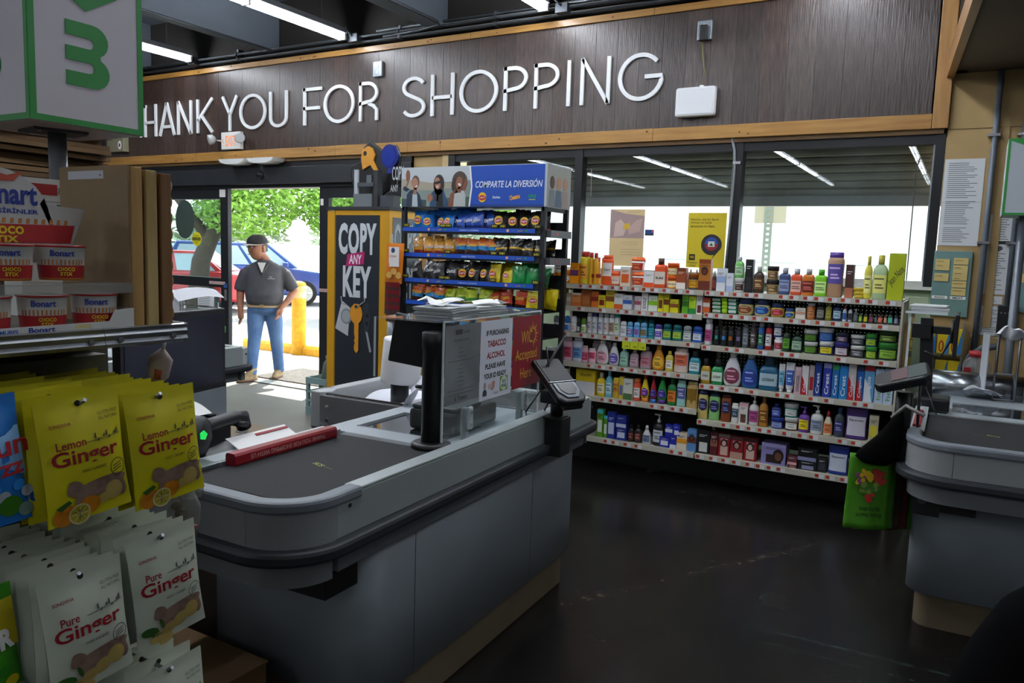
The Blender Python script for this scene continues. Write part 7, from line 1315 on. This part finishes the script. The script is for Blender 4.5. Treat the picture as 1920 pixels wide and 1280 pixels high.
def greenp(o):
    drape_poly('yellow_panel', o, [(-.06, -.03), (.062, -.02), (.062, -.09), (-.06, -.10)], M('b8a81c', .3), .2); text('SOUR', 0.09, 0.03, M('d8d8d4', .4), o, (0.01, 0, -0.075), drape=dr(0.01, -0.075, 1), bold=0.05)
    for k in range(12): drape_poly('candy_print', o, el(-.045 + .009 * k, -.12 - .018 * (k % 3), .010, .008), M(['2a7a1c', 'c8b41c', '8a9a94'][k % 3], .3), 1)
column(0.515, 1.385, BB, 'blue fruit candy bag at the left edge', 3, bluep, xa=-1.3, xb=-1.13)
column(0.500, 1.115, NB, 'green sour candy bag at the left edge', 3, greenp, xa=-1.3, xb=-1.13)
# clear packets hanging on the end of the gondola
for k, (y, z, lb) in enumerate(((0.945, 1.19, 'upper'), (0.95, 1.11, 'middle'), (0.945, 1.02, 'lower'))):
    o = MB().loft([(0.022, 0.008, -0.09), (0.028, 0.014, -0.06), (0.030, 0.014, -0.02), (0.016, 0.006, 0.02)], CLEAR, 12).ob('clear_packet', None, (-1.27, y, z), rot=(0.25, 0.2 * (k - 1), 0.9)); tag(o, 'clear crinkled packet of brown seeds, %s of three beside white bags' % lb, 'packet', 'clear packets at gondola end')
    for q in range(4): MB().ball((rnd.uniform(-.014, .014), 0, -0.07 + q * 0.018), (0.012, 0.007, 0.010), M('5a4636', .6), 8, 6).ob('seed_filling', o)
    MB().loft([(0.014, 0.006, 0.018), (0.020, 0.004, 0.045)], M('7a2a2c', .5), 8).ob('header', o)
o = MB().loft([(0.006, 0.003, -0.075), (0.02, 0.008, -0.055), (0.022, 0.008, -0.02), (0.004, 0.002, 0.0)], M('b0a09a', .3), 10).ob('small_packet', None, (-1.30, 0.93, 1.40), rot=(0.2, 0.2, 0.8)); tag(o, 'small clear packet with orange filling on white hook below shelf', 'packet'); MB().tube([(0, 0, -0.02), (0.002, 0, 0.035)], 0.003, WHITE).ob('hook', o); MB().loft([(0.012, 0.0085, -0.06), (0.014, 0.009, -0.04)], M('a8502a', .5), 8).ob('filling', o)
# ---- cardboard: flattened stack behind, box on the floor
CB = [M('6a5030', .85, noise=.1, scale=12), M('5c4428', .85, noise=.1, scale=12), M('745836', .85, noise=.1, scale=12)]
t = thing('storage_cabinet', 'dark cabinet carrying the flattened cardboard stack', 'cabinet', (-2.72, 1.17, 0)); box('carcass', -0.46, 0.44, -0.29, 0.27, 0, 1.50, M('2b241c', .8), t)
for k in range(34):
    o = MB().box(-0.46, 0.46, -0.27, 0.27, 0, 0.0125, CB[k % 3]).ob('cardboard_flat', None, (-2.72 + rnd.uniform(-.035, .035), 1.17 + rnd.uniform(-.02, .02), 1.502 + k * 0.0165), rnd.uniform(-.04, .04)); tag(o, 'flattened brown cardboard box in the tall stack behind aisle sign', 'cardboard', 'stack of flattened cardboard')
t = thing('cardboard_box', 'brown cardboard box on the floor under the counter end', 'box', (-2.06, 1.43, 0))
box('carton', -0.25, 0.24, -0.22, 0.22, 0, 0.285, M('5f4526', .85, noise=.1, scale=10), t); MB().box(-0.26, 0.25, -0.225, 0.0, 0.285, 0.290, M('6a4e2c', .85)).xf(Matrix.Translation((0, 0, 0))).ob('flap', t); MB().box(-0.255, 0.245, 0.005, 0.225, 0.286, 0.291, M('644926', .85)).ob('flap', t)
disc(MB(), 0, 0, 0.05, 0.05, 0, M('7a2a24', .6), 20).xf(Matrix.Translation((0.2412, -0.06, 0.16)) @ Matrix.Rotation(PI / 2, 4, 'Z')).ob('round_logo', t); disc(MB(), 0, 0, 0.038, 0.038, -0.001, M('2a3a5a', .6), 20).xf(Matrix.Translation((0.2412, -0.06, 0.16)) @ Matrix.Rotation(PI / 2, 4, 'Z')).ob('round_logo', t)

# ================================================================ the man in the doorway
SKIN = M('9c6a50', .55, c2='8a5a44', scale=18); SHIRT = M('45464c', .8, c2='3a3b41', scale=9); JEAN = M('5d7ea8', .8, c2='3f5f8c', scale=5); BOOT = M('a08a64', .8, c2='7d6848', scale=20)
man = thing('person', 'person in grey polo shirt, jeans and black cap walking in the doorway', 'person', (-7.20, 6.52, 0.0), math.radians(36))
def remesh(o, vox, sm=3):
    r_ = o.modifiers.new('r', 'REMESH'); r_.mode = 'VOXEL'; r_.voxel_size = vox; r_.use_smooth_shade = True
    s_ = o.modifiers.new('s', 'SMOOTH'); s_.factor = .5; s_.iterations = sm; return o
HX, HY, HZ, HYAW = -0.075, -0.055, 1.565, -0.62       # head centre; turned to the man's right
HM = Matrix.Translation((HX, HY, HZ)) @ Matrix.Rotation(HYAW, 4, 'Z') @ Matrix.Rotation(0.06, 4, 'X') @ Matrix.Scale(1.2, 4)
hd = MB()
def headfn(u, v):
    a = 2 * PI * u; b = PI * (v - .5); x = math.cos(a) * math.cos(b); y = math.sin(a) * math.cos(b); z = math.sin(b)
    X = x * .078; Y = y * .098; Z = z * .120
    if z < 0: X *= 1 - .16 * (-z) ** 1.5; Y *= 1 - .10 * (-z)
    if y < 0:                      # face side (front = -y)
        f = -y; Y += .012 * f * f
        nx = math.exp(-(x / .16) ** 2)
        Y -= nx * (.022 * math.exp(-((z + .12) / .13) ** 2) + .010 * math.exp(-((z - .10) / .18) ** 2)) * f     # nose
        Y -= .008 * math.exp(-((abs(x) - .25) / .22) ** 2) * math.exp(-((z - .28) / .09) ** 2) * f              # brow
        Y += .010 * math.exp(-((abs(x) - .32) / .16) ** 2) * math.exp(-((z - .12) / .10) ** 2) * f              # eye socket
        Y -= .006 * math.exp(-((abs(x) - .45) / .2) ** 2) * math.exp(-((z + .18) / .2) ** 2) * f                # cheek
        Y -= .009 * nx * math.exp(-((z + .48) / .07) ** 2) * f                                                  # lips
        Y -= .012 * math.exp(-(x / .3) ** 2) * math.exp(-((z + .80) / .14) ** 2) * f                            # chin
    return (X, Y, Z)
hd.grid(headfn, 40, 28, SKIN); hd.xf(HM)
for s in (-1, 1):
    e = MB().ball((0, 0, 0), (.012, .024, .034), SKIN, 10, 8); e.xf(HM @ Matrix.Translation((s * .081, .018, -.005)) @ Matrix.Rotation(s * .3, 4, 'Z')); hd.add(e.v, e.f, SKIN, True)
hd.tube([(HX + .02, HY + .045, HZ - .06), (0.01, 0.02, 1.42), (0.02, 0.02, 1.34)], [.056, .060, .07], SKIN, 14)
hd.loft([(.12, .10, .86), (.15, .12, .95), (.165, .12, 1.1), (.17, .11, 1.25), (.12, .08, 1.36), (.06, .06, 1.40)], SKIN, 18)
AR = [(-.175, 0, 1.295), (-.255, .0, 1.20), (-.275, -.005, 1.06), (-.272, -.03, .93), (-.262, -.055, .815)]        # image-left arm hanging
AL = [(.18, .01, 1.295), (.285, .03, 1.20), (.335, .05, 1.075), (.285, -.03, .965), (.215, -.105, .875)]          # image-right arm, hand at pocket
for P_ in (AR, AL): hd.tube(P_, [.045, .052, .047, .042, .031], SKIN, 12)
def hand(mb, wrist, dirv, side, curl):
    d = Vector(dirv).normalized(); up = Vector(side).normalized(); n_ = d.cross(up).normalized(); w0 = Vector(wrist)
    mb.tube([w0 - d * .02, w0 + d * .035, w0 + d * .085], [.026, .036, .034], SKIN, 10)
    for k, L in enumerate((.068, .078, .072, .056)):
        off = up * (.030 - .020 * k); p0 = w0 + d * .08 + off; p1 = p0 + d * L * .45 + n_ * curl * .25 * L; p2 = p1 + (d * (1 - curl * .6) + n_ * curl).normalized() * L * .35; p3 = p2 + (d * (1 - curl) + n_ * curl).normalized() * L * .25
        mb.tube([w0 + d * .05 + off * .8, p0, p1, p2, p3], [.0105, .0105, .0095, .0090, .0078], SKIN, 8)
    t0 = w0 + d * .022 + up * .028; mb.tube([t0, t0 + d * .028 + up * .022, t0 + d * .058 + up * .026 + n_ * .010], [.014, .0115, .009], SKIN, 8)
hand(hd, AR[-1], (.06, -.10, -1), (.45, -.85, 0), .42)
hand(hd, AL[-1], (-.30, -.12, -1), (-.35, -.90, .1), .30)
# legs inside the jeans keep the body one figure
LR = [(-.085, 0, .90), (-.10, -.05, .52), (-.125, -.13, .10)]; LL = [(.085, .01, .90), (.12, .05, .52), (.135, .17, .10)]
for P_ in (LR, LL): hd.tube(P_, [.075, .05, .035], SKIN, 12)
body = remesh(hd.ob('body', man), .0062, 2)
hair = MB().grid(lambda u, v: (.083 * math.cos(PI * u - .15 + .3 * u), .020 + .092 * math.sin(PI * u - .15 + .3 * u), -.035 + .075 * v), 18, 5, M('4f4a46', .9)); hair.xf(HM).ob('hair', body)
for s in (-1, 1):
    MB().ball((0, 0, 0), (.011, .007, .008), M('d8d2c8', .4), 10, 8).xf(HM @ Matrix.Translation((s * .030, -.0905, .014))).ob('eye', body); MB().ball((0, 0, 0), (.0048, .003, .0052), M('1c120c', .3), 8, 6).xf(HM @ Matrix.Translation((s * .030 - .002, -.0968, .014))).ob('iris', body)
    MB().tube([(s * .016, -.101, .030), (s * .032, -.099, .034), (s * .048, -.088, .028)], [.003, .0042, .002], M('3a3430', .9), 6).xf(HM).ob('eyebrow', body)
MB().tube([(-.022, -.100, -.058), (0, -.108, -.056), (.022, -.100, -.058)], [.002, .0042, .002], M('6a3a30', .6), 8).xf(HM).ob('mouth', body)
# polo shirt
sh = MB(); sh.loft([(.185, .150, .895), (.210, .185, .935), (.222, .195, 1.02), (.215, .170, 1.14), (.215, .145, 1.25), (.205, .120, 1.335), (.15, .100, 1.385), (.085, .085, 1.415), (.075, .075, 1.43)], SHIRT, 28, 2.3, (0.005, -0.01))
sh.tube([(-.14, 0, 1.315), (-.215, 0, 1.255), (-.262, 0, 1.13), (-.275, -.002, 1.06)], [.070, .078, .078, .078], SHIRT, 16); sh.tube([(.15, .01, 1.315), (.235, .02, 1.26), (.295, .035, 1.15), (.322, .045, 1.09)], [.070, .078, .078, .078], SHIRT, 16)
shirt = remesh(sh.ob('polo_shirt', man), .010, 5)
MB().prism([(-.045, 1.40), (.045, 1.40), (.008, 1.285), (-.002, 1.285)], -.160, -.140, M('c9c9c6', .8), 'y').xf(Matrix.Rotation(.0, 4, 'Z') @ Matrix.Shear('XZ', 4, (0, 0))).ob('undershirt', shirt)
for s in (-1, 1): MB().grid(lambda u, v: (s * (.012 + .075 * u) + .003, -.172 + .12 * u * u * .9 + .006 * v, 1.275 + .145 * u ** .8 - .045 * v * (1 - .3 * u)), 8, 3, M('34353a', .8)).ob('collar', shirt)
text('TKI', .035, .012, M('b9bcc0', .6), shirt, (.105, -.172, 1.235), (PI / 2, 0, .45)); text('SUPERMARKET', .085, .010, M('b9bcc0', .6), shirt, (.112, -.170, 1.215), (PI / 2, 0, .45))
# jeans, belt
je = MB(); je.loft([(.10, .09, .78), (.185, .14, .82), (.195, .15, .88), (.192, .148, .905)], JEAN, 24, 2.3, (0, 0))
je.tube([(-.095, 0, .84), (-.10, -.02, .70), (-.105, -.055, .50), (-.118, -.11, .25), (-.125, -.135, .075)], [.108, .098, .078, .066, .064], JEAN, 16); je.tube([(.095, .01, .84), (.11, .03, .70), (.125, .05, .50), (.132, .12, .25), (.138, .165, .075)], [.108, .098, .078, .066, .064], JEAN, 16)
jeans = remesh(je.ob('jeans', man), .010, 4)
be = MB(); vs = []; n = 30
for z in (.875, .913):
    for r_ in (1.0, 1.05): vs += [(.198 * r_ * math.cos(2 * PI * k / n), .155 * r_ * math.sin(2 * PI * k / n), z) for k in range(n)]
be.add(vs, [[n + k, n + (k + 1) % n, 3 * n + (k + 1) % n, 3 * n + k] for k in range(n)] + [[k, n + k, n + (k + 1) % n, (k + 1) % n] for k in range(n)] + [[2 * n + k, 2 * n + (k + 1) % n, 3 * n + (k + 1) % n, 3 * n + k] for k in range(n)], M('b0946a', .6), True).ob('belt', man); box('belt_buckle', -.02, .025, -.172, -.163, .872, .917, M('b9a070', .4, .6), man)
def boot(x, y, rz):
    mb = MB(); mb.loft([(.046, .135, 0, None, 0, -.045), (.048, .138, .03, None, 0, -.045), (.046, .125, .055, None, 0, -.04), (.044, .085, .085, None, 0, -.005), (.046, .062, .11, None, 0, .018), (.048, .060, .15, None, 0, .022)], BOOT, 18, 2.4)
    o = mb.ob('boot', man, (x, y, .004), rz); MB().loft([(.049, .140, 0), (.049, .140, .026)], M('6a4e36', .8), 18, 2.4, (0, -.045)).ob('sole', o)
    for k in range(5): MB().tube([(-.022, -.10 + .022 * k, .066 + .012 * k), (.022, -.10 + .022 * k, .066 + .012 * k)], .004, M('d0c0a0', .8), 6).ob('lace', o)
boot(-.130, -.16, -.75); boot(.138, .155, -.15)
# cap
cp = MB(); CAPK = M('131316', .75)
def capfn(u, v): a = 2 * PI * u; b = PI / 2 * v; return (.090 * math.cos(a) * math.cos(b) ** .8, .012 + .112 * math.sin(a) * math.cos(b) ** .8, .045 + .088 * math.sin(b) ** .9)
cp.grid(capfn, 26, 9, CAPK); cap = cp.xf(HM).ob('cap', man)
def brim(u, v): a = PI + PI * u; r_ = 1 + .62 * v * math.sin(PI * u) ** .7; return (.088 * math.cos(a) * (1 + .05 * v), .012 + .110 * math.sin(a) * r_, .050 - .016 * v * math.sin(PI * u) - .014 * abs(math.cos(a)) ** 2)
o = MB().grid(brim, 18, 5, None, True, lambda u, v: CAPK if (v < .55 and True) else M('b9b6b0', .8)).xf(HM).ob('brim', cap); s_ = o.modifiers.new('s', 'SOLIDIFY'); s_.thickness = .004
disc(MB(), 0, .098, .036, .022, -.093, M('c4c4c0', .7), 18).xf(HM @ Matrix.Translation((0, -.002, -.008)) @ Matrix.Rotation(-.35, 4, 'X') @ Matrix.Translation((0, .028, .006))).ob('cap_emblem', cap)
# ================================================================ outdoors
t = thing('door_mat', 'dark mottled mat on the pavement outside the entrance', 'mat', (-6.75, 6.98, 0)); box('mat', -0.72, 0.62, -0.42, 0.42, 0.0, 0.012, M('57534d', .95, c2='3a3834', scale=30), t)
YP = M('d9a11a', .7, c2='b8861c', scale=14)
t = thing('bollard', 'yellow chipped bollard post outside the entrance', 'bollard', (-8.53, 8.38, -0.01)); MB().loft([(.105, .105, 0), (.105, .105, 1.05), (.09, .09, 1.08), (.04, .04, 1.10)], YP, 20).ob('post', t); MB().loft([(.1055, .1055, .85), (.1055, .1055, 1.03)], M('b9b4a4', .7, c2='c89a2a', scale=14), 20, caps=False).ob('chipped_paint', t)
o = MB().prism([(8.36, 0), (8.36, .10), (8.39, .14), (8.50, .14), (8.52, .10), (8.52, 0)], -9.72, -6.9, YP, 'x').ob('parking_kerb'); tag(o, 'yellow painted kerb stone beyond the doorway', 'kerb')
GLS = M('9fb6c4', .08, .0, coat=1.0); TYRE = M('1a1a1c', .8)
def car(label, loc, rz, paint, suv):
    t = thing('car', label, 'car', loc, rz); P_ = M(paint, .3, coat=.7); h = .20 if suv else 0.0; L = 2.3
    prof_ = [(-L, .45), (-L - .03, .62), (-L + .05, .90 + h * .5), (-L + .5, .96 + h * .5), (.95, .95 + h * .4), (L - .35, .80 + h * .5), (L, .62 + h * .3), (L + .03, .45), (L - .1, .26), (-L + .1, .26)]
    b = MB().prism(prof_, -.88, .88, P_, 'y', False).ob('body_shell', t, bev=.06)
    gz0, gz1 = .93 + h * .45, 1.42 + h * 1.2; r0, r1 = (-L + .15, -L + .45) if suv else (-L + .45, -L + 1.05)
    MB().add([(r0, -.82, gz0), (1.25, -.82, gz0), (1.25, .82, gz0), (r0, .82, gz0), (r1, -.66, gz1), (.45, -.66, gz1), (.45, .66, gz1), (r1, .66, gz1)], [(4, 5, 6, 7), (0, 1, 5, 4), (1, 2, 6, 5), (2, 3, 7, 6), (3, 0, 4, 7)], P_).ob('cabin', t, bev=.04)
    for s in (-1, 1):
        def side(xa, xb): 
            def pt(f, v): xx0 = r0 + (1.25 - r0) * f; xx1 = r1 + (.45 - r1) * f; return (xx0 + (xx1 - xx0) * v, s * (.825 - .16 * v), gz0 + (gz1 - gz0) * v)
            return [pt(xa, .08), pt(xb, .08), pt(xb, .86), pt(xa, .86)]
        for a, c in ((.05, .34), (.37, .64), (.67, .95)): MB().add(side(a, c), [(0, 1, 2, 3)], GLS).ob('side_window', t)
        MB().box(.85, 1.0, s * .9 - .09, s * .9 + .09, gz0 - .02, gz0 + .14, P_).ob('mirror', t, bev=.03)
        for wx in (-1.42, 1.42):
            MB().tube([(wx, s * .70, .33), (wx, s * .90, .33)], .335, TYRE, 24).ob('tyre', t); MB().tube([(wx, s * .90, .33), (wx, s * .915, .33)], .225, M('b9bcc0', .35, .6), 20).ob('wheel_rim', t)
            for k in range(5): a = k * 2 * PI / 5; MB().tube([(wx, s * .92, .33), (wx + .20 * math.cos(a), s * .92, .33 + .20 * math.sin(a))], .022, M('d8dadc', .3, .5), 6).ob('spoke', t)
    def wq(xb, xt, k): MB().add([(xb + k, -.70, gz0 + .04), (xb + k, .70, gz0 + .04), (xt + k, .58, gz1 - .06), (xt + k, -.58, gz1 - .06)], [(0, 1, 2, 3)], GLS).ob('windscreen', t)
    wq(1.20, .50, .03); wq(r0 + .03, r1 - .02, -.02)
    for s in (-1, 1): box('headlamp', L - .12, L + .02, s * .62 - .16, s * .62 + .16, .62, .74, M('dfe4e8', .2), t); box('tail_lamp', -L - .03, -L + .05, s * .68 - .14, s * .68 + .14, .70, .86, M('8a1418', .3), t)
    return t
car('dark blue car parked nose right behind the man', (-17.3, 15.2, 0), 0.80, '1f3f8a', True)
car('red sedan parked left of the man behind the door glass', (-16.9, 11.9, 0), PI + 0.62, 'b8262c', False)
car('white car parked behind the blue car', (-22.0, 22.5, 0), 0.75, 'd0d4d6', True)
car('dark green car parked far behind the man', (-26.5, 21.5, 0), 0.8, '2a3a34', True)
# tree over the car park
LEAFM = M('86b044', .6, c2='5f8e2c', scale=1.2)
def leafcloud(mb, blobs, n, size, m, seed):
    r_ = random.Random(seed)
    for _ in range(n):
        cx, cy, cz, rx_, ry_, rz_ = blobs[r_.randrange(len(blobs))]
        while True:
            a, b, c = r_.uniform(-1, 1), r_.uniform(-1, 1), r_.uniform(-1, 1)
            if a * a + b * b + c * c < 1: break
        p = Vector((cx + a * rx_, cy + b * ry_, cz + c * rz_)); u = Vector((r_.uniform(-1, 1), r_.uniform(-1, 1), r_.uniform(-.6, .6))).normalized(); v = u.orthogonal().normalized(); s = size * r_.uniform(.6, 1.3)
        mb.add([p - u * s, p - v * s * .4, p + u * s, p + v * s * .4], [(0, 1, 2, 3)], m)
    return mb
t = thing('tree', 'green leafy tree hanging over the car park beyond the doorway', 'tree', (-15.0, 11.6, 0))
MB().tube([(0, 0, 0), (.05, .1, 1.2), (.35, .35, 2.2), (1.0, .9, 3.3), (1.5, 1.3, 4.2)], [.24, .20, .17, .12, .06], M('4a4036', .9, noise=.3, scale=12), 12).ob('trunk', t); MB().tube([(.2, .2, 1.7), (-.3, -.4, 2.8), (-.9, -.7, 3.8)], [.12, .09, .05], M('4a4036', .9, noise=.3, scale=12), 10).ob('branch', t)
fo = leafcloud(MB(), [(0, 0, 4.0, 2.4, 2.2, 1.4), (2.2, 1.8, 3.6, 2.0, 2.0, 1.4), (1.0, 0.6, 2.6, 1.2, 1.2, .9), (3.4, 3.0, 3.2, 1.6, 1.6, 1.1), (2.4, 2.2, 2.5, 1.1, 1.1, .7), (-1.8, -1.4, 3.2, 1.7, 1.6, 1.2), (4.2, 3.9, 4.0, 2.0, 2.0, 1.4), (4.6, 4.3, 3.0, 1.2, 1.2, .8), (-3.0, -2.0, 4.6, 2.0, 2.0, 1.5)], 34000, .075, LEAFM, 3).ob('foliage', t); fo['kind'] = 'stuff'
for k, (x, y, r_, c) in enumerate(((-36, 30, 3.2, '8a9a7a'), (-29.5, 34, 3.0, '9aa88a'), (-43, 27, 3.2, '86986a'), (-23.5, 36, 2.6, 'a0ac94'))):
    t = thing('hedge_bush', 'grey green bush %s at the far side of the car park' % ('furthest left', 'behind the man', 'left of centre', 'nearest right')[(2, 1, 0, 3)[k]], 'bush', (x, y, 0)); f_ = leafcloud(MB(), [(0, 0, r_ * .6, r_, r_, r_ * .75)], 1800, .28, M(c, .8), 20 + k).ob('foliage', t); f_['kind'] = 'stuff'; MB().tube([(0, 0, 0), (0, 0, r_ * .8)], [.15, .06], M('5a5040', .9)).ob('stem', t)
t = thing('pale_building', 'pale low building across the street beyond the windows', 'building', (-8, 46, 0)); box('wall', -22, 30, 0, 6, 0, 5.2, M('d8d4cc', .9), t); box('roof', -22.4, 30.4, -.5, 6.4, 5.2, 5.6, M('b9b2a8', .9), t)
for k in range(9): w_ = box('window', -19 + k * 5.4, -16.6 + k * 5.4, -.06, 0, 1.6, 3.4, M('c9d0d4', .6), t)
t = thing('white_fence', 'white picket fence across the street', 'fence', (-1.0, 30, 0))
for k in range(70): box('picket', -14 + k * .4, -13.75 + k * .4, 0, .04, 0, 1.35, M('d8dadc', .8), t)
for z in (.4, 1.1): box('fence_rail', -14, 14, .04, .09, z, z + .1, M('d0d2d4', .8), t)
t = thing('street_sign', 'perforated steel sign post with grey sign back outside window', 'sign post', (-1.97, 9.0, 0))
pp = MB()
for k in range(40): z = k * .062; pp.box(-.045, -.016, -.004, .0, z, z + .062, M('8f989c', .5, .5)); pp.box(.016, .045, -.004, .0, z, z + .062, M('8f989c', .5, .5)); pp.box(-.016, .016, -.004, .0, z, z + .036, M('8f989c', .5, .5))
pp.ob('perforated_post', t); box('sign_plate', -.155, .185, .004, .01, 2.03, 2.5, M('a8a49c', .6), t)
# roller shutters outside the windows
for n_, (xa, xb) in enumerate(((-4.45, -3.03), (-3.03, -1.64), (-1.64, -0.2))):
    sb = MB(); z = 2.13
    while z < 2.62: sb.prism([(6.66, z), (6.652, z + .010), (6.650, z + .03), (6.652, z + .052), (6.66, z + .062), (6.668, z + .062), (6.668, z)], xa, xb, M('8a8c88', .6, .2, c2='75726a', scale=3), 'x'); z += .062
    o = sb.ob('roller_shutter'); tag(o, 'half lowered grey roller shutter outside the %s window' % ('left', 'middle', 'right')[n_], 'roller shutter', 'roller shutters'); box('bottom_bar', xa, xb, 6.625, 6.675, 2.055, 2.135, M('77777a', .6, .3, noise=.15, scale=8), o); box('shutter_housing', xa, xb, 6.55, 6.9, 2.56, 2.66, M('3a3a3a', .7), o)
# ---- posters and cards on the windows
t = thing('window_poster', 'yellow money transfer poster with black map pin on the window', 'poster', (-1.875, 6.348, 1.76)); PY = M('c9b414', .6)
box('poster_sheet', -.158, .158, -.001, .001, -.225, .222, PY, t)
for k, s_ in enumerate(('Nouvo, isit la! Send', 'money to bank', 'accounts in Haiti.')): text(s_, (.225, .175, .205)[k], .020, PRINTK, t, (-.135 + (.225, .175, .205)[k] / 2, -.0018, .168 - .027 * k), bold=.008)
MB().prism([(.045 + .085 * math.cos(a * PI / 14 - .35), -.035 + .085 * math.sin(a * PI / 14 - .35)) for a in range(25)] + [(.045, -.16)], -.0022, -.001, M('1e1e20', .5), 'y').ob('map_pin', t)
MB().prism([(.045 + .055 * math.cos(a * PI / 12), -.03 + .055 * math.sin(a * PI / 12)) for a in range(13)], -.0030, -.0022, M('24489a', .5), 'y').ob('flag_print', t); MB().prism([(.045 + .055 * math.cos(PI + a * PI / 12), -.03 + .055 * math.sin(PI + a * PI / 12)) for a in range(13)], -.0030, -.0022, M('8c1c2c', .5), 'y').ob('flag_print', t); box('flag_shield', .018, .072, -.0036, -.003, -.052, -.008, M('d0d4cc', .5), t); MB().prism([(.03, -.045), (.06, -.045), (.052, -.03), (.045, -.018), (.038, -.03)], -.0042, -.0036, M('2a5a2a', .5), 'y').ob('flag_palm', t)
box('logo_tile', -.135, -.085, -.0022, -.001, -.165, -.115, PRINTK, t); text('WU', .034, .022, PY, t, (-.11, -.0032, -.14), bold=.02); text('Western\nUnion', .085, .040, M('3a3414', .6), t, (-.105, -.0018, -.195), bold=.01)
t = thing('window_poster', 'faded pale poster seen from its back on the middle window', 'poster', (-2.572, 6.349, 1.765)); box('poster_sheet', -.157, .157, -.001, .001, -.24, .245, M('d2bb8a', .7), t); MB().prism([(-.157, .0), (.157, 0), (.157, .19), (-.02, .21), (-.157, .245)], -.0018, -.001, M('a28a88', .7), 'y').ob('printed_photo', t)
MB().prism([(-.12, .01), (-.03, .02), (.0, .10), (-.06, .16), (-.11, .13)], -.0024, -.0018, M('c4aca4', .7), 'y').ob('hand_print', t); MB().prism([(.02, .03), (.12, .06), (.14, .17), (.08, .15), (.01, .08)], -.0024, -.0018, M('b89c94', .7), 'y').ob('hand_print', t); MB().prism([(-.03, .07), (.03, .085), (.025, .13), (-.03, .12)], -.003, -.0024, M('c8a83a', .7), 'y').ob('card_print', t)
text('WESTERN UNION', .12, .014, M('a89a78', .7), t, (.06, -.0018, .223), mirror=True); text('Transfer money\nwith your card', .16, .036, M('b8a078', .7), t, (.03, -.0018, -.045), mirror=True)
for k in range(3): box('text_line', -.05, .14, -.0016, -.001, -.10 - .022 * k, -.094 - .022 * k, M('b8a078', .7), t)
o = box('window_card', -2.405, -2.328, 6.346, 6.349, 1.79, 1.84, M('1c3f7a', .4)); tag(o, 'small blue card stuck on the middle window', 'card'); box('card_strip', -2.405, -2.328, 6.3452, 6.346, 1.79, 1.802, M('2a2a20', .5), o); box('card_mark', -2.345, -2.333, 6.3452, 6.346, 1.815, 1.835, M('c84a5a', .5), o)
o = MB().tube([(-1.70, 6.29, 2.56), (-1.675, 6.29, 2.47), (-1.665, 6.295, 2.35), (-1.675, 6.295, 1.9), (-1.69, 6.295, 1.5)], .010, M('7d8285', .5), 8).ob('window_conduit'); tag(o, 'thin grey conduit running down the window mullion', 'conduit'); box('clip', -1.68, -1.62, 6.283, 6.30, 2.36, 2.38, STEEL, o)
o = MB().tube([(-.30, 6.345, 2.37), (-.37, 6.345, 2.37), (-.385, 6.345, 2.3), (-.385, 6.345, 1.5)], .004, M('3a3a3c', .5), 6).ob('alarm_wire'); tag(o, 'thin dark wire hanging inside the right window pane', 'wire')
o = MB().tube([(-2.98, 6.345, 2.36), (-2.93, 6.345, 2.36), (-2.925, 6.345, 2.12)], .003, M('9a9a9c', .5), 6).ob('alarm_wire'); tag(o, 'thin pale wire in top corner of the middle window', 'wire')
# cart with white sheet inside the door behind the dark monitor
t = thing('covered_cart', 'metal cart with white crumpled sheet beside the entrance doors', 'cart', (-6.35, 4.75, 0))
for x in (-.25, .25):
    for y in (-.2, .2): MB().tube([(x, y, 0), (x, y, 1.05)], .012, STEEL).ob('cart_post', t)
for z in (.25, .5, .75, 1.0): MB().tube([(-.25, -.2, z), (.25, -.2, z), (.25, .2, z), (-.25, .2, z), (-.25, -.2, z)], .006, STEEL, 6).ob('cart_rail', t)
MB().grid(lambda u, v: (-.28 + .56 * u, -.24 + .02 * math.sin(9 * u) if v > .5 else -.24 + .5 * (1 - 2 * v), (1.12 + .05 * math.sin(7 * u + 3)) - max(0, v - .5) * .9 * (.6 + .4 * math.sin(2.2 * u + 1)) + .02 * math.sin(8 * v)), 14, 12, M('b9bac0', .7), False).ob('sheet', t); box('grey_box', -.2, .1, -.26, -.2, .45, .85, M('6a6c68', .6), t); box('green_bag', .1, .5, -.2, .1, .78, .86, M('2a7a2a', .6), t, bev=.02)
# black padded jacket close to the lens, lower right
t = thing('black_jacket', 'black padded jacket sleeve close to the camera at lower right', 'jacket', (0.150, 1.08, 0.03))
JM = M('020203', 1.0, spec=0.05)
mb = MB(); mb.loft([(.10, .13, .55), (.15, .17, .75), (.152, .165, .92), (.135, .15, 1.03), (.115, .13, 1.10), (.085, .10, 1.165), (.05, .06, 1.20)], JM, 22, 2.2); 
mb.tube([(-.02, -.02, 1.10), (-.09, -.06, 1.0), (-.14, -.1, .85), (-.15, -.12, .68)], [.06, .068, .07, .06], JM, 14)
o = remesh(mb.ob('padded_shell', t), .009, 4)
MB().tube([(-.05, -.11, 1.15), (.0, -.15, 1.14), (.06, -.13, 1.17)], [.02, .026, .02], JM, 10).ob('collar_fold', t); MB().tube([(-.03, -.165, 1.10), (-.02, -.175, 1.0)], .006, M('24262a', .5), 6).ob('zip_cord', t)
finish_text()
for o in list(bpy.data.objects):
    if o.parent and 'category' in o: del o['category']
